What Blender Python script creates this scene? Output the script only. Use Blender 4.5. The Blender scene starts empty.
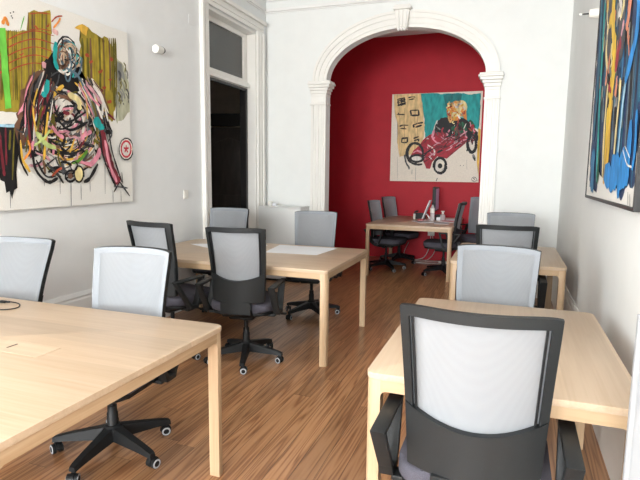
WIN1,WIN2,WIN3,WIN4,EXPO=360,360,8,115,0.25
import bpy, bmesh, math, random
from mathutils import Vector, Matrix
random.seed(3)
scn=bpy.context.scene
COL=scn.collection
PI=math.pi
ART={'car':[('p','sand',0.012,[(-1.889,2.777),(-1.44,2.77),(-1.402,2.601),(-1.371,2.495),(-1.393,2.364),(-1.355,2.204),(-1.38,2.018),(-1.458,1.777),(-1.677,1.75),(-1.765,1.723),(-1.81,1.995),(-1.799,2.266),(-1.859,2.428)]),
('p','teal',0.012,[(-1.44,2.759),(-1.307,2.767),(-1.096,2.731),(-0.864,2.742),(-0.634,2.708),(-0.5,2.723),(-0.498,2.47),(-0.507,2.151),(-0.663,2.243),(-0.921,2.274),(-1.175,2.095),(-1.342,1.996),(-1.372,2.363)]),
('p','deepteal',0.01,[(-1.082,2.714),(-0.992,2.737),(-0.786,2.721),(-0.806,2.479),(-0.844,2.299),(-1.0,2.315),(-1.03,2.537)]),
('p','ochre',0.006,[(-0.509,2.184),(-0.453,2.163),(-0.444,1.776),(-0.471,1.411),(-0.509,1.672),(-0.509,1.983)]),
('s','black',0.0217,[(-1.831,2.674),(-1.7,2.695)]),
('s','black',0.0217,[(-1.822,2.647),(-1.691,2.669)]),
('s','black',0.0217,[(-1.832,2.62),(-1.701,2.642)]),
('s','black',0.0217,[(-1.815,2.593),(-1.683,2.615)]),
('s','black',0.0217,[(-1.825,2.572),(-1.694,2.594)]),
('s','black',0.0192,[(-1.823,2.684),(-1.808,2.561)]),
('s','black',0.024,[(-1.763,2.692),(-1.748,2.564)]),
('s','black',0.019,[(-1.708,2.696),(-1.693,2.578)]),
('s','black',0.0192,[(-1.648,2.694),(-1.583,2.707)]),
('s','black',0.0174,[(-1.583,2.707),(-1.529,2.7)]),
('s','black',0.0213,[(-1.636,2.661),(-1.544,2.674)]),
('s','black',0.0181,[(-1.832,2.428),(-1.694,2.424)]),
('s','black',0.0171,[(-1.805,2.459),(-1.798,2.416)]),
('s','black',0.021,[(-1.608,2.488),(-1.473,2.49)]),
('s','black',0.0287,[(-1.473,2.49),(-1.459,2.407)]),
('s','black',0.0267,[(-1.459,2.407),(-1.584,2.405)]),
('s','black',0.0262,[(-1.584,2.405),(-1.606,2.488)]),
('s','black',0.019,[(-1.606,2.411),(-1.454,2.407)]),
('s','black',0.0239,[(-1.781,2.233),(-1.721,2.253)]),
('s','black',0.0203,[(-1.721,2.253),(-1.633,2.246)]),
('s','black',0.0186,[(-1.764,2.2),(-1.658,2.188)]),
('s','black',0.0177,[(-1.704,2.248),(-1.691,2.188)]),
('s','black',0.0189,[(-1.562,2.245),(-1.476,2.275)]),
('s','black',0.0288,[(-1.476,2.275),(-1.39,2.289)]),
('s','black',0.0279,[(-1.539,2.207),(-1.546,2.255)]),
('s','black',0.0264,[(-1.512,2.212),(-1.405,2.247)]),
('s','black',0.0275,[(-1.742,2.033),(-1.626,2.042)]),
('s','black',0.0192,[(-1.731,2.032),(-1.734,1.962)]),
('s','black',0.0208,[(-1.734,1.962),(-1.64,1.967)]),
('s','black',0.0251,[(-1.64,1.967),(-1.637,2.037)]),
('s','black',0.0262,[(-1.538,2.03),(-1.452,2.062)]),
('s','black',0.0278,[(-1.526,1.993),(-1.451,2.019)]),
('s','black',0.0282,[(-1.451,2.019),(-1.455,1.981)]),
('s','brown',0.0043,[(-1.78,2.533),(-1.779,2.265),(-1.764,2.022),(-1.769,1.832)]),
('s','brown',0.0044,[(-1.703,2.531),(-1.702,2.264),(-1.686,2.021),(-1.691,1.832)]),
('s','brown',0.0043,[(-1.526,2.526),(-1.524,2.26),(-1.508,2.019),(-1.512,1.831)]),
('s','brown',0.0043,[(-1.48,2.524),(-1.478,2.259),(-1.462,2.019),(-1.466,1.831)]),
('p','black',0.01,[(-1.17,2.293),(-1.101,2.357),(-0.976,2.364),(-0.846,2.338),(-0.719,2.348),(-0.611,2.217),(-0.51,2.112),(-0.509,1.983),(-0.701,1.959),(-0.96,1.987),(-1.223,1.977),(-1.204,2.149)]),
('s','deepgreen',0.0362,[(-0.841,2.221),(-0.856,2.091),(-0.841,1.999)]),
('s','deepgreen',0.0414,[(-0.767,2.284),(-0.709,2.141),(-0.754,2.012)]),
('s','deepgreen',0.0458,[(-0.653,2.308),(-0.586,2.216),(-0.591,2.113)]),
('s','cream',0.0158,[(-0.702,2.257),(-0.759,2.116)]),
('s','cream',0.0131,[(-0.88,2.235),(-0.913,2.092)]),
('s','cream',0.0187,[(-1.157,2.319),(-1.193,2.227),(-1.216,2.135)]),
('s','rust',0.0204,[(-0.612,2.242),(-0.571,2.165)]),
('s','rust',0.0207,[(-0.66,2.187),(-0.607,2.134)]),
('p','straw',0,[(-0.696,2.514),(-0.702,2.467),(-0.723,2.43),(-0.754,2.41),(-0.791,2.411),(-0.824,2.433),(-0.849,2.471),(-0.859,2.519),(-0.853,2.565),(-0.832,2.602),(-0.8,2.622),(-0.764,2.621),(-0.73,2.599),(-0.706,2.561)]),
('p','orange',0,[(-0.779,2.452),(-0.788,2.39),(-0.819,2.34),(-0.865,2.313),(-0.918,2.314),(-0.967,2.344),(-1.002,2.395),(-1.017,2.459),(-1.007,2.521),(-0.976,2.571),(-0.93,2.597),(-0.877,2.595),(-0.829,2.566),(-0.794,2.515)]),
('p','straworange',0,[(-0.752,2.528),(-0.761,2.491),(-0.788,2.461),(-0.828,2.445),(-0.874,2.447),(-0.916,2.465),(-0.946,2.496),(-0.958,2.535),(-0.949,2.572),(-0.922,2.602),(-0.881,2.618),(-0.836,2.616),(-0.794,2.598),(-0.764,2.566)]),
('p','rust',0,[(-0.892,2.442),(-0.897,2.413),(-0.913,2.39),(-0.937,2.378),(-0.965,2.378),(-0.99,2.392),(-1.009,2.416),(-1.016,2.446),(-1.011,2.475),(-0.995,2.498),(-0.97,2.51),(-0.943,2.509),(-0.917,2.495),(-0.899,2.472)]),
('p','orange',0,[(-0.8,2.35),(-0.807,2.33),(-0.826,2.314),(-0.854,2.305),(-0.886,2.306),(-0.916,2.316),(-0.937,2.332),(-0.945,2.353),(-0.938,2.373),(-0.919,2.389),(-0.89,2.397),(-0.858,2.396),(-0.829,2.387),(-0.808,2.37)]),
('p','orange',0.005,[(-0.774,2.452),(-0.714,2.476),(-0.691,2.308),(-0.744,2.348)]),
('p','carred',0.004,[(-1.281,2.084),(-1.163,2.135),(-0.938,2.067),(-0.909,2.001),(-0.706,2.077),(-0.673,2.03),(-0.7,1.942),(-0.849,1.817),(-0.987,1.698),(-1.134,1.737),(-1.216,1.644),(-1.246,1.533),(-1.309,1.538),(-1.35,1.63),(-1.402,1.732),(-1.58,1.743),(-1.529,1.84),(-1.436,1.915),(-1.38,2.005)]),
('s','carred',0.0672,[(-0.691,2.025),(-0.827,1.916),(-1.004,1.775)]),
('s','pink',0.0373,[(-1.204,2.162),(-1.227,2.057),(-1.186,2.03)]),
('s','pink',0.031,[(-1.019,2.138),(-0.949,2.041),(-0.909,2.001)]),
('s','pink',0.0217,[(-1.231,2.03),(-1.157,1.963),(-1.09,1.95)]),
('s','cream',0.024,[(-1.302,1.925),(-1.192,1.844),(-1.188,1.751)]),
('s','pink',0.019,[(-1.306,1.898),(-1.271,1.818),(-1.193,1.743)]),
('s','pink',0.0271,[(-1.474,1.84),(-1.372,1.778),(-1.333,1.684)]),
('s','pink',0.0181,[(-1.089,2.055),(-0.98,1.949)]),
('s','pink',0.0155,[(-0.803,1.942),(-0.704,2.025)]),
('s','pink',0.0163,[(-1.541,1.791),(-1.474,1.824),(-1.378,1.796)]),
('s','cream',0.024,[(-1.268,1.737),(-1.217,1.684)]),
('s','maroon',0.0133,[(-1.381,1.898),(-1.216,1.791),(-1.232,1.657)]),
('s','maroon',0.0131,[(-1.168,1.924),(-1.112,1.844),(-1.15,1.791)]),
('s','black',0.0315,[(-0.908,1.988),(-1.008,1.883),(-1.137,1.796)]),
('s','maroon',0.016,[(-0.7,1.952),(-0.874,1.804),(-0.98,1.706)]),
('s','maroon',0.0131,[(-1.202,2.096),(-1.039,2.002),(-0.933,1.962)]),
('s','maroon',0.0133,[(-1.436,1.909),(-1.344,1.978),(-1.28,2.071)]),
('s','deepgreen',0.0673,[(-0.918,2.21),(-0.837,2.131),(-0.684,2.154)]),
('p','black',0,[(-1.361,1.702),(-1.37,1.677),(-1.4,1.656),(-1.443,1.644),(-1.492,1.644),(-1.536,1.655),(-1.567,1.676),(-1.579,1.702),(-1.569,1.728),(-1.539,1.749),(-1.496,1.76),(-1.447,1.76),(-1.403,1.749),(-1.372,1.728)]),
('p','cream',0,[(-1.39,1.702),(-1.398,1.687),(-1.42,1.675),(-1.453,1.668),(-1.489,1.668),(-1.522,1.674),(-1.546,1.687),(-1.554,1.702),(-1.547,1.717),(-1.524,1.729),(-1.492,1.736),(-1.455,1.736),(-1.422,1.73),(-1.399,1.717)]),
('s','black',0.0412,[(-1.558,1.633),(-1.585,1.654),(-1.607,1.681),(-1.624,1.714),(-1.635,1.751),(-1.64,1.789),(-1.637,1.827),(-1.627,1.864),(-1.611,1.895),(-1.59,1.921),(-1.564,1.94),(-1.535,1.951),(-1.505,1.953),(-1.476,1.946),(-1.448,1.93)]),
('s','black',0.022,[(-1.583,1.678),(-1.594,1.693),(-1.603,1.709),(-1.61,1.728),(-1.616,1.748),(-1.619,1.768),(-1.62,1.789),(-1.62,1.81),(-1.617,1.831),(-1.612,1.85),(-1.605,1.868),(-1.597,1.884),(-1.587,1.898),(-1.576,1.909),(-1.563,1.918)]),
('s','black',0.0325,[(-1.563,1.629),(-1.466,1.602),(-1.376,1.608)]),
('s','black',0.0427,[(-0.988,1.589),(-0.995,1.536),(-1.02,1.493),(-1.057,1.468),(-1.1,1.468),(-1.139,1.491),(-1.167,1.534),(-1.179,1.588),(-1.171,1.641),(-1.147,1.684),(-1.109,1.708),(-1.067,1.708),(-1.028,1.684),(-1.0,1.642),(-0.988,1.589)]),
('s','cream',0.0158,[(-1.028,1.548),(-1.04,1.528),(-1.056,1.514),(-1.075,1.508),(-1.095,1.511),(-1.113,1.523),(-1.127,1.543),(-1.136,1.567),(-1.139,1.594),(-1.135,1.62),(-1.125,1.642),(-1.111,1.659),(-1.092,1.667),(-1.073,1.667),(-1.054,1.658)]),
('p','black',0,[(-1.048,1.583),(-1.051,1.564),(-1.061,1.55),(-1.076,1.541),(-1.092,1.541),(-1.107,1.549),(-1.118,1.564),(-1.123,1.583),(-1.12,1.601),(-1.11,1.616),(-1.095,1.624),(-1.079,1.624),(-1.064,1.616),(-1.053,1.602)]),
('s','cream',0.0133,[(-1.144,1.657),(-1.153,1.55),(-1.119,1.483)]),
('s','black',0.0388,[(-0.53,1.94),(-0.533,1.877),(-0.55,1.827),(-0.576,1.799),(-0.607,1.799),(-0.635,1.827),(-0.657,1.878),(-0.667,1.941),(-0.663,2.004),(-0.646,2.055),(-0.62,2.082),(-0.589,2.082),(-0.561,2.054),(-0.539,2.003),(-0.53,1.94)]),
('s','cream',0.0103,[(-0.57,1.941),(-0.571,1.902),(-0.577,1.872),(-0.588,1.855),(-0.6,1.855),(-0.612,1.872),(-0.621,1.903),(-0.626,1.941),(-0.625,1.979),(-0.619,2.01),(-0.608,2.027),(-0.596,2.027),(-0.584,2.009),(-0.575,1.979),(-0.57,1.941)]),
('p','black',0,[(-0.579,1.972),(-0.58,1.949),(-0.583,1.931),(-0.589,1.921),(-0.595,1.921),(-0.602,1.931),(-0.607,1.949),(-0.61,1.972),(-0.609,1.994),(-0.606,2.012),(-0.6,2.022),(-0.593,2.022),(-0.587,2.012),(-0.582,1.994)]),
('s','grey',0.0414,[(-0.575,1.769),(-0.54,1.686)]),
('s','black',0.0233,[(-0.563,1.733),(-0.534,1.665)]),
('s','grey',0.0248,[(-1.611,1.596),(-1.592,1.519)]),
('s','grey',0.0082,[(-1.542,1.52),(-1.545,1.438)]),
('s','grey',0.0056,[(-1.483,1.558),(-1.481,1.335)]),
('s','grey',0.0042,[(-1.799,1.737),(-1.787,1.33)]),
('s','black',0.0108,[(-1.12,1.384),(-1.139,1.33)]),
('s','black',0.0187,[(-1.097,1.465),(-1.053,1.444)]),
('s','grey',0.0039,[(-0.668,1.685),(-0.655,1.528)]),
('s','black',0.0131,[(-0.767,1.596),(-0.756,1.588)]),
('s','black',0.0103,[(-0.717,1.593),(-0.709,1.588)]),
('s','black',0.0207,[(-0.66,1.905),(-0.669,1.816)]),
('s','black',0.0062,[(-0.497,1.372),(-0.5,1.356),(-0.51,1.343),(-0.525,1.336),(-0.542,1.335),(-0.558,1.342),(-0.569,1.355),(-0.574,1.371),(-0.571,1.387),(-0.561,1.4),(-0.546,1.407),(-0.529,1.407),(-0.513,1.4),(-0.502,1.388),(-0.497,1.372)]),
('s','black',0.0062,[(-0.516,1.393),(-0.551,1.387),(-0.525,1.366),(-0.555,1.35)]),
('s','black',0.0062,[(-0.489,1.356),(-0.469,1.362)]),
('s','orange',0.0143,[(-0.763,2.387),(-0.751,2.387),(-0.796,2.391)]),
('s','orange',0.0203,[(-0.786,2.448),(-0.772,2.463),(-0.76,2.485)]),
('s','orange',0.0243,[(-0.929,2.429),(-0.942,2.403),(-0.979,2.487)]),
('s','ochre',0.0295,[(-1.001,2.473),(-0.987,2.502),(-0.985,2.527)]),
('s','orange',0.015,[(-0.883,2.361),(-0.866,2.375),(-0.875,2.31)]),
('s','orange',0.0182,[(-0.897,2.537),(-0.89,2.507),(-0.934,2.484)]),
('s','orange',0.013,[(-0.742,2.416),(-0.712,2.378),(-0.716,2.358)]),
('s','rust',0.0143,[(-0.896,2.399),(-0.884,2.369),(-0.857,2.376)]),
('s','ochre',0.0192,[(-0.807,2.506),(-0.824,2.499),(-0.841,2.498)]),
('s','rust',0.0203,[(-0.798,2.329),(-0.809,2.346),(-0.837,2.27)]),
('s','rust',0.0228,[(-0.84,2.428),(-0.823,2.419),(-0.792,2.413)]),
('s','rust',0.0168,[(-0.884,2.428),(-0.86,2.444),(-0.832,2.408)]),
('s','ochre',0.028,[(-0.862,2.352),(-0.896,2.359),(-0.886,2.304)]),
('s','straw',0.0177,[(-0.859,2.426),(-0.876,2.424),(-0.831,2.435)]),
('s','orange',0.0248,[(-0.725,2.402),(-0.718,2.361),(-0.732,2.353)]),
('s','ochre',0.0193,[(-0.92,2.454),(-0.94,2.424),(-0.877,2.4)]),
('s','cream',0.0175,[(-0.838,2.576),(-0.816,2.572),(-0.821,2.552)]),
('s','straw',0.0292,[(-0.83,2.465),(-0.795,2.426),(-0.816,2.521)]),
('s','cream',0.0211,[(-0.867,2.537),(-0.84,2.506),(-0.848,2.541)]),
('s','cream',0.015,[(-0.806,2.486),(-0.841,2.452),(-0.854,2.441)]),
('s','ochre',0.0286,[(-0.791,2.535),(-0.765,2.558),(-0.774,2.555)]),
('s','straw',0.0179,[(-0.783,2.506),(-0.813,2.491),(-0.823,2.5)]),
('s','ochre',0.0143,[(-0.828,2.442),(-0.799,2.408),(-0.849,2.461)]),
('s','straworange',0.0146,[(-0.972,2.36),(-0.986,2.383),(-0.971,2.302)]),
('s','rust',0.0206,[(-0.753,2.523),(-0.76,2.483),(-0.76,2.498)]),
('s','straw',0.0159,[(-0.978,2.575),(-0.981,2.606),(-0.972,2.59)]),
('s','straworange',0.0246,[(-0.934,2.324),(-0.95,2.285),(-0.988,2.367)]),
('s','straw',0.0283,[(-0.98,2.489),(-0.965,2.49),(-1.026,2.522)]),
('s','ochre',0.0224,[(-0.86,2.387),(-0.835,2.427),(-0.904,2.337)]),
('s','orange',0.0197,[(-0.853,2.572),(-0.822,2.57),(-0.858,2.558)]),
('s','straw',0.0272,[(-0.863,2.55),(-0.853,2.58),(-0.908,2.595)]),
('s','straw',0.0143,[(-0.899,2.304),(-0.92,2.28),(-0.879,2.255)]),
('s','straworange',0.0266,[(-0.915,2.37),(-0.937,2.339),(-0.904,2.367)]),
('s','straworange',0.0229,[(-0.833,2.59),(-0.802,2.617),(-0.824,2.59)]),
('s','orange',0.0241,[(-0.869,2.611),(-0.896,2.6),(-0.85,2.58)]),
('s','straw',0.0196,[(-0.797,2.558),(-0.771,2.579),(-0.8,2.593)]),
('s','ochre',0.0186,[(-0.986,2.485),(-0.989,2.46),(-0.983,2.426)]),
('s','cream',0.0192,[(-0.887,2.445),(-0.91,2.443),(-0.866,2.431)]),
('s','orange',0.0239,[(-0.919,2.5),(-0.948,2.462),(-0.866,2.447)]),
('s','rust',0.0139,[(-0.759,2.526),(-0.759,2.514),(-0.76,2.513)]),
('s','orange',0.0263,[(-0.818,2.429),(-0.851,2.438),(-0.809,2.414)]),
('s','orange',0.0178,[(-0.793,2.443),(-0.776,2.467),(-0.75,2.494)]),
('s','straworange',0.0258,[(-0.974,2.538),(-0.999,2.568),(-0.984,2.585)]),
('s','ochre',0.0278,[(-0.998,2.507),(-0.982,2.502),(-1.0,2.55)]),
('s','cream',0.0187,[(-0.97,2.462),(-0.993,2.43),(-0.968,2.457)]),
('s','straw',0.0308,[(-0.915,2.368),(-0.922,2.407),(-0.879,2.427)]),
('s','straw',0.0294,[(-0.824,2.425),(-0.818,2.465),(-0.854,2.487)]),
('s','straw',0.0187,[(-0.795,2.523),(-0.777,2.492),(-0.775,2.498)]),
('s','cream',0.0247,[(-0.815,2.559),(-0.843,2.55),(-0.774,2.582)]),
('s','ochre',0.0185,[(-0.897,2.473),(-0.889,2.493),(-0.86,2.452)]),
('s','orange',0.0249,[(-0.941,2.522),(-0.915,2.489),(-0.898,2.474)]),
('s','rust',0.022,[(-0.967,2.528),(-0.932,2.539),(-1.009,2.503)]),
('s','orange',0.0218,[(-0.744,2.419),(-0.755,2.411),(-0.782,2.444)]),
('s','straw',0.0129,[(-0.802,2.42),(-0.817,2.383),(-0.759,2.36)]),
('s','cream',0.024,[(-0.85,2.376),(-0.833,2.389),(-0.798,2.331)]),
('s','rust',0.025,[(-0.771,2.43),(-0.736,2.408),(-0.735,2.454)]),
('s','cream',0.0176,[(-0.906,2.557),(-0.931,2.598),(-0.864,2.502)]),
('s','cream',0.0145,[(-0.729,2.499),(-0.734,2.478),(-0.76,2.527)]),
('s','straw',0.0308,[(-0.875,2.369),(-0.847,2.399),(-0.851,2.42)]),
('s','straw',0.0268,[(-0.973,2.549),(-0.943,2.569),(-1.002,2.533)]),
('s','maroon',0.0122,[(-1.172,2.135),(-1.192,2.088),(-1.207,2.045)]),
('s','deepgreen',0.0238,[(-0.989,2.133),(-0.976,2.086),(-0.948,2.066)]),
('s','maroon',0.0144,[(-0.615,2.079),(-0.595,2.032),(-0.583,1.982)]),
('s','black',0.0129,[(-0.779,2.084),(-0.758,2.037),(-0.742,1.97)]),
('s','grey',0.0211,[(-1.151,2.278),(-1.174,2.231),(-1.105,2.165)]),
('s','carred',0.0125,[(-0.735,2.102),(-0.709,2.055),(-0.769,2.03)]),
('s','black',0.0109,[(-0.801,2.15),(-0.811,2.103),(-0.804,2.066)]),
('s','maroon',0.0253,[(-1.064,2.192),(-1.077,2.145),(-1.073,2.084)]),
('s','black',0.0134,[(-0.935,2.141),(-0.962,2.094),(-0.956,2.026)]),
('s','black',0.019,[(-1.168,2.26),(-1.181,2.213),(-1.147,2.18)]),
('s','maroon',0.0196,[(-0.583,2.064),(-0.56,2.017),(-0.608,1.951)]),
('s','pink',0.022,[(-0.954,2.166),(-0.978,2.119),(-0.993,2.063)]),
('s','black',0.013,[(-1.046,2.199),(-1.036,2.152),(-1.085,2.133)]),
('s','pink',0.0109,[(-1.061,2.121),(-1.052,2.074),(-1.048,2.02)]),
('s','maroon',0.0144,[(-1.03,2.129),(-1.019,2.082),(-1.061,2.034)]),
('s','maroon',0.0209,[(-0.84,2.184),(-0.821,2.137),(-0.795,2.078)]),
('s','black',0.0241,[(-1.016,2.198),(-1.012,2.15),(-1.009,2.115)]),
('s','deepgreen',0.013,[(-0.863,2.06),(-0.892,2.013),(-0.848,1.987)]),
('s','deepgreen',0.0254,[(-0.809,2.271),(-0.784,2.224),(-0.771,2.204)]),
('s','carred',0.0138,[(-0.839,2.214),(-0.869,2.168),(-0.837,2.107)]),
('s','black',0.0242,[(-0.703,2.139),(-0.682,2.092),(-0.74,2.07)]),
('s','charcoal',0.0173,[(-1.175,2.147),(-1.147,2.099),(-1.14,2.079)]),
('s','deepgreen',0.0136,[(-0.675,2.068),(-0.706,2.022),(-0.698,1.971)]),
('s','grey',0.0107,[(-1.045,2.037),(-1.012,1.99),(-0.995,1.973)]),
('s','black',0.013,[(-0.851,2.143),(-0.88,2.096),(-0.845,2.062)]),
('s','charcoal',0.0124,[(-0.856,2.136),(-0.84,2.089),(-0.893,2.051)]),
('s','charcoal',0.0188,[(-0.578,2.141),(-0.575,2.094),(-0.56,2.072)]),
('s','maroon',0.022,[(-0.807,2.284),(-0.837,2.238),(-0.823,2.188)]),
('s','carred',0.0174,[(-0.584,2.239),(-0.591,2.193),(-0.582,2.127)]),
('s','carred',0.0142,[(-0.557,2.123),(-0.589,2.077),(-0.547,2.011)]),
('s','carred',0.0213,[(-0.596,2.237),(-0.618,2.191),(-0.549,2.131)]),
('s','maroon',0.0137,[(-0.794,2.212),(-0.766,2.164),(-0.822,2.145)]),
('s','black',0.0184,[(-0.782,2.232),(-0.784,2.185),(-0.735,2.153)]),
('s','pink',0.0137,[(-0.644,2.281),(-0.631,2.234),(-0.636,2.208)]),
('s','black',0.0159,[(-0.933,2.115),(-0.898,2.067),(-0.935,2.025)]),
('s','black',0.0221,[(-1.121,2.276),(-1.156,2.23),(-1.071,2.19)]),
('s','pink',0.0157,[(-0.574,2.188),(-0.583,2.141),(-0.555,2.126)]),
('s','charcoal',0.0164,[(-0.819,2.152),(-0.785,2.105),(-0.82,2.051)]),
('s','carred',0.0123,[(-0.895,2.143),(-0.875,2.096),(-0.93,2.076)]),
('s','pink',0.0241,[(-0.714,2.077),(-0.684,2.03),(-0.726,1.98)]),
('s','charcoal',0.0182,[(-0.617,2.084),(-0.594,2.037),(-0.628,2.003)]),
('s','pink',0.0197,[(-0.734,2.165),(-0.717,2.119),(-0.695,2.073)]),
('s','black',0.0211,[(-1.0,2.197),(-1.032,2.151),(-0.96,2.101)]),
('s','charcoal',0.0172,[(-0.789,2.073),(-0.807,2.027),(-0.783,1.963)]),
('s','grey',0.0244,[(-0.862,2.029),(-0.835,1.981),(-0.864,1.947)]),
('s','carred',0.0249,[(-1.055,2.199),(-1.078,2.152),(-1.046,2.086)]),
('s','black',0.0198,[(-0.861,1.871),(-0.798,1.912),(-0.763,1.933)]),
('s','black',0.0163,[(-0.842,1.952),(-0.797,1.987),(-0.722,2.034)]),
('s','black',0.0103,[(-1.366,1.645),(-1.323,1.658),(-1.231,1.725)]),
('s','maroon',0.0195,[(-1.232,1.898),(-1.172,1.936),(-1.152,1.94)]),
('s','maroon',0.0207,[(-1.249,1.849),(-1.195,1.867),(-1.171,1.897)]),
('s','maroon',0.022,[(-0.786,2.033),(-0.747,2.06),(-0.704,2.108)]),
('s','carred',0.0217,[(-1.068,1.97),(-1.035,2.017),(-0.97,2.043)]),
('s','carred',0.0198,[(-1.375,1.813),(-1.316,1.839),(-1.231,1.89)]),
('s','maroon',0.0094,[(-0.823,1.915),(-0.768,1.943),(-0.695,1.999)]),
('s','black',0.0147,[(-1.409,1.713),(-1.343,1.744),(-1.301,1.801)]),
('s','black',0.0225,[(-1.042,2.016),(-0.998,2.05),(-0.907,2.066)]),
('s','maroon',0.0101,[(-1.37,1.8),(-1.303,1.817),(-1.238,1.872)]),
('s','carred',0.0154,[(-1.068,1.847),(-1.017,1.861),(-0.97,1.888)]),
('s','rose',0.0142,[(-1.077,1.971),(-1.04,2.013),(-0.993,2.02)]),
('s','maroon',0.0131,[(-0.893,2.01),(-0.841,2.027),(-0.786,2.092)]),
('s','maroon',0.0222,[(-0.873,1.953),(-0.835,2.002),(-0.788,2.027)]),
('s','carred',0.0208,[(-0.946,1.941),(-0.911,1.959),(-0.846,2.004)]),
('s','maroon',0.0105,[(-1.115,1.765),(-1.055,1.779),(-1.006,1.817)]),
('s','crimson',0.0092,[(-0.948,1.855),(-0.885,1.886),(-0.841,1.942)]),
('s','carred',0.0155,[(-0.993,1.988),(-0.962,2.014),(-0.858,2.059)]),
('s','carred',0.0125,[(-1.209,1.864),(-1.172,1.894),(-1.085,1.917)]),
('s','rose',0.0214,[(-1.281,1.719),(-1.229,1.763),(-1.166,1.796)]),
('s','crimson',0.0145,[(-1.142,1.837),(-1.082,1.853),(-1.062,1.913)]),
('s','maroon',0.0122,[(-1.287,1.793),(-1.256,1.835),(-1.2,1.852)]),
('s','rose',0.0101,[(-0.882,1.954),(-0.839,1.997),(-0.801,2.03)]),
('s','rose',0.0185,[(-0.79,2.055),(-0.743,2.094),(-0.679,2.137)]),
('s','maroon',0.0083,[(-0.859,2.041),(-0.815,2.072),(-0.721,2.124)]),
('s','crimson',0.0089,[(-0.733,1.933),(-0.693,1.962),(-0.597,2.008)]),
('s','carred',0.0119,[(-1.23,1.736),(-1.164,1.754),(-1.151,1.792)]),
('s','rose',0.0157,[(-1.203,1.911),(-1.141,1.945),(-1.109,1.953)]),
('s','maroon',0.0221,[(-1.196,1.851),(-1.151,1.895),(-1.082,1.912)]),
('s','rose',0.0184,[(-0.985,1.993),(-0.925,2.04),(-0.863,2.032)]),
('s','rose',0.014,[(-0.938,1.89),(-0.898,1.928),(-0.817,1.974)]),
('s','maroon',0.0101,[(-1.122,1.964),(-1.063,1.993),(-1.009,2.044)]),
('s','rose',0.0158,[(-1.004,1.827),(-0.94,1.855),(-0.899,1.897)]),
('s','maroon',0.0148,[(-0.997,1.963),(-0.956,1.986),(-0.912,2.043)]),
('s','crimson',0.0146,[(-1.375,1.763),(-1.337,1.785),(-1.254,1.808)]),
('s','rose',0.0092,[(-0.982,1.934),(-0.95,1.96),(-0.859,2.009)]),
('s','carred',0.0185,[(-1.052,1.911),(-1.006,1.947),(-0.942,1.953)]),
('s','maroon',0.0206,[(-0.798,1.918),(-0.733,1.948),(-0.671,1.991)]),
('s','rose',0.0102,[(-0.84,1.905),(-0.794,1.942),(-0.755,1.943)]),
('s','black',0.0192,[(-0.88,1.993),(-0.831,2.013),(-0.784,2.051)]),
('s','maroon',0.0109,[(-0.923,1.977),(-0.883,2.005),(-0.8,2.05)]),
('s','maroon',0.0214,[(-1.018,1.883),(-0.975,1.894),(-0.879,1.951)]),
('s','carred',0.0101,[(-0.991,1.969),(-0.936,1.994),(-0.872,2.03)]),
('s','maroon',0.0231,[(-1.024,1.872),(-0.958,1.91),(-0.943,1.909)]),
('s','black',0.0207,[(-1.35,1.772),(-1.316,1.794),(-1.231,1.848)]),
('s','rose',0.0156,[(-1.019,1.984),(-0.974,2.015),(-0.907,2.064)]),
('s','carred',0.0163,[(-1.471,1.691),(-1.433,1.727),(-1.322,1.762)]),
('s','maroon',0.0122,[(-1.184,1.833),(-1.138,1.859),(-1.048,1.908)]),
('s','maroon',0.0193,[(-1.035,1.98),(-0.974,2.018),(-0.911,2.051)]),
('s','maroon',0.0204,[(-1.17,1.873),(-1.131,1.893),(-1.054,1.918)]),
('s','black',0.0213,[(-1.468,1.688),(-1.427,1.703),(-1.328,1.765)]),
('s','carred',0.0093,[(-1.411,1.741),(-1.37,1.789),(-1.306,1.828)]),
('s','black',0.0122,[(-1.092,1.876),(-1.035,1.898),(-0.966,1.964)]),
('s','maroon',0.0206,[(-1.076,1.944),(-1.028,1.972),(-0.933,2.005)]),
('s','carred',0.0175,[(-0.79,1.992),(-0.739,2.012),(-0.649,2.03)]),
('s','carred',0.0235,[(-1.003,1.915),(-0.946,1.938),(-0.876,1.994)]),
('s','maroon',0.0219,[(-1.367,1.678),(-1.331,1.723),(-1.267,1.718)]),
('s','black',0.0127,[(-0.739,2.057),(-0.685,2.091),(-0.648,2.133)]),
('s','black',0.0249,[(-1.427,1.905),(-1.399,1.872),(-1.38,1.833),(-1.372,1.791),(-1.375,1.748),(-1.389,1.708)]),
('s','black',0.022,[(-1.014,1.522),(-1.029,1.5),(-1.048,1.484),(-1.07,1.476),(-1.093,1.476),(-1.116,1.484)]),
('s','black',0.0271,[(-1.645,1.736),(-1.652,1.78),(-1.648,1.824),(-1.634,1.864),(-1.61,1.898),(-1.579,1.923)]),
('s','black',0.0244,[(-1.122,1.708),(-1.099,1.717),(-1.074,1.716),(-1.051,1.706),(-1.03,1.688),(-1.013,1.663)]),
('s','black',0.0204,[(-1.01,1.611),(-1.008,1.575),(-1.012,1.541),(-1.023,1.509),(-1.039,1.484),(-1.059,1.467)]),
('s','black',0.0126,[(-0.61,1.801),(-0.629,1.815),(-0.646,1.839),(-0.66,1.87),(-0.668,1.906),(-0.671,1.944)]),
('s','black',0.0186,[(-1.627,1.849),(-1.612,1.889),(-1.589,1.92),(-1.56,1.942),(-1.527,1.953),(-1.493,1.951)]),
('s','black',0.0212,[(-1.155,1.681),(-1.131,1.696),(-1.103,1.703),(-1.075,1.7),(-1.048,1.69),(-1.024,1.671)]),
('s','black',0.0128,[(-0.573,2.052),(-0.562,2.023),(-0.553,1.988),(-0.548,1.949),(-0.547,1.908),(-0.55,1.87)]),
('s','black',0.0193,[(-0.666,1.942),(-0.665,1.984),(-0.66,2.022),(-0.65,2.055),(-0.637,2.078),(-0.621,2.091)]),
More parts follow.
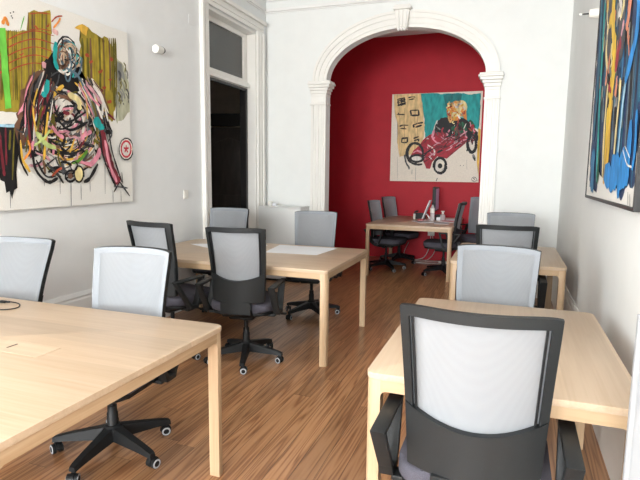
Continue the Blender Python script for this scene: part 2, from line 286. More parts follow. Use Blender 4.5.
('s','black',0.023,[(-1.408,1.883),(-1.385,1.848),(-1.371,1.807),(-1.368,1.764),(-1.376,1.723),(-1.395,1.686)]),
('s','black',0.0236,[(-1.481,1.96),(-1.444,1.943),(-1.412,1.914),(-1.387,1.875),(-1.371,1.83),(-1.366,1.782)]),
('s','black',0.0151,[(-0.662,1.897),(-0.668,1.933),(-0.669,1.97),(-0.663,2.005),(-0.653,2.035),(-0.638,2.058)]),
('s','black',0.0145,[(-1.496,1.941),(-1.463,1.931),(-1.434,1.91),(-1.41,1.881),(-1.393,1.844),(-1.384,1.804)]),
('s','black',0.0101,[(-0.569,2.075),(-0.555,2.051),(-0.543,2.019),(-0.535,1.981),(-0.532,1.942),(-0.533,1.902)]),
('s','black',0.0221,[(-0.633,2.057),(-0.617,2.072),(-0.599,2.077),(-0.581,2.072),(-0.564,2.058),(-0.549,2.035)]),
('s','black',0.0158,[(-1.439,1.648),(-1.471,1.629),(-1.507,1.622),(-1.543,1.626),(-1.578,1.642),(-1.608,1.669)]),
('s','black',0.0208,[(-0.571,1.825),(-0.584,1.809),(-0.599,1.804),(-0.613,1.81),(-0.628,1.826),(-0.64,1.852)]),
('s','black',0.0225,[(-1.191,1.549),(-1.195,1.582),(-1.192,1.615),(-1.181,1.645),(-1.163,1.67),(-1.14,1.688)]),
('s','black',0.0133,[(-1.554,1.626),(-1.583,1.646),(-1.608,1.677),(-1.625,1.715),(-1.635,1.758),(-1.636,1.802)]),
('s','black',0.0174,[(-1.003,1.56),(-1.012,1.531),(-1.027,1.506),(-1.046,1.489),(-1.068,1.48),(-1.091,1.48)]),
('s','black',0.0143,[(-1.465,1.622),(-1.498,1.614),(-1.532,1.618),(-1.565,1.635),(-1.593,1.664),(-1.614,1.701)]),
('s','black',0.0205,[(-1.064,1.708),(-1.038,1.693),(-1.015,1.671),(-0.999,1.642),(-0.99,1.61),(-0.988,1.577)]),
('s','black',0.0131,[(-0.542,1.918),(-0.547,1.885),(-0.556,1.857),(-0.57,1.835),(-0.586,1.822),(-0.604,1.819)]),
('s','black',0.0148,[(-1.043,1.482),(-1.062,1.467),(-1.083,1.462),(-1.104,1.468),(-1.124,1.483),(-1.141,1.506)]),
('s','black',0.023,[(-0.596,1.817),(-0.611,1.827),(-0.625,1.845),(-0.637,1.872),(-0.646,1.904),(-0.651,1.94)]),
('s','black',0.019,[(-1.355,1.702),(-1.366,1.674),(-1.396,1.652),(-1.442,1.639),(-1.493,1.639),(-1.539,1.651),(-1.572,1.674),(-1.584,1.702),(-1.574,1.73),(-1.543,1.753),(-1.497,1.765),(-1.446,1.765),(-1.4,1.753),(-1.368,1.73),(-1.355,1.702)]),
('p','cream',0,[(-1.388,1.702),(-1.396,1.686),(-1.418,1.673),(-1.452,1.665),(-1.49,1.665),(-1.524,1.672),(-1.548,1.685),(-1.557,1.702),(-1.549,1.718),(-1.526,1.732),(-1.492,1.739),(-1.455,1.739),(-1.421,1.732),(-1.397,1.719)]),
('s','charcoal',0.0275,[(-1.678,1.764),(-1.645,1.628),(-1.581,1.533)]),
('p','cream',0,[(-1.327,2.018),(-1.301,2.039),(-1.278,2.018)])],
'figure':[('p','olive',0.012,[(2.451,2.31),(2.589,2.338),(2.692,2.363),(2.802,2.39),(2.987,2.435),(2.991,2.237),(2.918,2.181),(2.796,2.079),(2.708,1.946),(2.716,1.841),(2.412,1.808)]),
('p','olive',0.008,[(2.792,2.368),(2.81,2.509),(2.86,2.543),(2.927,2.548),(2.997,2.581),(3.003,2.419)]),
('p','olive',0.02,[(3.271,2.527),(3.353,2.555),(3.435,2.523),(3.464,2.469),(3.522,2.528),(3.567,2.523),(3.632,2.459),(3.63,1.998),(3.575,1.853),(3.473,1.876),(3.428,2.052),(3.297,2.147),(3.256,2.289)]),
('p','sage',0.02,[(3.642,2.429),(3.674,2.372),(3.745,2.336),(3.778,2.243),(3.823,2.149),(3.801,1.959),(3.633,1.842),(3.63,1.998)]),
('p','grey',0.02,[(3.65,2.367),(3.721,2.348),(3.751,2.205),(3.652,2.173)]),
('s','grey',0.0109,[(3.649,2.161),(3.671,2.131),(3.684,2.084)]),
('s','sage',0.021,[(3.644,2.151),(3.666,2.122),(3.677,2.074)]),
('s','charcoal',0.0197,[(3.765,2.15),(3.788,2.12),(3.792,2.07)]),
('s','sage',0.0248,[(3.707,2.227),(3.73,2.198),(3.75,2.151)]),
('s','grey',0.0125,[(3.667,2.062),(3.69,2.032),(3.665,1.979)]),
('s','charcoal',0.0105,[(3.752,2.113),(3.776,2.083),(3.787,2.034)]),
('s','darkolive',0.0133,[(3.677,2.093),(3.7,2.064),(3.682,2.012)]),
('s','grey',0.0152,[(3.641,2.086),(3.663,2.057),(3.666,2.008)]),
('s','darkolive',0.0158,[(3.678,2.202),(3.701,2.173),(3.675,2.12)]),
('s','grey',0.0123,[(3.652,2.262),(3.674,2.233),(3.684,2.186)]),
('s','grey',0.0174,[(3.707,2.201),(3.73,2.172),(3.746,2.124)]),
('s','grey',0.0116,[(3.659,2.19),(3.682,2.161),(3.664,2.109)]),
('s','grey',0.0189,[(3.76,2.314),(3.783,2.285),(3.782,2.234)]),
('s','charcoal',0.0156,[(3.683,2.087),(3.706,2.057),(3.726,2.009)]),
('s','sage',0.0147,[(3.725,2.131),(3.748,2.101),(3.752,2.051)]),
('s','darkolive',0.0116,[(3.678,2.265),(3.7,2.236),(3.701,2.187)]),
('s','charcoal',0.0241,[(3.673,2.284),(3.696,2.255),(3.681,2.204)]),
('s','sage',0.0134,[(3.713,2.108),(3.736,2.078),(3.716,2.025)]),
('s','grey',0.0121,[(3.657,2.17),(3.679,2.14),(3.659,2.088)]),
('s','grey',0.0252,[(3.647,2.169),(3.669,2.14),(3.652,2.088)]),
('s','darkolive',0.0143,[(3.741,2.364),(3.764,2.336),(3.753,2.284)]),
('s','grey',0.023,[(3.696,2.323),(3.719,2.294),(3.74,2.249)]),
('s','darkolive',0.0195,[(3.656,2.109),(3.679,2.08),(3.667,2.029)]),
('s','grey',0.0191,[(3.701,2.142),(3.724,2.112),(3.742,2.065)]),
('s','darkolive',0.0132,[(3.738,2.218),(3.762,2.188),(3.755,2.137)]),
('s','grey',0.0194,[(3.684,2.122),(3.707,2.092),(3.704,2.042)]),
('s','olive',0.0056,[(2.491,2.32),(2.478,2.123),(2.456,1.887)]),
('s','brown',0.0137,[(2.505,2.323),(2.49,2.125),(2.472,1.889)]),
('s','mustard',0.0084,[(2.519,2.326),(2.504,2.128),(2.479,1.89)]),
('s','olive',0.0122,[(2.533,2.33),(2.522,2.132),(2.489,1.891)]),
('s','mustard',0.0089,[(2.547,2.333),(2.527,2.133),(2.517,1.895)]),
('s','mustard',0.0088,[(2.561,2.337),(2.55,2.137),(2.524,1.896)]),
('s','mustard',0.01,[(2.575,2.34),(2.561,2.139),(2.551,1.899)]),
('s','brown',0.0059,[(2.589,2.344),(2.578,2.143),(2.555,1.9)]),
('s','darkolive',0.0131,[(2.604,2.348),(2.591,2.145),(2.567,1.901)]),
('s','darkolive',0.0135,[(2.618,2.351),(2.608,2.148),(2.593,1.905)]),
('s','mustard',0.0095,[(2.633,2.355),(2.613,2.149),(2.609,1.907)]),
('s','darkolive',0.0099,[(2.648,2.358),(2.63,2.153),(2.616,1.908)]),
('s','mustard',0.0136,[(2.663,2.362),(2.646,2.156),(2.64,1.911)]),
('s','brown',0.0045,[(2.678,2.366),(2.668,2.16),(2.655,1.913)]),
('s','darkolive',0.0076,[(2.693,2.37),(2.683,2.163),(2.671,1.915)]),
('s','darkolive',0.0097,[(2.708,2.373),(2.693,2.165),(2.685,1.917)]),
('s','mustard',0.0063,[(2.724,2.377),(2.704,2.167),(2.696,1.918)]),
('s','mustard',0.0043,[(2.739,2.381),(2.721,2.17),(2.714,1.92)]),
('s','brown',0.0057,[(2.755,2.385),(2.736,2.173),(2.718,1.921)]),
('s','olive',0.0058,[(2.77,2.389),(2.757,2.177),(2.728,1.922)]),
('s','mustard',0.0052,[(2.786,2.393),(2.767,2.179),(2.743,1.924)]),
('s','brown',0.0077,[(2.811,2.516),(2.791,2.184),(2.777,1.929)]),
('s','olive',0.005,[(2.827,2.52),(2.806,2.187),(2.779,1.929)]),
('s','brown',0.0128,[(2.843,2.525),(2.824,2.19),(2.791,1.93)]),
('s','brown',0.0081,[(2.86,2.529),(2.842,2.194),(2.817,1.934)]),
('s','mustard',0.0123,[(2.876,2.534),(2.853,2.196),(2.833,1.936)]),
('s','mustard',0.0078,[(2.893,2.539),(2.866,2.199),(2.843,1.937)]),
('s','mustard',0.0127,[(2.91,2.543),(2.891,2.203),(2.857,1.939)]),
('s','darkolive',0.0151,[(2.927,2.548),(2.899,2.205),(2.881,1.942)]),
('s','olive',0.0142,[(2.944,2.553),(2.917,2.208),(2.895,1.944)]),
('s','brown',0.01,[(2.961,2.558),(2.936,2.212),(2.912,1.946)]),
('s','mustard',0.0073,[(2.978,2.562),(2.957,2.216),(2.941,1.95)]),
('s','mustard',0.0138,[(2.996,2.567),(2.969,2.219),(2.945,1.95)]),
('s','darkolive',0.0218,[(3.286,2.458),(3.281,2.219),(3.27,2.033)]),
('s','mustard',0.013,[(3.307,2.462),(3.302,2.223),(3.291,2.056)]),
('s','darkolive',0.0219,[(3.337,2.47),(3.333,2.229),(3.319,2.0)]),
('s','brown',0.0221,[(3.369,2.477),(3.365,2.235),(3.35,1.991)]),
('s','mustard',0.0141,[(3.39,2.482),(3.386,2.238),(3.369,1.963)]),
('s','mustard',0.0096,[(3.411,2.487),(3.407,2.242),(3.395,2.03)]),
('s','mustard',0.0115,[(3.444,2.495),(3.44,2.248),(3.428,2.042)]),
('s','darkolive',0.0182,[(3.466,2.5),(3.462,2.252),(3.451,2.06)]),
('s','mustard',0.0208,[(3.488,2.505),(3.484,2.256),(3.471,2.026)]),
('s','brown',0.0108,[(3.51,2.51),(3.507,2.26),(3.492,2.017)]),
('s','mustard',0.0143,[(3.533,2.515),(3.529,2.264),(3.511,1.954)]),
('s','mustard',0.0233,[(3.555,2.521),(3.552,2.268),(3.542,2.098)]),
('s','brown',0.0153,[(3.578,2.526),(3.575,2.273),(3.566,2.111)]),
('s','darkolive',0.0142,[(3.601,2.531),(3.599,2.277),(3.588,2.094)]),
('s','darkolive',0.0213,[(3.625,2.537),(3.622,2.281),(3.605,1.981)]),
('s','darkolive',0.0195,[(3.648,2.542),(3.646,2.285),(3.635,2.085)]),
('s','rust',0.0069,[(2.636,2.293),(2.737,2.355),(2.867,2.406),(3.02,2.409)]),
('s','rust',0.0071,[(2.632,2.242),(2.733,2.302),(2.863,2.352),(3.016,2.353)]),
('s','rust',0.0071,[(2.628,2.19),(2.73,2.25),(2.86,2.298),(3.013,2.297)]),
('s','rust',0.0066,[(2.624,2.139),(2.726,2.197),(2.856,2.243),(3.009,2.24)]),
('s','rust',0.0069,[(2.621,2.088),(2.722,2.145),(2.852,2.189),(3.005,2.184)]),
('s','rust',0.0077,[(2.818,2.505),(2.909,2.537),(2.995,2.553)]),
('s','rust',0.0063,[(2.81,2.399),(2.902,2.428),(2.996,2.438)]),
('s','rust',0.008,[(2.72,2.22),(2.735,2.219),(2.753,2.235)]),
('s','rust',0.0133,[(2.853,2.438),(2.869,2.433),(2.885,2.418)]),
('s','rust',0.0104,[(2.954,2.459),(2.972,2.466),(2.98,2.486)]),
('s','rust',0.0165,[(3.347,2.289),(3.368,2.296),(3.383,2.309)]),
('s','rust',0.0189,[(3.439,2.236),(3.461,2.236),(3.487,2.258)]),
('s','rust',0.0198,[(3.476,2.12),(3.498,2.117),(3.518,2.129)]),
('s','rust',0.0215,[(3.395,2.04),(3.417,2.051),(3.418,2.03)]),
('s','rust',0.0106,[(3.548,2.191),(3.571,2.192),(3.588,2.201)]),
('s','rust',0.0246,[(3.526,2.009),(3.549,2.013),(3.574,2.025)]),
('s','rust',0.0225,[(3.308,2.33),(3.33,2.341),(3.346,2.331)]),
('s','rust',0.0117,[(2.562,2.067),(2.577,2.08),(2.599,2.091)]),
('s','rust',0.0291,[(3.581,2.367),(3.603,2.357),(3.608,2.354)]),
('s','orange',0.0207,[(2.607,2.385),(2.631,2.429),(2.65,2.384)]),
('p','ochre',0.01,[(3.211,2.512),(3.293,2.562),(3.353,2.548),(3.328,2.482),(3.26,2.51)]),
('p','lime',0.006,[(2.576,2.353),(2.627,2.366),(2.633,1.858),(2.588,1.847)]),
('p','black',0,[(2.676,2.472),(2.675,2.47),(2.674,2.468),(2.672,2.467),(2.669,2.466),(2.667,2.467),(2.666,2.468),(2.666,2.469),(2.666,2.472),(2.668,2.473),(2.67,2.475),(2.672,2.476),(2.674,2.475),(2.676,2.474)]),
('p','black',0,[(2.699,2.485),(2.698,2.483),(2.697,2.481),(2.695,2.479),(2.692,2.479),(2.69,2.479),(2.689,2.48),(2.689,2.482),(2.689,2.484),(2.691,2.486),(2.693,2.488),(2.695,2.488),(2.697,2.488),(2.699,2.487)]),
('p','black',0,[(2.682,2.455),(2.681,2.453),(2.68,2.451),(2.678,2.45),(2.675,2.449),(2.673,2.449),(2.672,2.451),(2.672,2.452),(2.672,2.454),(2.674,2.456),(2.676,2.458),(2.678,2.458),(2.68,2.458),(2.682,2.457)]),
('p','black',0,[(2.689,2.444),(2.688,2.442),(2.686,2.44),(2.684,2.439),(2.682,2.438),(2.68,2.439),(2.679,2.44),(2.678,2.442),(2.679,2.444),(2.68,2.446),(2.683,2.447),(2.685,2.448),(2.687,2.447),(2.688,2.446)]),
('s','lime',0.0061,[(2.777,2.481),(2.739,2.381)]),
('s','rust',0.0097,[(3.0,2.5),(3.047,2.547),(3.102,2.569)]),
('s','orange',0.0131,[(3.015,2.463),(3.063,2.517),(3.083,2.55)]),
('s','blush',0.0406,[(3.005,2.447),(3.057,2.432)]),
('p','black',0.035,[(3.013,2.311),(3.054,2.389),(3.13,2.435),(3.205,2.41),(3.237,2.3),(3.238,2.167),(3.326,2.122),(3.427,2.028),(3.53,1.882),(3.569,1.755),(3.433,1.761),(3.355,1.911),(3.142,2.034),(2.979,2.067),(2.915,2.14),(2.902,2.192)]),
('p','black',0.01,[(2.407,1.734),(2.656,1.756),(2.663,1.651),(2.664,1.551),(2.634,1.45),(2.64,1.329),(2.616,1.316),(2.597,1.256),(2.578,1.31),(2.555,1.298),(2.546,1.371),(2.518,1.384),(2.494,1.449),(2.386,1.461)]),
('s','maroon',0.0203,[(2.529,1.719),(2.542,1.514),(2.549,1.41)]),
('s','darkolive',0.0154,[(2.615,1.713),(2.598,1.582)]),
('s','maroon',0.014,[(2.58,1.736),(2.569,1.482)]),
('s','darkolive',0.0105,[(2.646,1.729),(2.606,1.383)]),
('s','sky',0.0175,[(2.42,1.735),(2.617,1.74),(2.694,1.759)]),
('p','brown',0.02,[(2.78,2.089),(2.916,2.154),(3.013,2.044),(2.914,1.877),(2.766,1.657),(2.682,1.585),(2.646,1.729),(2.708,1.946)]),
('p','cream',0.02,[(2.866,1.913),(3.046,1.992),(3.257,1.991),(3.373,1.85),(3.36,1.63),(3.225,1.485),(3.104,1.438),(2.922,1.481),(2.861,1.593),(2.823,1.771)]),
('s','black',0.0184,[(3.13,1.677),(3.124,1.667),(3.117,1.658),(3.108,1.65),(3.099,1.642),(3.089,1.635),(3.078,1.63)]),
('s','tan',0.0148,[(2.931,1.623),(2.909,1.629),(2.889,1.638),(2.87,1.65),(2.854,1.663),(2.84,1.679),(2.828,1.696)]),
('s','rose',0.0155,[(3.418,1.942),(3.41,1.901),(3.392,1.86),(3.366,1.822),(3.332,1.786),(3.293,1.756),(3.248,1.73)]),
('s','black',0.0161,[(3.321,1.837),(3.311,1.807),(3.297,1.778),(3.28,1.75),(3.259,1.723),(3.236,1.699),(3.211,1.677)]),
('s','cream',0.0113,[(2.814,1.644),(2.783,1.672),(2.759,1.705),(2.744,1.742),(2.736,1.781),(2.737,1.821),(2.746,1.862)]),
('s','black',0.0108,[(2.916,1.7),(2.935,1.748),(2.965,1.792),(3.004,1.83),(3.051,1.859),(3.102,1.876),(3.154,1.88)]),
('s','charcoal',0.0104,[(3.242,1.826),(3.244,1.801),(3.238,1.776),(3.224,1.755),(3.204,1.737),(3.18,1.726),(3.154,1.723)]),
('s','cream',0.0191,[(3.0,1.867),(2.995,1.876),(2.992,1.885),(2.991,1.894),(2.99,1.904),(2.992,1.915),(2.995,1.925)]),
('s','cream',0.0089,[(2.844,1.709),(2.841,1.74),(2.841,1.773),(2.845,1.806),(2.853,1.84),(2.864,1.874),(2.878,1.907)]),
('s','black',0.0147,[(3.191,1.651),(3.161,1.63),(3.13,1.614),(3.099,1.601),(3.067,1.592),(3.037,1.588),(3.008,1.587)]),
('s','maroon',0.0142,[(2.965,1.861),(2.964,1.872),(2.964,1.882),(2.965,1.893),(2.968,1.903),(2.971,1.914),(2.975,1.924)]),
('s','black',0.0129,[(3.176,1.817),(3.15,1.796),(3.121,1.783),(3.09,1.777),(3.06,1.78),(3.035,1.791),(3.016,1.809)]),
('s','brown',0.0159,[(2.801,1.562),(2.769,1.607),(2.75,1.657),(2.744,1.711),(2.751,1.766),(2.771,1.819),(2.803,1.87)]),
('s','black',0.0107,[(3.344,1.739),(3.338,1.697),(3.32,1.657),(3.292,1.62),(3.255,1.588),(3.211,1.563),(3.163,1.546)]),
('s','grey',0.011,[(3.209,1.594),(3.166,1.561),(3.12,1.538),(3.074,1.524),(3.028,1.521),(2.985,1.527),(2.947,1.544)]),
('s','black',0.0113,[(2.866,1.682),(2.855,1.747),(2.864,1.816),(2.894,1.883),(2.941,1.944),(3.004,1.994),(3.076,2.028)]),
('s','cream',0.008,[(3.219,1.662),(3.191,1.636),(3.159,1.613),(3.126,1.596),(3.09,1.584),(3.054,1.576),(3.019,1.575)]),
('s','black',0.006,[(2.844,1.784),(2.862,1.839),(2.897,1.89),(2.949,1.933),(3.012,1.965),(3.083,1.982),(3.154,1.982)]),
('s','black',0.0153,[(2.747,1.691),(2.744,1.723),(2.744,1.756),(2.747,1.791),(2.754,1.826),(2.764,1.861),(2.777,1.896)]),
('s','tan',0.0121,[(2.879,1.751),(2.892,1.804),(2.915,1.856),(2.947,1.903),(2.986,1.944),(3.032,1.978),(3.082,2.001)]),
('s','pink',0.0055,[(3.03,1.602),(3.002,1.61),(2.978,1.622),(2.957,1.638),(2.94,1.657),(2.928,1.678),(2.921,1.702)]),
('s','charcoal',0.0068,[(2.833,1.827),(2.842,1.866),(2.856,1.905),(2.873,1.943),(2.894,1.98),(2.918,2.014),(2.945,2.047)]),
('s','charcoal',0.0172,[(3.125,1.693),(3.111,1.681),(3.096,1.671),(3.08,1.663),(3.065,1.658),(3.049,1.654),(3.034,1.653)]),
('s','black',0.0188,[(3.268,1.704),(3.21,1.672),(3.148,1.649),(3.085,1.638),(3.024,1.638),(2.968,1.649),(2.919,1.67)]),
('s','charcoal',0.0175,[(3.318,1.777),(3.282,1.748),(3.24,1.727),(3.197,1.717),(3.154,1.717),(3.116,1.728),(3.084,1.747)]),
('s','black',0.0133,[(3.061,1.64),(3.05,1.622),(3.035,1.605),(3.017,1.592),(2.998,1.583),(2.978,1.578),(2.96,1.579)]),
('s','cream',0.0147,[(3.093,1.686),(3.069,1.69),(3.048,1.697),(3.028,1.706),(3.01,1.719),(2.995,1.733),(2.983,1.75)]),
('s','darkolive',0.0131,[(3.414,1.724),(3.358,1.672),(3.29,1.635),(3.215,1.615),(3.14,1.613),(3.072,1.629),(3.016,1.659)]),
('s','cream',0.0095,[(2.896,1.614),(2.873,1.651),(2.863,1.693),(2.867,1.737),(2.884,1.78),(2.913,1.819),(2.953,1.852)]),
('s','black',0.0164,[(3.004,1.832),(3.027,1.867),(3.057,1.897),(3.093,1.919),(3.13,1.93),(3.166,1.931),(3.196,1.919)]),
('s','brown',0.0137,[(2.809,1.59),(2.781,1.653),(2.778,1.722),(2.799,1.791),(2.843,1.856),(2.907,1.91),(2.987,1.948)]),
('s','charcoal',0.0125,[(2.985,1.769),(2.992,1.799),(3.008,1.828),(3.031,1.853),(3.059,1.875),(3.092,1.89),(3.128,1.899)]),
('s','charcoal',0.0118,[(3.228,1.88),(3.233,1.845),(3.229,1.81),(3.216,1.777),(3.194,1.749),(3.167,1.727),(3.135,1.713)]),
('s','tan',0.0165,[(2.907,1.703),(2.905,1.726),(2.909,1.749),(2.918,1.772),(2.932,1.794),(2.95,1.815),(2.972,1.832)]),
('s','rose',0.0149,[(3.389,1.814),(3.383,1.756),(3.364,1.701),(3.333,1.65),(3.292,1.606),(3.242,1.571),(3.186,1.546)]),
('s','black',0.0126,[(3.245,1.719),(3.235,1.703),(3.223,1.687),(3.209,1.672),(3.193,1.659),(3.176,1.648),(3.158,1.639)]),
('s','brown',0.0199,[(3.443,1.692),(3.412,1.64),(3.374,1.596),(3.329,1.56),(3.281,1.535),(3.232,1.523),(3.183,1.522)]),
('s','charcoal',0.0083,[(3.029,1.587),(3.014,1.604),(3.004,1.623),(3.0,1.644),(3.002,1.665),(3.01,1.685),(3.024,1.701)]),
('s','grey',0.0203,[(3.414,1.768),(3.399,1.709),(3.373,1.654),(3.339,1.606),(3.296,1.566),(3.248,1.536),(3.197,1.517)]),
('s','rose',0.0136,[(3.03,1.575),(2.979,1.587),(2.936,1.611),(2.907,1.645),(2.892,1.686),(2.893,1.73),(2.911,1.774)]),
('s','cream',0.013,[(3.078,1.504),(3.042,1.51),(3.008,1.521),(2.977,1.538),(2.95,1.561),(2.927,1.588),(2.909,1.619)]),
('s','darkolive',0.0129,[(3.014,1.404),(2.93,1.438),(2.87,1.501),(2.835,1.586),(2.829,1.686),(2.85,1.794),(2.898,1.901)]),
('s','black',0.01,[(3.012,1.81),(3.015,1.826),(3.022,1.841),(3.032,1.855),(3.045,1.867),(3.06,1.877),(3.076,1.884)]),
('s','black',0.0088,[(3.407,1.851),(3.376,1.8),(3.338,1.752),(3.295,1.708),(3.248,1.671),(3.199,1.642),(3.15,1.62)]),
('s','grey',0.0128,[(3.202,1.712),(3.195,1.689),(3.185,1.667),(3.172,1.646),(3.156,1.628),(3.138,1.612),(3.117,1.599)]),
('s','pink',0.0163,[(2.852,1.715),(2.889,1.78),(2.944,1.837),(3.015,1.881),(3.095,1.907),(3.178,1.912),(3.255,1.894)]),
('s','grey',0.0069,[(3.057,1.543),(3.001,1.541),(2.948,1.551),(2.901,1.573),(2.864,1.605),(2.839,1.644),(2.826,1.688)]),
('s','black',0.0176,[(3.345,1.813),(3.328,1.755),(3.302,1.701),(3.269,1.653),(3.229,1.612),(3.184,1.58),(3.135,1.558)]),
('s','grey',0.0086,[(3.002,1.816),(3.006,1.857),(3.021,1.897),(3.047,1.934),(3.082,1.967),(3.124,1.992),(3.171,2.008)]),
('s','cream',0.0144,[(3.012,1.861),(3.01,1.876),(3.011,1.892),(3.014,1.908),(3.02,1.924),(3.028,1.939),(3.038,1.953)]),
('s','ochre',0.0063,[(3.255,1.744),(3.201,1.685),(3.138,1.643),(3.071,1.62),(3.009,1.62),(2.956,1.64),(2.916,1.678)]),
('s','charcoal',0.0142,[(2.902,1.72),(2.859,1.767),(2.831,1.824),(2.82,1.885),(2.825,1.947),(2.846,2.008),(2.883,2.063)]),
('s','cream',0.0172,[(3.4,1.788),(3.398,1.729),(3.375,1.671),(3.335,1.618),(3.28,1.574),(3.214,1.542),(3.144,1.524)]),
('s','pink',0.0123,[(3.018,1.62),(2.989,1.624),(2.962,1.635),(2.939,1.65),(2.92,1.671),(2.905,1.696),(2.895,1.724)]),
('s','tan',0.0085,[(3.226,1.707),(3.207,1.68),(3.183,1.655),(3.156,1.634),(3.127,1.618),(3.097,1.607),(3.065,1.6)]),
('s','grey',0.0116,[(3.189,1.84),(3.188,1.805),(3.177,1.772),(3.155,1.742),(3.126,1.719),(3.092,1.704),(3.057,1.7)]),
('s','charcoal',0.0077,[(2.87,1.668),(2.833,1.724),(2.81,1.787),(2.801,1.854),(2.808,1.92),(2.829,1.982),(2.863,2.037)]),
('s','pink',0.0171,[(2.95,1.761),(2.949,1.773),(2.95,1.786),(2.953,1.799),(2.957,1.812),(2.963,1.825),(2.971,1.837)]),
('s','cream',0.011,[(3.155,1.763),(3.15,1.744),(3.14,1.725),(3.125,1.709),(3.107,1.696),(3.087,1.687),(3.065,1.683)]),
('s','black',0.0115,[(3.265,1.477),(3.232,1.453),(3.197,1.433),(3.162,1.418),(3.126,1.406),(3.09,1.399),(3.054,1.395)]),
('s','darkolive',0.0162,[(3.087,1.659),(3.017,1.655),(2.952,1.67),(2.897,1.703),(2.856,1.749),(2.831,1.806),(2.825,1.868)]),
('s','black',0.0096,[(3.205,1.824),(3.169,1.78),(3.123,1.747),(3.073,1.726),(3.022,1.72),(2.975,1.728),(2.937,1.75)]),
('s','black',0.0088,[(3.291,1.775),(3.292,1.737),(3.286,1.699),(3.271,1.663),(3.25,1.63),(3.223,1.601),(3.19,1.578)]),
('s','charcoal',0.0103,[(2.803,1.91),(2.83,1.964),(2.865,2.016),(2.906,2.064),(2.953,2.107),(3.004,2.145),(3.058,2.174)]),
('s','black',0.0117,[(3.025,1.804),(3.02,1.81),(3.015,1.816),(3.011,1.823),(3.009,1.831),(3.008,1.838),(3.008,1.846)]),
('s','ochre',0.0112,[(3.007,1.718),(2.991,1.719),(2.976,1.723),(2.963,1.73),(2.952,1.739),(2.944,1.749),(2.94,1.762)]),
('s','grey',0.0082,[(2.932,1.699),(2.926,1.733),(2.93,1.768),(2.944,1.802),(2.967,1.834),(2.998,1.861),(3.034,1.88)]),
('s','charcoal',0.0145,[(3.275,1.813),(3.278,1.759),(3.271,1.705),(3.253,1.654),(3.227,1.608),(3.192,1.568),(3.152,1.537)]),
('s','ochre',0.015,[(3.321,1.742),(3.293,1.707),(3.262,1.675),(3.228,1.648),(3.192,1.626),(3.155,1.609),(3.118,1.597)]),
('s','brown',0.015,[(3.286,1.615),(3.242,1.597),(3.198,1.584),(3.152,1.576),(3.108,1.573),(3.065,1.575),(3.024,1.583)]),
('s','rose',0.0198,[(3.244,1.714),(3.217,1.663),(3.179,1.619),(3.132,1.585),(3.081,1.564),(3.03,1.557),(2.984,1.564)]),
('s','black',0.0132,[(3.017,1.797),(3.01,1.814),(3.007,1.833),(3.006,1.852),(3.009,1.871),(3.015,1.891),(3.024,1.91)]),
('s','tan',0.0142,[(3.107,1.832),(3.096,1.826),(3.084,1.82),(3.072,1.816),(3.06,1.814),(3.047,1.813),(3.035,1.814)]),
('s','black',0.0068,[(3.169,1.789),(3.146,1.787),(3.124,1.789),(3.103,1.797),(3.086,1.808),(3.071,1.824),(3.061,1.842)]),
('s','grey',0.0162,[(3.339,1.787),(3.306,1.719),(3.252,1.659),(3.183,1.614),(3.105,1.584),(3.025,1.574),(2.949,1.581)]),
('s','charcoal',0.0071,[(2.909,1.776),(2.909,1.809),(2.917,1.843),(2.932,1.877),(2.953,1.909),(2.98,1.939),(3.012,1.966)]),
('s','tan',0.0125,[(2.906,1.754),(2.903,1.801),(2.911,1.849),(2.931,1.894),(2.961,1.935),(3.0,1.969),(3.047,1.994)]),
('s','charcoal',0.0188,[(3.258,1.699),(3.25,1.649),(3.233,1.602),(3.206,1.561),(3.172,1.528),(3.131,1.504),(3.087,1.491)]),
('s','ochre',0.0128,[(3.312,1.67),(3.225,1.624),(3.14,1.598),(3.06,1.592),(2.991,1.607),(2.935,1.639),(2.895,1.688)]),
('s','brown',0.0097,[(3.271,1.663),(3.24,1.615),(3.198,1.576),(3.15,1.547),(3.098,1.53),(3.047,1.527),(2.999,1.536)]),
('s','cream',0.0148,[(3.054,1.695),(3.042,1.725),(3.041,1.758),(3.052,1.792),(3.074,1.823),(3.105,1.849),(3.143,1.867)]),
('s','black',0.013,[(3.394,1.571),(3.319,1.501),(3.227,1.452),(3.129,1.428),(3.034,1.431),(2.952,1.458),(2.889,1.505)]),
('s','cream',0.0116,[(3.359,1.738),(3.368,1.7),(3.371,1.661),(3.367,1.621),(3.358,1.583),(3.343,1.546),(3.323,1.512)]),
('s','black',0.0105,[(2.987,1.788),(2.936,1.8),(2.892,1.823),(2.859,1.854),(2.836,1.892),(2.826,1.936),(2.827,1.983)]),
('s','tan',0.0116,[(3.352,1.548),(3.314,1.516),(3.273,1.489),(3.229,1.468),(3.185,1.453),(3.14,1.443),(3.095,1.44)]),
('s','cream',0.0094,[(3.345,1.799),(3.338,1.78),(3.327,1.762),(3.312,1.746),(3.296,1.731),(3.277,1.719),(3.256,1.709)]),
('s','black',0.0093,[(2.974,1.741),(2.977,1.765),(2.985,1.789),(2.998,1.811),(3.015,1.833),(3.037,1.852),(3.062,1.868)]),
('s','charcoal',0.0125,[(2.857,1.705),(2.82,1.741),(2.793,1.782),(2.774,1.827),(2.766,1.875),(2.767,1.924),(2.777,1.973)]),
('s','black',0.0168,[(2.916,1.527),(2.89,1.535),(2.869,1.551),(2.852,1.572),(2.842,1.598),(2.837,1.628),(2.838,1.66)]),
('s','black',0.007,[(2.939,1.827),(2.937,1.839),(2.937,1.852),(2.939,1.865),(2.945,1.878),(2.953,1.891),(2.964,1.902)]),
('s','cream',0.0097,[(2.905,1.675),(2.887,1.724),(2.877,1.776),(2.874,1.831),(2.878,1.886),(2.89,1.941),(2.908,1.995)]),
('s','black',0.0069,[(2.955,1.61),(2.941,1.631),(2.93,1.653),(2.922,1.677),(2.919,1.702),(2.918,1.727),(2.922,1.751)]),
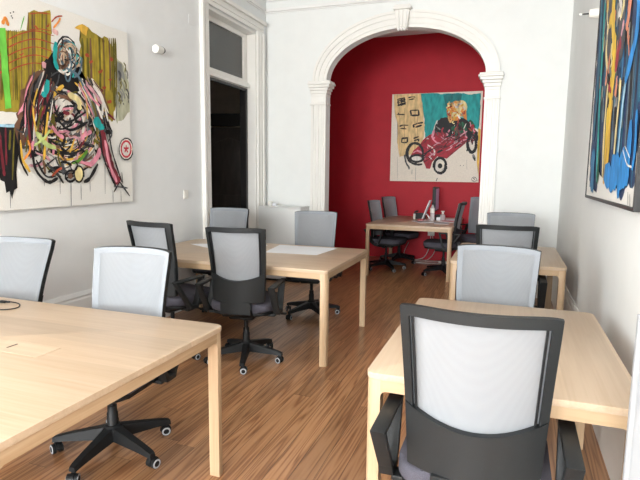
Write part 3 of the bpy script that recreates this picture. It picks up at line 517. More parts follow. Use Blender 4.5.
('s','rose',0.0151,[(3.158,1.795),(3.132,1.762),(3.102,1.734),(3.068,1.712),(3.033,1.699),(2.999,1.693),(2.967,1.695)]),
('s','rose',0.0152,[(2.862,1.711),(2.86,1.774),(2.873,1.839),(2.901,1.904),(2.942,1.965),(2.995,2.017),(3.056,2.058)]),
('s','pink',0.013,[(3.288,1.83),(3.287,1.813),(3.283,1.796),(3.278,1.779),(3.271,1.763),(3.263,1.748),(3.252,1.734)]),
('s','charcoal',0.0114,[(3.237,1.86),(3.225,1.838),(3.21,1.817),(3.193,1.798),(3.174,1.78),(3.154,1.765),(3.133,1.753)]),
('s','grey',0.0138,[(3.125,1.739),(3.116,1.714),(3.101,1.69),(3.08,1.67),(3.056,1.656),(3.029,1.649),(3.003,1.648)]),
('s','charcoal',0.0144,[(2.812,1.806),(2.822,1.845),(2.842,1.883),(2.871,1.918),(2.909,1.948),(2.952,1.972),(3.001,1.988)]),
('s','maroon',0.0185,[(3.202,1.558),(3.125,1.551),(3.051,1.564),(2.985,1.594),(2.932,1.638),(2.893,1.694),(2.871,1.758)]),
('s','black',0.0124,[(3.221,1.641),(3.147,1.601),(3.075,1.584),(3.011,1.589),(2.96,1.615),(2.924,1.659),(2.908,1.717)]),
('s','black',0.0139,[(3.143,1.816),(3.124,1.794),(3.103,1.777),(3.08,1.764),(3.055,1.756),(3.031,1.753),(3.007,1.756)]),
('s','black',0.0148,[(3.416,1.911),(3.408,1.872),(3.394,1.834),(3.375,1.798),(3.351,1.765),(3.322,1.735),(3.29,1.709)]),
('s','black',0.0073,[(3.244,1.608),(3.212,1.567),(3.175,1.531),(3.134,1.502),(3.091,1.479),(3.047,1.465),(3.004,1.458)]),
('s','charcoal',0.0113,[(3.153,1.748),(3.148,1.74),(3.143,1.732),(3.136,1.725),(3.129,1.719),(3.121,1.713),(3.113,1.708)]),
('s','cream',0.0108,[(2.959,1.758),(2.949,1.788),(2.943,1.82),(2.94,1.851),(2.941,1.882),(2.946,1.913),(2.954,1.943)]),
('s','pink',0.0159,[(2.975,1.819),(2.976,1.837),(2.979,1.854),(2.984,1.872),(2.991,1.889),(3.0,1.906),(3.01,1.922)]),
('s','ochre',0.0089,[(3.075,1.689),(3.024,1.689),(2.977,1.7),(2.938,1.721),(2.908,1.75),(2.888,1.785),(2.881,1.824)]),
('s','black',0.0125,[(3.359,1.957),(3.374,1.916),(3.382,1.874),(3.384,1.832),(3.38,1.789),(3.369,1.749),(3.352,1.711)]),
('s','black',0.0168,[(3.289,1.824),(3.292,1.808),(3.293,1.791),(3.291,1.774),(3.287,1.758),(3.28,1.741),(3.271,1.725)]),
('s','ochre',0.0092,[(3.314,1.762),(3.269,1.688),(3.205,1.626),(3.13,1.583),(3.051,1.561),(2.978,1.563),(2.915,1.585)]),
('s','cream',0.0084,[(3.023,1.937),(3.022,1.949),(3.024,1.962),(3.029,1.976),(3.036,1.988),(3.045,2.0),(3.057,2.011)]),
('s','brown',0.0124,[(3.189,1.718),(3.161,1.712),(3.134,1.709),(3.107,1.708),(3.081,1.71),(3.056,1.715),(3.033,1.723)]),
('s','rose',0.0175,[(2.972,1.662),(2.953,1.695),(2.943,1.732),(2.943,1.77),(2.953,1.806),(2.972,1.837),(2.998,1.861)]),
('s','black',0.0075,[(3.128,1.549),(3.086,1.559),(3.051,1.581),(3.024,1.613),(3.008,1.653),(3.002,1.698),(3.007,1.747)]),
('s','charcoal',0.0083,[(2.8,1.819),(2.835,1.884),(2.89,1.943),(2.963,1.989),(3.048,2.02),(3.137,2.031),(3.225,2.02)]),
('s','brown',0.0171,[(2.993,1.776),(2.961,1.811),(2.941,1.852),(2.933,1.897),(2.938,1.942),(2.956,1.984),(2.986,2.019)]),
('s','black',0.0075,[(3.104,1.703),(3.071,1.7),(3.039,1.704),(3.011,1.713),(2.986,1.727),(2.967,1.746),(2.954,1.768)]),
('s','cream',0.0165,[(3.235,1.689),(3.226,1.657),(3.213,1.626),(3.195,1.598),(3.173,1.572),(3.148,1.549),(3.121,1.53)]),
('s','brown',0.0089,[(2.854,1.741),(2.854,1.803),(2.869,1.864),(2.901,1.92),(2.945,1.968),(3.001,2.004),(3.064,2.026)]),
('s','tan',0.0166,[(3.28,1.861),(3.272,1.836),(3.26,1.812),(3.244,1.789),(3.224,1.77),(3.201,1.754),(3.176,1.742)]),
('s','black',0.017,[(3.125,1.845),(3.122,1.834),(3.118,1.824),(3.112,1.814),(3.105,1.805),(3.097,1.796),(3.088,1.788)]),
('s','black',0.0138,[(3.146,1.678),(3.116,1.638),(3.08,1.605),(3.04,1.583),(2.999,1.571),(2.961,1.572),(2.926,1.583)]),
('s','ochre',0.0173,[(3.284,1.61),(3.246,1.583),(3.207,1.562),(3.166,1.546),(3.124,1.536),(3.084,1.533),(3.045,1.535)]),
('s','grey',0.0091,[(3.373,1.765),(3.337,1.716),(3.285,1.677),(3.222,1.65),(3.156,1.64),(3.094,1.645),(3.04,1.666)]),
('s','grey',0.007,[(2.953,1.702),(2.922,1.739),(2.901,1.782),(2.891,1.828),(2.892,1.876),(2.904,1.923),(2.927,1.967)]),
('s','rose',0.0123,[(3.202,1.681),(3.17,1.678),(3.141,1.684),(3.116,1.696),(3.098,1.714),(3.088,1.736),(3.088,1.761)]),
('s','maroon',0.0074,[(3.096,1.704),(3.072,1.699),(3.048,1.697),(3.024,1.699),(3.003,1.705),(2.984,1.715),(2.969,1.728)]),
('s','black',0.0114,[(3.007,1.734),(2.985,1.755),(2.972,1.781),(2.969,1.81),(2.976,1.839),(2.992,1.867),(3.018,1.892)]),
('s','black',0.0179,[(3.258,1.739),(3.253,1.716),(3.245,1.694),(3.234,1.673),(3.22,1.652),(3.204,1.634),(3.186,1.617)]),
('s','cream',0.0161,[(2.852,1.753),(2.842,1.798),(2.843,1.844),(2.855,1.889),(2.878,1.933),(2.911,1.972),(2.952,2.005)]),
('s','black',0.0165,[(2.973,1.673),(2.928,1.68),(2.887,1.7),(2.855,1.73),(2.83,1.769),(2.815,1.816),(2.811,1.868)]),
('s','cream',0.0087,[(3.201,1.57),(3.122,1.558),(3.044,1.567),(2.972,1.594),(2.911,1.637),(2.863,1.693),(2.831,1.758)]),
('s','darkolive',0.0131,[(2.976,1.746),(2.969,1.762),(2.967,1.779),(2.969,1.797),(2.976,1.815),(2.987,1.832),(3.002,1.847)]),
('s','rose',0.0085,[(3.002,1.595),(2.942,1.606),(2.892,1.634),(2.855,1.676),(2.835,1.729),(2.831,1.788),(2.844,1.85)]),
('s','black',0.0137,[(2.934,1.578),(2.931,1.611),(2.934,1.645),(2.944,1.679),(2.96,1.712),(2.982,1.742),(3.008,1.768)]),
('s','black',0.0185,[(3.31,1.678),(3.245,1.625),(3.167,1.59),(3.084,1.573),(3.004,1.577),(2.933,1.599),(2.878,1.637)]),
('s','cream',0.0193,[(3.168,1.81),(3.167,1.794),(3.163,1.779),(3.159,1.764),(3.152,1.749),(3.144,1.736),(3.134,1.723)]),
('s','cream',0.0084,[(3.234,1.724),(3.21,1.698),(3.183,1.676),(3.153,1.658),(3.123,1.645),(3.091,1.637),(3.06,1.633)]),
('s','black',0.0102,[(3.166,1.707),(3.123,1.685),(3.08,1.671),(3.037,1.665),(2.998,1.669),(2.964,1.681),(2.935,1.7)]),
('s','pink',0.0156,[(3.23,1.853),(3.198,1.812),(3.156,1.777),(3.107,1.752),(3.053,1.736),(3.001,1.732),(2.951,1.738)]),
('s','cream',0.015,[(2.978,1.602),(2.944,1.61),(2.913,1.623),(2.885,1.639),(2.861,1.659),(2.84,1.682),(2.824,1.707)]),
('s','cream',0.0114,[(3.079,1.774),(3.075,1.781),(3.071,1.789),(3.068,1.797),(3.066,1.806),(3.066,1.815),(3.066,1.824)]),
('s','darkolive',0.0144,[(2.975,1.798),(2.973,1.81),(2.973,1.823),(2.975,1.835),(2.977,1.847),(2.981,1.859),(2.987,1.871)]),
('s','ochre',0.0153,[(3.473,1.943),(3.475,1.91),(3.473,1.877),(3.467,1.844),(3.457,1.812),(3.444,1.78),(3.427,1.751)]),
('s','ochre',0.0085,[(3.418,1.783),(3.384,1.704),(3.333,1.632),(3.271,1.571),(3.201,1.527),(3.129,1.5),(3.058,1.492)]),
('s','charcoal',0.0122,[(3.234,1.853),(3.239,1.812),(3.227,1.77),(3.201,1.731),(3.163,1.699),(3.116,1.676),(3.066,1.665)]),
('s','black',0.0138,[(2.966,1.856),(2.948,1.897),(2.94,1.942),(2.941,1.99),(2.952,2.038),(2.972,2.084),(3.001,2.125)]),
('s','ochre',0.0185,[(3.081,1.661),(3.052,1.666),(3.027,1.676),(3.007,1.692),(2.993,1.712),(2.986,1.734),(2.986,1.759)]),
('s','charcoal',0.0111,[(3.345,1.757),(3.32,1.701),(3.282,1.655),(3.234,1.619),(3.18,1.595),(3.121,1.586),(3.062,1.589)]),
('s','black',0.0071,[(2.996,1.631),(2.978,1.635),(2.962,1.641),(2.948,1.651),(2.937,1.662),(2.928,1.676),(2.923,1.691)]),
('s','black',0.0213,[(3.488,1.803),(3.448,1.767),(3.433,1.759)]),
('s','pink',0.0222,[(2.855,1.869),(2.915,1.842),(2.969,1.807)]),
('s','brown',0.0108,[(2.681,1.657),(2.732,1.664),(2.793,1.654)]),
('s','brown',0.0173,[(3.262,1.557),(3.256,1.512),(3.289,1.497)]),
('s','charcoal',0.0223,[(3.14,1.827),(3.095,1.803),(3.044,1.789)]),
('s','charcoal',0.0102,[(2.996,1.758),(2.973,1.719),(2.957,1.7)]),
('s','black',0.0274,[(3.127,1.979),(3.159,1.955),(3.195,1.939)]),
('s','darkolive',0.023,[(2.985,1.604),(3.011,1.574),(3.029,1.537)]),
('s','ochre',0.0109,[(2.986,1.574),(3.021,1.547),(3.077,1.497)]),
('s','cream',0.0143,[(3.311,1.941),(3.346,1.933),(3.418,1.947)]),
('s','black',0.0193,[(2.835,1.571),(2.79,1.553),(2.759,1.561)]),
('s','black',0.0247,[(3.217,1.66),(3.303,1.647),(3.357,1.643)]),
('s','cream',0.0192,[(3.119,1.499),(3.158,1.464),(3.198,1.447)]),
('s','black',0.0165,[(2.954,2.041),(2.941,2.001),(2.958,1.965)]),
('s','black',0.0115,[(3.241,2.125),(3.21,2.076),(3.208,2.024)]),
('s','cream',0.0242,[(3.251,2.06),(3.195,2.019),(3.139,2.004)]),
('s','grey',0.0138,[(3.323,1.576),(3.34,1.528),(3.327,1.504)]),
('s','slate',0.0176,[(2.837,1.82),(2.805,1.757),(2.802,1.723)]),
('s','brown',0.02,[(3.012,1.573),(3.046,1.538),(3.068,1.519)]),
('s','pink',0.0119,[(2.818,1.807),(2.77,1.767),(2.703,1.739)]),
('s','maroon',0.0173,[(3.094,1.881),(3.15,1.87),(3.17,1.84)]),
('s','black',0.0243,[(3.167,1.822),(3.209,1.819),(3.252,1.812)]),
('s','black',0.0235,[(3.167,1.961),(3.201,1.908),(3.221,1.882)]),
('s','black',0.0118,[(2.746,1.88),(2.727,1.824),(2.691,1.762)]),
('s','black',0.0131,[(2.869,1.898),(2.91,1.89),(2.965,1.863)]),
('s','black',0.0177,[(2.958,2.061),(2.916,2.044),(2.866,2.046)]),
('s','black',0.0162,[(2.945,1.463),(2.981,1.418),(3.028,1.355)]),
('s','charcoal',0.0162,[(2.82,1.842),(2.854,1.829),(2.887,1.822)]),
('s','slate',0.0112,[(2.897,1.962),(2.946,1.943),(2.995,1.943)]),
('s','black',0.0232,[(3.002,1.582),(3.03,1.578),(3.035,1.547)]),
('s','black',0.0105,[(2.854,1.817),(2.893,1.799),(2.915,1.765)]),
('s','black',0.0183,[(2.932,1.843),(2.967,1.837),(3.028,1.804)]),
('s','black',0.0208,[(3.194,1.599),(3.131,1.561),(3.081,1.547)]),
('s','black',0.011,[(2.957,1.534),(2.884,1.486),(2.84,1.456)]),
('s','black',0.0186,[(3.188,2.042),(3.221,2.021),(3.229,2.005)]),
('s','charcoal',0.0175,[(3.263,1.963),(3.274,1.912),(3.266,1.888)]),
('s','maroon',0.0175,[(3.433,1.923),(3.521,1.912),(3.599,1.871)]),
('s','cream',0.0262,[(3.045,1.953),(3.05,1.924),(3.026,1.878)]),
('s','black',0.0202,[(2.973,1.98),(2.979,1.926),(2.99,1.876)]),
('s','black',0.0254,[(3.03,1.466),(2.955,1.465),(2.894,1.436)]),
('s','black',0.0253,[(3.049,1.716),(3.055,1.671),(3.031,1.638)]),
('s','charcoal',0.0172,[(2.886,1.491),(2.94,1.454),(2.992,1.414)]),
('s','black',0.0159,[(3.303,1.895),(3.292,1.861),(3.293,1.844)]),
('s','black',0.0189,[(2.893,1.617),(2.895,1.562),(2.894,1.532)]),
('s','tan',0.0138,[(3.152,1.445),(3.172,1.428),(3.206,1.392)]),
('s','tan',0.0232,[(3.161,1.906),(3.103,1.87),(3.033,1.825)]),
('s','rose',0.0295,[(3.281,1.958),(3.325,1.922),(3.351,1.905)]),
('s','charcoal',0.0262,[(2.946,1.799),(2.919,1.737),(2.908,1.678)]),
('s','charcoal',0.0184,[(2.741,1.764),(2.787,1.775),(2.807,1.767)]),
('s','black',0.0306,[(3.417,1.84),(3.463,1.825),(3.52,1.782)]),
('s','charcoal',0.0115,[(2.656,1.726),(2.689,1.707),(2.746,1.708)]),
('s','cream',0.0134,[(2.802,1.825),(2.764,1.812),(2.756,1.78)]),
('s','black',0.0137,[(3.176,1.689),(3.202,1.629),(3.258,1.587)]),
('s','black',0.02,[(3.492,1.86),(3.511,1.821),(3.524,1.763)]),
('s','tan',0.0215,[(2.805,1.682),(2.855,1.661),(2.874,1.626)]),
('s','slate',0.0154,[(2.858,1.816),(2.877,1.797),(2.89,1.781)]),
('s','grey',0.0215,[(2.885,1.58),(2.851,1.537),(2.839,1.514)]),
('s','charcoal',0.0205,[(2.919,1.967),(2.84,1.935),(2.786,1.902)]),
('s','brown',0.0287,[(3.379,1.817),(3.327,1.78),(3.26,1.73)]),
('s','ochre',0.0163,[(2.816,1.831),(2.789,1.799),(2.767,1.742)]),
('s','ochre',0.0146,[(3.153,1.687),(3.131,1.64),(3.095,1.571)]),
('s','charcoal',0.012,[(3.248,1.67),(3.276,1.667),(3.338,1.641)]),
('s','darkolive',0.0276,[(2.947,1.88),(2.961,1.823),(2.945,1.788)]),
('s','charcoal',0.0291,[(3.053,2.065),(3.049,2.031),(3.059,2.0)]),
('s','charcoal',0.0243,[(2.801,1.865),(2.751,1.833),(2.716,1.817)]),
('s','charcoal',0.0156,[(3.124,1.584),(3.163,1.569),(3.175,1.556)]),
('s','maroon',0.0102,[(2.711,1.722),(2.728,1.693),(2.718,1.652)]),
('s','ochre',0.0152,[(3.181,2.11),(3.234,2.08),(3.273,2.052)]),
('s','tan',0.0138,[(3.163,2.01),(3.139,1.975),(3.115,1.962)]),
('s','darkolive',0.0102,[(2.848,1.927),(2.828,1.885),(2.783,1.867)]),
('s','ochre',0.0139,[(2.936,1.897),(2.889,1.87),(2.85,1.834)]),
('s','cream',0.0161,[(3.21,1.512),(3.254,1.511),(3.313,1.495)]),
('s','brown',0.0207,[(3.009,1.624),(2.928,1.611),(2.869,1.582)]),
('s','ochre',0.0279,[(3.073,2.072),(3.01,2.022),(2.96,1.967)]),
('s','brown',0.0207,[(2.86,1.732),(2.798,1.697),(2.757,1.677)]),
('s','black',0.0182,[(3.241,1.926),(3.18,1.868),(3.159,1.843)]),
('s','black',0.0177,[(3.355,1.618),(3.401,1.57),(3.406,1.539)]),
('s','slate',0.0089,[(2.859,1.949),(2.814,1.91),(2.78,1.854)]),
('s','pink',0.0305,[(3.455,2.044),(3.456,2.018),(3.441,1.977)]),
('s','rose',0.0196,[(2.861,1.5),(2.791,1.48),(2.736,1.484)]),
('s','rose',0.0151,[(3.202,1.624),(3.175,1.562),(3.159,1.499)]),
('s','maroon',0.0195,[(3.252,1.705),(3.24,1.671),(3.197,1.618)]),
('s','pink',0.0118,[(2.857,1.766),(2.913,1.765),(2.975,1.745)]),
('s','charcoal',0.0204,[(3.03,1.5),(3.014,1.467),(3.031,1.418)]),
('s','cream',0.0186,[(2.889,1.628),(2.891,1.599),(2.869,1.574)]),
('s','charcoal',0.0246,[(3.526,1.925),(3.496,1.915),(3.433,1.899)]),
('s','charcoal',0.0292,[(3.288,1.587),(3.245,1.554),(3.232,1.502)]),
('s','black',0.0192,[(3.01,1.505),(3.048,1.512),(3.111,1.493)]),
('s','rose',0.0198,[(3.134,1.703),(3.181,1.698),(3.235,1.677)]),
('s','charcoal',0.0276,[(3.229,2.144),(3.232,2.131),(3.252,2.097)]),
('s','grey',0.0183,[(2.832,1.619),(2.872,1.601),(2.897,1.556)]),
('s','black',0.0152,[(2.704,1.804),(2.78,1.794),(2.829,1.777)]),
('s','maroon',0.0299,[(3.472,2.097),(3.408,2.064),(3.315,2.005)]),
('s','slate',0.0289,[(3.278,1.79),(3.307,1.76),(3.318,1.725)]),
('s','tan',0.0178,[(3.27,1.894),(3.334,1.895),(3.386,1.879)]),
('s','black',0.0236,[(3.225,1.943),(3.271,1.928),(3.328,1.899)]),
('s','slate',0.0208,[(3.188,1.468),(3.224,1.44),(3.227,1.4)]),
('s','black',0.0136,[(2.904,1.923),(2.92,1.875),(2.964,1.855)]),
('s','black',0.0099,[(2.796,1.617),(2.787,1.585),(2.789,1.56)]),
('s','pink',0.0282,[(3.325,1.888),(3.263,1.884),(3.242,1.877)]),
('s','charcoal',0.0152,[(2.784,1.984),(2.856,1.986),(2.899,1.958)]),
('s','rose',0.0239,[(2.802,1.571),(2.872,1.555),(2.916,1.518)]),
('s','brown',0.0243,[(3.16,1.52),(3.219,1.511),(3.314,1.472)]),
('s','charcoal',0.0242,[(3.006,1.483),(3.049,1.443),(3.091,1.398)]),
('s','charcoal',0.0205,[(2.752,1.614),(2.73,1.606),(2.683,1.604)]),
('s','black',0.0114,[(2.793,1.588),(2.847,1.569),(2.874,1.571)]),
('s','grey',0.0132,[(3.38,2.013),(3.407,1.992),(3.463,1.948)]),
('s','black',0.0147,[(3.014,2.023),(3.08,2.018),(3.122,1.991)]),
('s','cream',0.011,[(2.984,1.696),(2.948,1.684),(2.885,1.688)]),
('s','maroon',0.0276,[(3.062,1.89),(3.075,1.873),(3.116,1.875)]),
('s','brown',0.0196,[(3.414,2.081),(3.426,2.014),(3.423,1.963)]),
('s','rose',0.0191,[(3.22,1.763),(3.221,1.719),(3.25,1.685)]),
('s','black',0.0122,[(2.822,1.73),(2.862,1.712),(2.922,1.706)]),
('s','darkolive',0.0119,[(3.202,1.978),(3.219,1.948),(3.234,1.933)]),
('s','black',0.0198,[(2.798,1.857),(2.83,1.85),(2.833,1.818)]),
('s','brown',0.028,[(3.025,1.992),(3.097,1.987),(3.14,1.971)]),
('s','cream',0.0244,[(2.927,1.918),(2.907,1.887),(2.895,1.846)]),
('s','charcoal',0.0304,[(3.438,1.731),(3.458,1.673),(3.455,1.591)]),
('s','brown',0.0106,[(2.984,1.798),(2.977,1.767),(2.975,1.713)]),
('s','charcoal',0.0118,[(3.041,2.152),(3.016,2.08),(2.969,2.032)]),
('s','ochre',0.0212,[(2.978,1.725),(2.958,1.733),(2.915,1.719)]),
('s','pink',0.018,[(2.963,1.638),(2.952,1.608),(2.945,1.56)]),
('s','black',0.023,[(3.059,1.854),(3.028,1.826),(2.977,1.805)]),
('s','darkolive',0.0147,[(3.001,1.601),(2.99,1.54),(3.011,1.479)]),
('s','black',0.0172,[(2.983,1.725),(2.95,1.704),(2.922,1.71)]),
('s','charcoal',0.0134,[(2.962,1.548),(2.99,1.487),(3.049,1.448)]),
('s','pink',0.0216,[(3.104,2.037),(3.153,2.016),(3.232,1.993)]),
('s','charcoal',0.0238,[(3.225,1.985),(3.174,1.922),(3.155,1.88)]),
('s','charcoal',0.0306,[(3.486,1.88),(3.48,1.852),(3.456,1.813)]),
('s','pink',0.0261,[(3.137,1.536),(3.226,1.512),(3.303,1.5)]),
('s','ochre',0.018,[(2.742,1.782),(2.79,1.761),(2.845,1.751)]),
('s','black',0.0114,[(3.028,1.775),(2.991,1.729),(2.981,1.662)]),
('s','brown',0.0188,[(2.854,1.521),(2.862,1.471),(2.866,1.423)]),
('s','darkolive',0.0114,[(3.202,2.045),(3.148,2.029),(3.114,2.014)]),
('s','ochre',0.0125,[(3.372,1.752),(3.41,1.698),(3.417,1.671)]),
('s','brown',0.0274,[(3.274,2.039),(3.251,2.019),(3.22,1.969)]),
('s','slate',0.0108,[(2.814,1.681),(2.763,1.662),(2.713,1.627)]),
('s','brown',0.0279,[(3.298,1.987),(3.281,1.94),(3.267,1.915)]),
('s','charcoal',0.0165,[(3.025,1.506),(3.032,1.468),(3.013,1.443)]),
('s','black',0.0169,[(3.272,1.79),(3.343,1.8),(3.378,1.778)]),
('s','darkolive',0.0237,[(2.933,1.776),(2.98,1.718),(3.004,1.68)]),
('s','charcoal',0.0139,[(2.926,2.032),(2.98,2.026),(3.012,2.008)]),
('s','grey',0.0193,[(3.287,1.922),(3.286,1.853),(3.245,1.789)]),
('s','maroon',0.0134,[(2.824,2.006),(2.82,1.978),(2.813,1.933)]),
('s','brown',0.0312,[(3.399,1.681),(3.423,1.625),(3.494,1.586)]),
('s','darkolive',0.0313,[(3.344,1.693),(3.381,1.679),(3.383,1.659)]),
('s','tan',0.0127,[(3.308,2.175),(3.332,2.121),(3.317,2.048)]),
('s','pink',0.0304,[(3.329,1.757),(3.257,1.727),(3.21,1.686)]),
('s','black',0.0112,[(2.843,1.518),(2.816,1.499),(2.768,1.484)]),
('s','maroon',0.0199,[(2.893,2.041),(2.936,2.034),(2.948,2.007)]),
('s','rose',0.0198,[(2.934,1.968),(2.893,1.824),(2.898,1.646)]),
('s','black',0.0212,[(3.248,2.035),(3.301,1.936),(3.413,1.807)]),
('s','cream',0.0148,[(2.834,1.998),(2.798,1.858),(2.716,1.747)]),
('s','cream',0.02,[(3.352,2.168),(3.446,2.074),(3.515,1.853)]),
('s','rose',0.016,[(2.824,2.069),(2.785,1.929),(2.691,1.838)]),
('s','grey',0.0092,[(3.208,2.104),(3.3,2.012),(3.313,1.826)]),
('s','grey',0.008,[(2.845,1.996),(2.782,1.853),(2.782,1.663)]),
('s','charcoal',0.0191,[(3.328,2.108),(3.364,2.006),(3.416,1.924)]),
('s','black',0.018,[(2.921,2.145),(2.874,2.0),(2.786,1.717)]),
('s','darkolive',0.0162,[(3.234,2.051),(3.296,1.953),(3.34,1.865)]),
('s','maroon',0.0121,[(2.961,2.064),(2.898,1.916),(2.829,1.821)]),
('s','ochre',0.0175,[(3.274,2.013),(3.343,1.915),(3.35,1.783)]),
('s','grey',0.0164,[(2.967,2.144),(2.887,1.993),(2.907,1.902)]),
('s','charcoal',0.0194,[(3.32,2.055),(3.404,1.958),(3.409,1.826)]),
('s','charcoal',0.0084,[(2.978,2.077),(2.9,1.927),(2.834,1.725)]),
('s','grey',0.0106,[(3.314,2.055),(3.39,1.957),(3.454,1.784)]),
('s','charcoal',0.0157,[(2.929,2.045),(2.846,1.896),(2.778,1.775)]),
('s','charcoal',0.0206,[(3.234,2.117),(3.309,2.023),(3.307,1.801)]),
('s','brown',0.0181,[(2.94,2.018),(2.891,1.873),(2.878,1.666)]),
('s','ochre',0.0136,[(3.317,2.141),(3.356,2.04),(3.457,1.866)]),
('s','black',0.0142,[(2.827,2.054),(2.77,1.911),(2.741,1.809)]),
('s','grey',0.0144,[(3.335,2.089),(3.404,1.99),(3.469,1.835)]),
('s','black',0.0092,[(2.966,2.14),(2.904,1.992),(2.914,1.907)]),
('s','black',0.0211,[(3.264,2.077),(3.317,1.978),(3.368,1.743)]),
('s','darkolive',0.0153,[(2.804,1.932),(2.763,1.793),(2.716,1.572)]),
('s','black',0.0213,[(3.264,2.06),(3.338,1.964),(3.353,1.774)]),
('s','maroon',0.012,[(2.951,2.056),(2.889,1.908),(2.819,1.817)]),
('s','black',0.0148,[(3.362,2.094),(3.439,1.995),(3.436,1.818)]),
('s','black',0.014,[(2.95,2.114),(2.871,1.964),(2.832,1.824)]),
('s','maroon',0.0095,[(3.32,2.09),(3.387,1.992),(3.475,1.907)]),
('s','cream',0.0083,[(2.848,2.007),(2.778,1.863),(2.701,1.689)]),
('s','charcoal',0.0187,[(3.344,2.084),(3.403,1.984),(3.489,1.903)]),
('s','pink',0.0141,[(2.812,2.09),(2.759,1.949),(2.67,1.818)]),
('s','darkolive',0.0107,[(3.247,2.019),(3.343,1.925),(3.341,1.745)]),
('s','black',0.0173,[(2.931,2.083),(2.877,1.937),(2.888,1.764)]),
('s','brown',0.0184,[(3.26,2.046),(3.3,1.946),(3.362,1.783)]),
('s','cream',0.0123,[(2.902,2.143),(2.84,1.996),(2.812,1.836)]),
('s','black',0.0192,[(3.342,2.067),(3.394,1.966),(3.432,1.757)]),
('s','charcoal',0.0193,[(2.867,2.093),(2.785,1.946),(2.802,1.816)]),
('s','cream',0.0139,[(3.214,2.085),(3.263,1.987),(3.347,1.866)]),
('s','black',0.0152,[(2.812,2.083),(2.765,1.942),(2.742,1.738)]),
('s','charcoal',0.0113,[(3.288,2.137),(3.343,2.039),(3.429,1.964)]),
('s','charcoal',0.01,[(2.957,2.013),(2.905,1.867),(2.845,1.764)]),
('s','charcoal',0.016,[(3.241,2.112),(3.333,2.02),(3.375,1.78)]),
('s','darkolive',0.0176,[(2.801,1.97),(2.755,1.83),(2.765,1.628)]),
('s','brown',0.0169,[(3.369,2.158),(3.464,2.064),(3.529,1.939)]),
('s','ochre',0.0155,[(2.94,2.053),(2.902,1.909),(2.856,1.643)]),
('s','black',0.0113,[(3.292,2.112),(3.384,2.019),(3.465,1.902)]),
('s','black',0.0162,[(2.812,1.986),(2.752,1.844),(2.683,1.746)]),
('s','tan',0.018,[(3.338,2.041),(3.413,1.942),(3.489,1.826)]),
('s','darkolive',0.0096,[(2.949,2.092),(2.91,1.948),(2.798,1.749)]),
('s','black',0.0148,[(3.245,2.086),(3.337,1.993),(3.345,1.915)]),
('s','cream',0.0123,[(2.96,2.062),(2.875,1.912),(2.8,1.679)]),
('s','cream',0.0127,[(3.281,2.119),(3.374,2.026),(3.44,1.839)]),
('s','black',0.0162,[(2.797,2.077),(2.747,1.936),(2.729,1.709)]),
('s','rose',0.0111,[(3.236,2.133),(3.301,2.037),(3.384,1.908)]),
('s','pink',0.017,[(2.864,1.942),(2.821,1.8),(2.75,1.532)]),
('s','maroon',0.0164,[(3.304,2.106),(3.385,2.01),(3.465,1.776)]),
('s','black',0.0176,[(2.789,1.959),(2.732,1.818),(2.674,1.712)]),
('s','black',0.0158,[(3.255,2.082),(3.307,1.983),(3.393,1.848)]),
('s','brown',0.011,[(2.885,2.126),(2.824,1.981),(2.793,1.815)]),
('s','black',0.0132,[(3.254,2.126),(3.312,2.029),(3.403,1.861)]),
('s','cream',0.0115,[(2.965,1.955),(2.927,1.811),(2.841,1.637)]),
('s','grey',0.0187,[(3.323,2.118),(3.399,2.021),(3.469,1.864)]),
('s','black',0.0118,[(2.871,2.116),(2.789,1.968),(2.798,1.704)]),
('s','black',0.0104,[(3.361,2.037),(3.434,1.937),(3.502,1.702)]),
('s','black',0.016,[(2.864,1.978),(2.794,1.834),(2.743,1.566)]),
('s','black',0.0142,[(3.302,2.124),(3.374,2.028),(3.446,1.863)]),
('s','black',0.0171,[(2.947,2.043),(2.877,1.895),(2.808,1.786)]),
('s','brown',0.0194,[(3.252,2.108),(3.34,2.015),(3.4,1.797)]),
('s','ochre',0.0183,[(2.891,1.974),(2.847,1.831),(2.78,1.693)]),
('s','maroon',0.0162,[(3.293,2.043),(3.369,1.945),(3.454,1.739)]),
('s','black',0.0107,[(2.919,2.09),(2.834,1.941),(2.766,1.723)]),
('s','charcoal',0.0227,[(3.318,2.164),(3.399,2.069),(3.429,1.825)]),
('s','pink',0.0194,[(2.81,1.957),(2.755,1.815),(2.764,1.594)]),
('s','grey',0.0138,[(3.33,2.095),(3.391,1.996),(3.506,1.783)]),
('s','charcoal',0.0193,[(2.823,1.949),(2.768,1.807),(2.717,1.672)]),
('s','black',0.0149,[(3.24,2.008),(3.296,1.909),(3.399,1.692)]),
('s','pink',0.0114,[(2.805,2.095),(2.738,1.952),(2.723,1.739)]),
('s','grey',0.0213,[(3.283,2.123),(3.322,2.023),(3.375,1.781)]),
('s','charcoal',0.0097,[(2.89,2.073),(2.826,1.928),(2.787,1.797)]),
('s','black',0.0099,[(3.212,2.018),(3.289,1.922),(3.297,1.841)]),
('s','charcoal',0.0188,[(2.884,2.132),(2.827,1.987),(2.842,1.78)]),
('s','cream',0.0131,[(3.239,2.071),(3.274,1.971),(3.384,1.744)]),
('s','black',0.0112,[(2.809,2.048),(2.729,1.904),(2.704,1.699)]),
('s','black',0.0111,[(3.315,2.118),(3.374,2.02),(3.428,1.797)]),
('s','black',0.018,[(2.863,2.033),(2.813,1.89),(2.757,1.636)]),
('s','charcoal',0.0163,[(3.333,2.125),(3.388,2.026),(3.486,1.817)]),
('s','charcoal',0.0139,[(2.915,2.058),(2.848,1.911),(2.801,1.743)]),
('s','grey',0.0134,[(3.2,2.02),(3.275,1.925),(3.283,1.742)]),
('s','charcoal',0.0109,[(2.903,1.986),(2.842,1.841),(2.776,1.659)]),
('s','ochre',0.0091,[(3.283,2.034),(3.348,1.935),(3.39,1.769)]),
('s','black',0.0122,[(2.974,2.01),(2.898,1.861),(2.828,1.719)]),
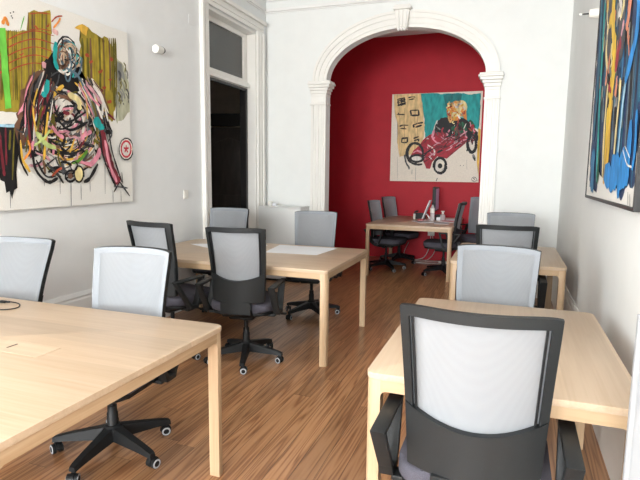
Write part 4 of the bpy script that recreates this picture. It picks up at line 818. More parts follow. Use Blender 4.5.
('s','black',0.0151,[(3.226,2.021),(3.316,1.926),(3.337,1.813)]),
('s','brown',0.0177,[(2.801,2.027),(2.754,1.887),(2.752,1.702)]),
('s','black',0.0127,[(3.324,2.099),(3.413,2.004),(3.491,1.787)]),
('s','black',0.0165,[(2.902,2.11),(2.863,1.967),(2.768,1.761)]),
('s','black',0.0209,[(3.348,2.136),(3.431,2.04),(3.446,1.957)]),
('s','cream',0.0185,[(2.905,2.07),(2.865,1.927),(2.82,1.82)]),
('s','ochre',0.012,[(3.323,2.118),(3.391,2.02),(3.425,1.838)]),
('s','cream',0.0166,[(2.91,2.073),(2.834,1.926),(2.779,1.65)]),
('s','cream',0.0222,[(3.361,2.054),(3.405,1.951),(3.447,1.866)]),
('s','maroon',0.0178,[(2.93,2.031),(2.894,1.887),(2.795,1.758)]),
('s','charcoal',0.0187,[(3.221,2.129),(3.308,2.037),(3.366,1.892)]),
('s','maroon',0.0082,[(2.961,2.085),(2.922,1.94),(2.892,1.686)]),
('s','black',0.0183,[(3.231,2.109),(3.3,2.014),(3.372,1.813)]),
('s','black',0.009,[(2.903,1.986),(2.824,1.839),(2.88,1.748)]),
('s','maroon',0.0184,[(3.302,2.125),(3.343,2.024),(3.445,1.821)]),
('s','maroon',0.0179,[(2.894,1.999),(2.809,1.852),(2.747,1.654)]),
('s','cream',0.0177,[(3.297,2.082),(3.34,1.982),(3.458,1.901)]),
('s','black',0.0186,[(2.824,1.94),(2.775,1.799),(2.735,1.542)]),
('s','black',0.0201,[(3.235,2.045),(3.32,1.95),(3.314,1.813)]),
('s','charcoal',0.0082,[(2.973,2.0),(2.923,1.854),(2.844,1.657)]),
('s','ochre',0.0145,[(3.224,2.123),(3.281,2.026),(3.29,1.848)]),
('s','maroon',0.0173,[(2.81,1.937),(2.756,1.796),(2.75,1.533)]),
('s','tan',0.0114,[(3.205,2.015),(3.279,1.919),(3.37,1.824)]),
('s','black',0.0128,[(2.889,2.082),(2.837,1.938),(2.82,1.783)]),
('s','pink',0.0124,[(3.214,2.108),(3.271,2.012),(3.379,1.841)]),
('s','black',0.0165,[(2.966,2.162),(2.897,2.013),(2.921,1.8)]),
('s','rose',0.0158,[(3.286,2.144),(3.346,2.047),(3.375,1.912)]),
('s','charcoal',0.0125,[(2.818,2.122),(2.783,1.983),(2.746,1.855)]),
('s','cream',0.0107,[(3.246,2.089),(3.312,1.993),(3.387,1.807)]),
('s','brown',0.0078,[(2.934,1.955),(2.884,1.81),(2.807,1.717)]),
('s','cream',0.012,[(3.358,2.138),(3.448,2.043),(3.518,1.921)]),
('s','black',0.0188,[(2.944,1.968),(2.889,1.823),(2.854,1.541)]),
('s','black',0.0208,[(3.304,2.097),(3.358,1.998),(3.42,1.817)]),
('s','black',0.0178,[(2.938,2.075),(2.878,1.928),(2.809,1.76)]),
('s','cream',0.0222,[(3.361,2.115),(3.451,2.019),(3.45,1.895)]),
('s','black',0.0184,[(2.832,1.999),(2.76,1.855),(2.772,1.659)]),
('s','cream',0.016,[(3.249,2.151),(3.29,2.053),(3.359,1.964)]),
('s','maroon',0.008,[(2.919,2.06),(2.871,1.915),(2.857,1.803)]),
('s','black',0.0133,[(3.255,2.139),(3.337,2.046),(3.361,1.953)]),
('s','black',0.0127,[(2.821,2.068),(2.782,1.928),(2.758,1.834)]),
('s','darkolive',0.0114,[(3.28,2.078),(3.34,1.98),(3.451,1.804)]),
('s','maroon',0.0092,[(2.907,2.089),(2.845,1.943),(2.833,1.719)]),
('s','charcoal',0.0199,[(3.313,2.136),(3.35,2.035),(3.42,1.832)]),
('s','ochre',0.0142,[(2.838,2.014),(2.792,1.873),(2.806,1.698)]),
('s','darkolive',0.0203,[(3.302,2.024),(3.371,1.925),(3.381,1.716)]),
('s','brown',0.0094,[(2.843,2.121),(2.769,1.975),(2.819,1.839)]),
('s','grey',0.0148,[(3.234,2.125),(3.304,2.03),(3.371,1.854)]),
('s','tan',0.0126,[(3.182,2.345),(3.185,2.319),(3.183,2.289),(3.177,2.26),(3.168,2.235),(3.157,2.215),(3.144,2.204),(3.131,2.201)]),
('s','black',0.0099,[(3.205,2.226),(3.141,2.183),(3.048,2.171),(3.012,2.201),(3.063,2.244),(3.157,2.263),(3.207,2.238),(3.164,2.192)]),
('s','teal',0.0152,[(3.086,2.172),(3.104,2.182),(3.125,2.187),(3.145,2.186),(3.16,2.18),(3.167,2.169),(3.165,2.156),(3.154,2.143)]),
('s','cream',0.0114,[(3.027,2.271),(3.038,2.343),(3.084,2.401),(3.143,2.412),(3.183,2.37),(3.181,2.297),(3.139,2.232),(3.08,2.211)]),
('s','tan',0.0149,[(3.214,2.233),(3.152,2.216),(3.111,2.236),(3.124,2.276),(3.18,2.304),(3.235,2.297),(3.241,2.259),(3.193,2.223)]),
('s','cream',0.01,[(3.185,2.254),(3.078,2.228),(3.028,2.271),(3.086,2.335),(3.192,2.352),(3.227,2.299),(3.149,2.237),(3.049,2.236)]),
('s','teal',0.0145,[(3.092,2.275),(3.111,2.353),(3.156,2.394),(3.198,2.371),(3.207,2.297),(3.177,2.224),(3.128,2.203),(3.095,2.247)]),
('s','slate',0.0111,[(3.161,2.321),(3.081,2.3),(3.043,2.327),(3.088,2.371),(3.167,2.382),(3.188,2.347),(3.124,2.306),(3.053,2.307)]),
('s','tan',0.0105,[(3.14,2.279),(3.09,2.275),(3.067,2.306),(3.088,2.349),(3.137,2.372),(3.178,2.357),(3.179,2.315),(3.138,2.278)]),
('s','tan',0.0142,[(3.142,2.338),(3.153,2.34),(3.163,2.338),(3.171,2.332),(3.175,2.323),(3.177,2.311),(3.174,2.299),(3.168,2.287)]),
('s','teal',0.0133,[(3.25,2.278),(3.167,2.235),(3.069,2.23),(3.064,2.268),(3.156,2.307),(3.246,2.303),(3.227,2.259),(3.122,2.227)]),
('s','teal',0.0129,[(3.124,2.288),(3.072,2.28),(3.055,2.311),(3.091,2.347),(3.142,2.348),(3.15,2.313),(3.107,2.281),(3.061,2.287)]),
('s','black',0.0117,[(3.042,2.257),(3.062,2.294),(3.131,2.325),(3.207,2.329),(3.235,2.302),(3.195,2.262),(3.116,2.238),(3.053,2.246)]),
('s','cream',0.0164,[(3.064,2.173),(3.052,2.242),(3.084,2.313),(3.137,2.333),(3.172,2.285),(3.16,2.205),(3.112,2.155),(3.064,2.173)]),
('s','tan',0.0072,[(3.046,2.288),(3.084,2.345),(3.146,2.377),(3.206,2.369),(3.237,2.323),(3.225,2.259),(3.174,2.207),(3.109,2.188)]),
('s','slate',0.0084,[(3.143,2.224),(3.109,2.215),(3.09,2.264),(3.101,2.334),(3.133,2.373),(3.163,2.352),(3.167,2.286),(3.143,2.225)]),
('s','brown',0.0157,[(3.086,2.193),(3.068,2.243),(3.077,2.324),(3.105,2.369),(3.129,2.338),(3.129,2.258),(3.104,2.197),(3.076,2.206)]),
('s','brown',0.016,[(3.13,2.27),(3.078,2.187),(3.029,2.232),(3.046,2.343),(3.108,2.376),(3.133,2.285),(3.087,2.191),(3.032,2.22)]),
('s','black',0.0138,[(3.102,2.206),(3.088,2.256),(3.098,2.32),(3.125,2.36),(3.152,2.35),(3.162,2.295),(3.149,2.231),(3.12,2.199)]),
('s','teal',0.0123,[(3.053,2.358),(3.081,2.359),(3.104,2.342),(3.118,2.309),(3.119,2.266),(3.108,2.223),(3.086,2.186),(3.059,2.164)]),
('s','black',0.0079,[(3.099,2.192),(3.069,2.215),(3.079,2.26),(3.118,2.285),(3.149,2.264),(3.142,2.218),(3.103,2.192),(3.071,2.211)]),
('s','slate',0.0129,[(3.154,2.239),(3.075,2.216),(3.044,2.298),(3.095,2.39),(3.17,2.387),(3.182,2.288),(3.115,2.212),(3.05,2.247)]),
('s','tan',0.0139,[(3.098,2.201),(3.081,2.252),(3.093,2.316),(3.128,2.361),(3.169,2.364),(3.194,2.323),(3.19,2.258),(3.16,2.204)]),
('s','tan',0.0101,[(3.075,2.294),(3.084,2.339),(3.12,2.376),(3.165,2.385),(3.197,2.363),(3.199,2.319),(3.17,2.276),(3.125,2.258)]),
('s','tan',0.0098,[(3.11,2.227),(3.084,2.158),(3.051,2.167),(3.047,2.244),(3.077,2.302),(3.107,2.278),(3.104,2.197),(3.071,2.151)]),
('s','slate',0.0131,[(3.106,2.281),(3.136,2.288),(3.163,2.285),(3.184,2.27),(3.192,2.247),(3.188,2.219),(3.172,2.193),(3.146,2.173)]),
('s','brown',0.0106,[(3.072,2.19),(3.027,2.195),(3.012,2.242),(3.037,2.294),(3.085,2.313),(3.119,2.283),(3.111,2.226),(3.068,2.188)]),
('s','brown',0.0131,[(3.119,2.278),(3.071,2.206),(3.013,2.225),(3.019,2.309),(3.081,2.352),(3.121,2.297),(3.085,2.215),(3.021,2.213)]),
('s','charcoal',0.0131,[(3.134,2.276),(3.14,2.255),(3.139,2.23),(3.132,2.206),(3.119,2.188),(3.104,2.18),(3.09,2.184),(3.08,2.198)]),
('s','black',0.013,[(3.073,2.407),(3.077,2.398),(3.079,2.388),(3.078,2.377),(3.075,2.365),(3.071,2.354),(3.065,2.345),(3.057,2.338)]),
('s','cream',0.0155,[(3.106,2.34),(3.135,2.318),(3.147,2.277),(3.137,2.228),(3.109,2.187),(3.071,2.166),(3.035,2.169),(3.009,2.195)]),
('s','black',0.013,[(3.157,2.253),(3.17,2.249),(3.178,2.244),(3.182,2.237),(3.179,2.229),(3.172,2.22),(3.16,2.211),(3.143,2.203)]),
('s','black',0.0072,[(3.206,2.364),(3.206,2.342),(3.198,2.319),(3.182,2.297),(3.161,2.279),(3.135,2.265),(3.109,2.258),(3.083,2.257)]),
('s','slate',0.013,[(3.127,2.31),(3.142,2.288),(3.148,2.238),(3.143,2.178),(3.129,2.128),(3.11,2.107),(3.093,2.122),(3.085,2.167)]),
('s','teal',0.0323,[(3.017,2.367),(3.0,2.238),(3.022,2.173)]),
('s','teal',0.0391,[(2.929,2.087),(2.906,2.001),(2.87,1.968)]),
('s','teal',0.0667,[(3.363,1.865),(3.414,1.807),(3.456,1.779)]),
('s','slate',0.022,[(3.097,2.2),(3.208,2.162),(3.281,2.054)]),
('s','slate',0.0176,[(3.257,2.304),(3.23,2.195),(3.168,2.141)]),
('s','rose',0.0391,[(2.903,2.206),(2.9,2.164)]),
('s','straw',0.0439,[(3.103,2.014),(3.197,1.983),(3.212,1.91)]),
('s','rose',0.0279,[(3.285,2.115),(3.365,2.066),(3.446,1.984)]),
('s','pink',0.0186,[(3.264,2.097),(3.341,2.017),(3.423,1.965)]),
('s','pink',0.0281,[(2.942,1.767),(2.991,1.714),(3.044,1.688)]),
('s','pink',0.0381,[(3.287,1.486),(3.378,1.567),(3.403,1.632)]),
('s','ochre',0.0208,[(2.856,1.522),(2.885,1.699),(2.913,1.863)]),
('s','darkolive',0.0166,[(2.827,1.591),(2.821,1.743),(2.865,1.899)]),
('s','limepale',0.0311,[(2.802,1.714),(2.881,1.636),(2.967,1.612)]),
('s','limepale',0.0155,[(2.779,1.617),(2.867,1.677),(2.922,1.737)]),
('s','green',0.0219,[(3.274,1.61),(3.188,1.531),(3.108,1.506)]),
('s','ochre',0.0225,[(2.671,1.651),(2.678,1.531),(2.734,1.437)]),
('s','orange',0.0165,[(2.692,1.518),(2.745,1.588),(2.734,1.655)]),
('s','black',0.016,[(2.667,1.704),(2.662,1.531),(2.716,1.41)]),
('s','black',0.0233,[(2.761,1.588),(2.784,1.451),(2.879,1.366),(2.97,1.394)]),
('s','black',0.0155,[(2.789,1.521),(2.865,1.409),(2.953,1.409)]),
('s','black',0.0278,[(3.374,1.503),(3.282,1.392),(3.218,1.361)]),
('s','black',0.017,[(3.004,1.628),(3.093,1.573),(3.213,1.608)]),
('s','black',0.0204,[(2.981,1.827),(3.105,1.751),(3.288,1.827)]),
('s','black',0.0166,[(2.966,1.869),(3.09,1.809),(3.272,1.902)]),
('s','maroon',0.0781,[(3.434,1.777),(3.469,1.619),(3.53,1.473),(3.605,1.339)]),
('s','pink',0.03,[(3.463,1.699),(3.508,1.498),(3.582,1.356)]),
('s','black',0.0205,[(3.411,1.759),(3.433,1.577),(3.525,1.39),(3.568,1.323)]),
('s','black',0.0164,[(3.513,1.783),(3.538,1.622),(3.6,1.457),(3.643,1.355)]),
('s','charcoal',0.0156,[(3.455,1.763),(3.502,1.798),(3.546,1.753),(3.496,1.685)]),
('s','black',0.013,[(3.618,1.356),(3.542,1.273)]),
('s','black',0.0151,[(3.618,1.356),(3.736,1.232)]),
('s','charcoal',0.0137,[(3.545,1.323),(3.715,1.302)]),
('s','black',0.0082,[(3.647,1.44),(3.654,1.338)]),
('s','rust',0.0165,[(2.917,1.409),(2.974,1.452),(3.011,1.467)]),
('s','black',0.0181,[(3.136,1.408),(3.13,1.39),(3.115,1.376),(3.095,1.368),(3.074,1.368),(3.056,1.376),(3.043,1.391),(3.04,1.408),(3.046,1.426),(3.06,1.44),(3.079,1.448),(3.101,1.449),(3.119,1.441),(3.132,1.426),(3.136,1.408)]),
('p','brown',0,[(3.111,1.408),(3.108,1.398),(3.101,1.391),(3.091,1.386),(3.081,1.386),(3.071,1.391),(3.065,1.399),(3.064,1.408),(3.067,1.418),(3.074,1.426),(3.083,1.43),(3.094,1.43),(3.103,1.426),(3.11,1.418)]),
('p','straw',0,[(3.211,1.423),(3.206,1.4),(3.194,1.381),(3.177,1.371),(3.159,1.371),(3.144,1.382),(3.134,1.4),(3.132,1.423),(3.137,1.446),(3.149,1.465),(3.166,1.475),(3.183,1.476),(3.199,1.465),(3.209,1.447)]),
('s','black',0.014,[(3.217,1.423),(3.21,1.397),(3.196,1.375),(3.177,1.363),(3.158,1.364),(3.14,1.376),(3.13,1.397),(3.127,1.423),(3.133,1.45),(3.147,1.471),(3.165,1.483),(3.185,1.483),(3.202,1.472),(3.214,1.45),(3.217,1.423)]),
('s','black',0.0102,[(3.16,1.484),(3.156,1.469),(3.146,1.457),(3.131,1.451),(3.116,1.451),(3.103,1.457),(3.095,1.469),(3.092,1.483),(3.096,1.498),(3.107,1.51),(3.121,1.517),(3.136,1.517),(3.149,1.511),(3.158,1.499),(3.16,1.484)]),
('s','charcoal',0.0085,[(3.089,1.363),(3.08,1.182)]),
('s','charcoal',0.0041,[(2.987,1.379),(2.983,1.276)]),
('s','charcoal',0.0053,[(3.186,1.346),(3.182,1.223)]),
('s','charcoal',0.0059,[(3.458,1.618),(3.44,1.26)]),
('s','charcoal',0.005,[(3.531,1.29),(3.528,1.173)]),
('s','charcoal',0.0053,[(3.627,1.287),(3.625,1.185)]),
('s','charcoal',0.0045,[(3.28,1.36),(3.278,1.282)]),
('s','charcoal',0.0042,[(2.571,1.317),(2.565,1.198)]),
('s','charcoal',0.0039,[(2.847,1.395),(2.846,1.338)]),
('p','black',0,[(3.811,1.642),(3.799,1.598),(3.77,1.562),(3.73,1.542),(3.687,1.54),(3.651,1.558),(3.627,1.592),(3.62,1.634),(3.632,1.676),(3.659,1.711),(3.698,1.733),(3.74,1.735),(3.778,1.719),(3.804,1.685)]),
('p','cream',0,[(3.795,1.641),(3.785,1.603),(3.76,1.571),(3.725,1.553),(3.688,1.552),(3.657,1.568),(3.636,1.597),(3.63,1.634),(3.64,1.671),(3.664,1.703),(3.698,1.721),(3.734,1.723),(3.767,1.709),(3.789,1.679)]),
('s','logored',0.0174,[(3.773,1.64),(3.768,1.617),(3.756,1.596),(3.739,1.58),(3.718,1.571),(3.697,1.571),(3.678,1.578),(3.662,1.593),(3.653,1.612),(3.651,1.635),(3.656,1.658),(3.667,1.678),(3.684,1.694),(3.704,1.703),(3.726,1.704),(3.745,1.698),(3.761,1.683),(3.771,1.663),(3.773,1.64)]),
('s','logored',0.0147,[(3.711,1.638),(3.713,1.673)]),
('s','logored',0.0151,[(3.711,1.638),(3.743,1.65)]),
('s','logored',0.0151,[(3.711,1.638),(3.729,1.609)]),
('s','logored',0.0147,[(3.711,1.638),(3.691,1.608)]),
('s','logored',0.0147,[(3.711,1.638),(3.681,1.647)])],
'blue':[('p','navy',0.03,[(4.448,3.142),(4.209,2.659),(4.201,2.258),(4.169,1.845),(4.111,1.426),(3.995,1.345),(3.743,1.366),(3.768,1.493),(3.442,1.433),(3.123,1.405),(2.987,1.337),(2.869,1.401),(2.701,1.414),(2.699,1.705),(2.644,2.033),(2.718,2.461)]),
('s','navy',0.096,[(4.164,2.458),(4.091,1.919),(4.052,1.38)]),
('s','black',0.0525,[(4.065,2.357),(4.03,2.058),(4.004,1.76)]),
('s','petrol',0.0711,[(4.011,2.649),(3.974,2.301),(3.939,1.951)]),
('s','navy',0.0525,[(3.895,2.302),(3.825,1.807),(3.8,1.378)]),
('s','petrol',0.0768,[(3.823,2.357),(3.78,2.096),(3.771,1.839)]),
('s','petrol',0.0621,[(3.779,2.651),(3.743,2.373),(3.723,2.097)]),
('s','petrol',0.0593,[(3.698,2.552),(3.646,2.068),(3.6,1.58)]),
('s','black',0.0591,[(3.591,2.166),(3.564,1.834),(3.524,1.497)]),
('s','petrol',0.06,[(3.573,2.642),(3.55,2.286),(3.501,1.92)]),
('s','petrol',0.036,[(3.492,2.465),(3.458,2.112),(3.422,1.754)]),
('s','slate',0.0558,[(3.405,2.193),(3.369,1.898),(3.346,1.602)]),
('s','slate',0.0287,[(3.35,2.234),(3.319,2.053),(3.315,1.876)]),
('s','petrol',0.0325,[(3.279,2.077),(3.248,1.713),(3.212,1.392)]),
('s','midblue',0.046,[(3.267,2.507),(3.238,2.236),(3.214,1.964)]),
('s','black',0.0533,[(3.219,2.553),(3.184,2.31),(3.172,2.071)]),
('s','petrol',0.0333,[(3.15,2.366),(3.108,1.956),(3.07,1.542)]),
('s','black',0.0531,[(3.116,2.523),(3.101,2.318),(3.076,2.108)]),
('s','slate',0.0419,[(3.037,2.193),(2.99,1.828),(2.967,1.461)]),
('s','black',0.0535,[(2.983,2.107),(2.95,1.869),(2.938,1.633)]),
('s','slate',0.0219,[(2.932,2.034),(2.891,1.655),(2.872,1.4)]),
('s','petrol',0.0284,[(2.933,2.488),(2.903,2.109),(2.86,1.723)]),
('s','black',0.0237,[(2.885,2.417),(2.851,2.114),(2.827,1.809)]),
('s','petrol',0.0204,[(2.812,2.07),(2.772,1.695),(2.749,1.403)]),
('s','petrol',0.0395,[(2.788,2.235),(2.771,2.014),(2.746,1.789)]),
('s','black',0.0409,[(2.741,2.131),(2.723,1.982),(2.713,1.835)]),
('s','slate',0.0399,[(2.719,2.294),(2.691,1.95),(2.654,1.6)]),
('s','navy',0.033,[(3.591,2.613),(3.598,2.573),(3.572,2.486)]),
('s','slate',0.0381,[(3.351,2.526),(3.355,2.484),(3.31,2.395)]),
('s','salmon',0.063,[(3.602,2.388),(3.602,2.332),(3.595,2.271)]),
('s','ochre',0.0508,[(3.944,2.397),(3.959,2.365),(3.931,2.255)]),
('s','salmon',0.0207,[(3.095,2.161),(3.101,2.129),(3.063,2.054)]),
('s','salmon',0.0287,[(3.659,2.22),(3.661,2.167),(3.601,2.08)]),
('s','charcoal',0.0363,[(3.301,2.019),(3.31,1.99),(3.336,1.933)]),
('s','charcoal',0.0699,[(3.566,2.58),(3.569,2.534),(3.611,2.499)]),
('s','salmon',0.0349,[(3.135,1.799),(3.141,1.765),(3.152,1.689)]),
('s','straw',0.0721,[(3.691,2.312),(3.693,2.258),(3.712,2.204)]),
('s','slate',0.0487,[(3.895,2.492),(3.911,2.464),(3.94,2.423)]),
('s','charcoal',0.0317,[(3.345,2.105),(3.352,2.071),(3.367,1.997)]),
('s','salmon',0.0707,[(3.936,2.117),(3.953,2.086),(3.931,2.036)]),
('s','charcoal',0.0595,[(3.931,2.629),(3.942,2.591),(3.945,2.518)]),
('s','slate',0.0348,[(3.434,2.068),(3.446,2.04),(3.396,1.976)]),
('s','charcoal',0.0412,[(3.897,2.405),(3.91,2.37),(3.898,2.324)]),
('s','charcoal',0.0522,[(3.759,1.945),(3.763,1.891),(3.785,1.811)]),
('s','charcoal',0.0413,[(3.416,1.998),(3.427,1.967),(3.396,1.898)]),
('s','navy',0.0567,[(3.498,2.242),(3.503,2.2),(3.48,2.137)]),
('s','straw',0.0561,[(3.409,2.542),(3.419,2.515),(3.418,2.447)]),
('s','salmon',0.0455,[(3.763,2.418),(3.778,2.39),(3.814,2.347)]),
('s','charcoal',0.0692,[(3.849,1.944),(3.857,1.898),(3.847,1.847)]),
('s','grey',0.0426,[(3.117,1.825),(3.122,1.791),(3.089,1.704)]),
('s','salmon',0.0278,[(3.344,1.977),(3.355,1.95),(3.387,1.904)]),
('s','black',0.0303,[(3.338,2.479),(3.344,2.444),(3.316,2.403)]),
('s','grey',0.0562,[(3.484,2.4),(3.494,2.37),(3.486,2.301)]),
('s','grey',0.0681,[(3.688,2.336),(3.698,2.3),(3.735,2.256)]),
('s','black',0.0464,[(3.27,1.958),(3.28,1.931),(3.316,1.875)]),
('s','straw',0.0644,[(3.747,2.302),(3.755,2.261),(3.728,2.203)]),
('s','navy',0.0525,[(3.465,1.885),(3.478,1.858),(3.463,1.783)]),
('s','navy',0.0507,[(3.522,2.494),(3.523,2.444),(3.515,2.386)]),
('s','salmon',0.0554,[(3.52,1.856),(3.53,1.821),(3.471,1.741)]),
('s','grey',0.0243,[(3.373,2.224),(3.376,2.18),(3.419,2.162)]),
('s','ochre',0.0318,[(3.25,2.256),(3.249,2.206),(3.267,2.146)]),
('s','slate',0.076,[(3.759,1.943),(3.76,1.883),(3.704,1.797)]),
('s','charcoal',0.0583,[(3.306,2.287),(3.31,2.247),(3.362,2.235)]),
('s','black',0.0316,[(3.812,2.011),(3.814,1.955),(3.765,1.867)]),
('s','navy',0.0459,[(3.706,2.617),(3.706,2.561),(3.709,2.52)]),
('s','grey',0.0537,[(3.299,1.885),(3.305,1.846),(3.354,1.813)]),
('s','straw',0.0226,[(3.082,1.99),(3.091,1.966),(3.069,1.916)]),
('s','straw',0.074,[(3.96,2.414),(3.968,2.366),(3.914,2.254)]),
('s','black',0.0519,[(3.515,2.138),(3.528,2.111),(3.523,2.004)]),
('s','black',0.0497,[(3.835,2.233),(3.846,2.195),(3.866,2.106)]),
('s','charcoal',0.0508,[(3.596,2.364),(3.609,2.338),(3.545,2.246)]),
('s','salmon',0.0604,[(3.656,2.195),(3.656,2.137),(3.621,2.069)]),
('s','charcoal',0.0306,[(3.484,2.287),(3.492,2.252),(3.453,2.162)]),
('s','grey',0.0284,[(3.106,2.227),(3.107,2.185),(3.105,2.152)]),
('s','salmon',0.045,[(3.336,2.003),(3.342,1.963),(3.334,1.889)]),
('s','ochre',0.0617,[(3.746,2.273),(3.76,2.241),(3.699,2.149)]),
('s','charcoal',0.0611,[(3.974,2.48),(3.981,2.429),(3.937,2.381)]),
('s','navy',0.0361,[(3.842,2.545),(3.851,2.503),(3.832,2.417)]),
('s','charcoal',0.0688,[(3.695,2.048),(3.699,1.997),(3.66,1.943)]),
('s','salmon',0.0321,[(3.126,2.204),(3.135,2.182),(3.099,2.119)]),
('s','salmon',0.0647,[(3.683,2.347),(3.69,2.305),(3.724,2.258)]),
('s','grey',0.0685,[(3.83,2.025),(3.831,1.966),(3.816,1.942)]),
('s','slate',0.028,[(3.41,1.964),(3.415,1.921),(3.403,1.839)]),
('s','grey',0.0385,[(3.269,2.466),(3.271,2.424),(3.299,2.383)]),
('s','ochre',0.0519,[(3.894,2.584),(3.895,2.525),(3.847,2.47)]),
('s','charcoal',0.0478,[(3.496,2.462),(3.5,2.419),(3.468,2.353)]),
('s','grey',0.0471,[(3.572,2.288),(3.579,2.247),(3.585,2.179)]),
('s','charcoal',0.0631,[(3.407,2.265),(3.411,2.22),(3.355,2.145)]),
('s','straw',0.0434,[(3.853,2.514),(3.856,2.459),(3.78,2.354)]),
('s','navy',0.0421,[(3.139,2.369),(3.147,2.342),(3.092,2.243)]),
('s','charcoal',0.0615,[(3.814,2.518),(3.826,2.483),(3.797,2.423)]),
('s','black',0.0395,[(3.169,2.471),(3.174,2.438),(3.158,2.374)]),
('s','ochre',0.0505,[(3.887,1.977),(3.892,1.924),(3.882,1.828)]),
('s','straw',0.0511,[(3.599,2.236),(3.6,2.182),(3.556,2.091)]),
('s','charcoal',0.0421,[(3.321,1.833),(3.329,1.797),(3.323,1.703)]),
('s','charcoal',0.0513,[(3.818,2.392),(3.82,2.335),(3.757,2.256)]),
('s','navy',0.0537,[(3.281,2.04),(3.291,2.012),(3.304,1.97)]),
('s','salmon',0.058,[(3.57,2.414),(3.571,2.362),(3.582,2.345)]),
('s','slate',0.0237,[(3.129,2.012),(3.138,1.985),(3.111,1.898)]),
('s','charcoal',0.0503,[(3.525,1.963),(3.536,1.93),(3.565,1.852)]),
('s','salmon',0.0731,[(3.974,2.708),(3.981,2.66),(3.927,2.575)]),
('s','black',0.0499,[(3.304,1.834),(3.307,1.789),(3.248,1.701)]),
('s','charcoal',0.0323,[(3.524,2.608),(3.53,2.567),(3.572,2.522)]),
('s','salmon',0.0391,[(3.123,2.337),(3.13,2.307),(3.157,2.259)]),
('s','salmon',0.0295,[(3.394,2.206),(3.405,2.181),(3.425,2.109)]),
('s','slate',0.0563,[(3.662,2.308),(3.675,2.279),(3.644,2.203)]),
('s','navy',0.027,[(3.415,1.83),(3.423,1.792),(3.409,1.76)]),
('s','grey',0.0537,[(3.485,2.428),(3.494,2.396),(3.463,2.305)]),
('s','charcoal',0.0595,[(3.679,2.296),(3.678,2.238),(3.687,2.197)]),
('s','ochre',0.0347,[(3.849,2.601),(3.862,2.567),(3.788,2.446)]),
('s','black',0.039,[(3.139,1.964),(3.147,1.936),(3.163,1.874)]),
('s','salmon',0.0575,[(3.696,2.144),(3.704,2.102),(3.707,2.009)]),
('s','charcoal',0.0678,[(3.74,2.338),(3.75,2.3),(3.777,2.235)]),
('s','charcoal',0.037,[(3.934,2.625),(3.935,2.566),(3.919,2.5)]),
('s','grey',0.0327,[(3.924,2.458),(3.924,2.397),(4.002,2.397)]),
('s','black',0.0337,[(3.515,2.25),(3.521,2.209),(3.505,2.144)]),
('s','straw',0.0339,[(3.238,1.977),(3.239,1.931),(3.196,1.851)]),
('s','petrol',0.082,[(4.238,2.93),(4.057,2.23),(4.045,1.699)]),
('s','teal',0.0636,[(3.999,2.597),(3.908,2.011),(3.769,1.417)]),
('s','charcoal',0.1448,[(3.878,2.8),(3.697,2.334),(3.759,2.171)]),
('s','charcoal',0.1877,[(3.381,2.62),(3.321,2.293),(3.282,2.077)]),
('s','yellow',0.0862,[(3.748,2.37),(3.696,2.403),(3.593,2.387)]),
('s','straw',0.0483,[(3.794,2.394),(3.791,2.237),(3.689,2.098)]),
('s','yellow',0.1054,[(3.691,2.676),(3.617,2.371),(3.47,2.114),(3.508,1.924)]),
('s','yellow',0.14,[(3.483,2.144),(3.482,2.005),(3.501,1.838),(3.442,1.433)]),
('s','ochre',0.0751,[(3.428,1.886),(3.451,1.663),(3.499,1.409)]),
('s','straw',0.0493,[(3.622,2.028),(3.621,1.733),(3.552,1.444)]),
('s','crimson',0.0763,[(3.301,2.185),(3.362,2.135),(3.405,2.036)]),
('s','rose',0.0461,[(3.262,2.277),(3.311,2.208)]),
('s','salmon',0.084,[(3.161,2.445),(3.142,2.285),(3.182,2.207)]),
('s','straw',0.0586,[(3.306,2.442),(3.321,2.355),(3.393,2.333)]),
('s','cream',0.0487,[(3.59,2.586),(3.382,2.372),(3.462,2.362)]),
('s','grey',0.0417,[(3.627,2.11),(3.527,2.035)]),
('s','crimson',0.0358,[(3.604,1.99),(3.483,1.938)]),
('s','black',0.0424,[(3.677,2.072),(3.574,1.997)]),
('s','black',0.0478,[(3.532,1.905),(3.582,1.871)]),
('s','black',0.0378,[(3.572,2.134),(3.597,2.116)]),
('s','grey',0.0622,[(3.802,2.336),(3.844,2.273)]),
('s','crimson',0.0431,[(3.545,2.004),(3.593,1.965)]),
('s','sky',0.0481,[(3.074,1.948),(3.108,1.794),(3.133,1.488)]),
('s','brightblue',0.0841,[(2.938,2.371),(2.908,2.139),(2.992,2.029),(3.091,1.931)]),
('s','straw',0.0439,[(3.205,1.96),(3.228,1.702),(3.232,1.457)]),
('s','midblue',0.0336,[(3.136,1.918),(3.148,1.645),(3.193,1.435)]),
('s','brightblue',0.0857,[(2.867,1.721),(2.856,1.533),(2.85,1.411)]),
('s','brightblue',0.079,[(2.946,1.584),(3.053,1.488),(3.017,1.346)]),
('s','brightblue',0.1766,[(3.29,1.517),(3.048,1.478),(2.863,1.496)]),
('s','brightblue',0.0477,[(2.757,1.755),(2.725,1.575),(2.75,1.486)]),
('s','brightblue',0.1352,[(3.498,1.479),(3.257,1.446),(3.092,1.457)]),
('s','midblue',0.131,[(4.009,1.63),(3.947,1.428),(3.957,1.36)]),
('s','deepgreen',0.0592,[(3.751,1.619),(3.723,1.405)]),
('s','cream',0.0106,[(2.994,1.586),(2.871,1.515),(2.756,1.499)]),
('s','cream',0.0082,[(2.954,1.604),(2.815,1.542)]),
('s','charcoal',0.0098,[(2.794,1.384),(2.769,1.324)]),
('s','charcoal',0.0096,[(2.748,1.376),(2.72,1.309)])]}


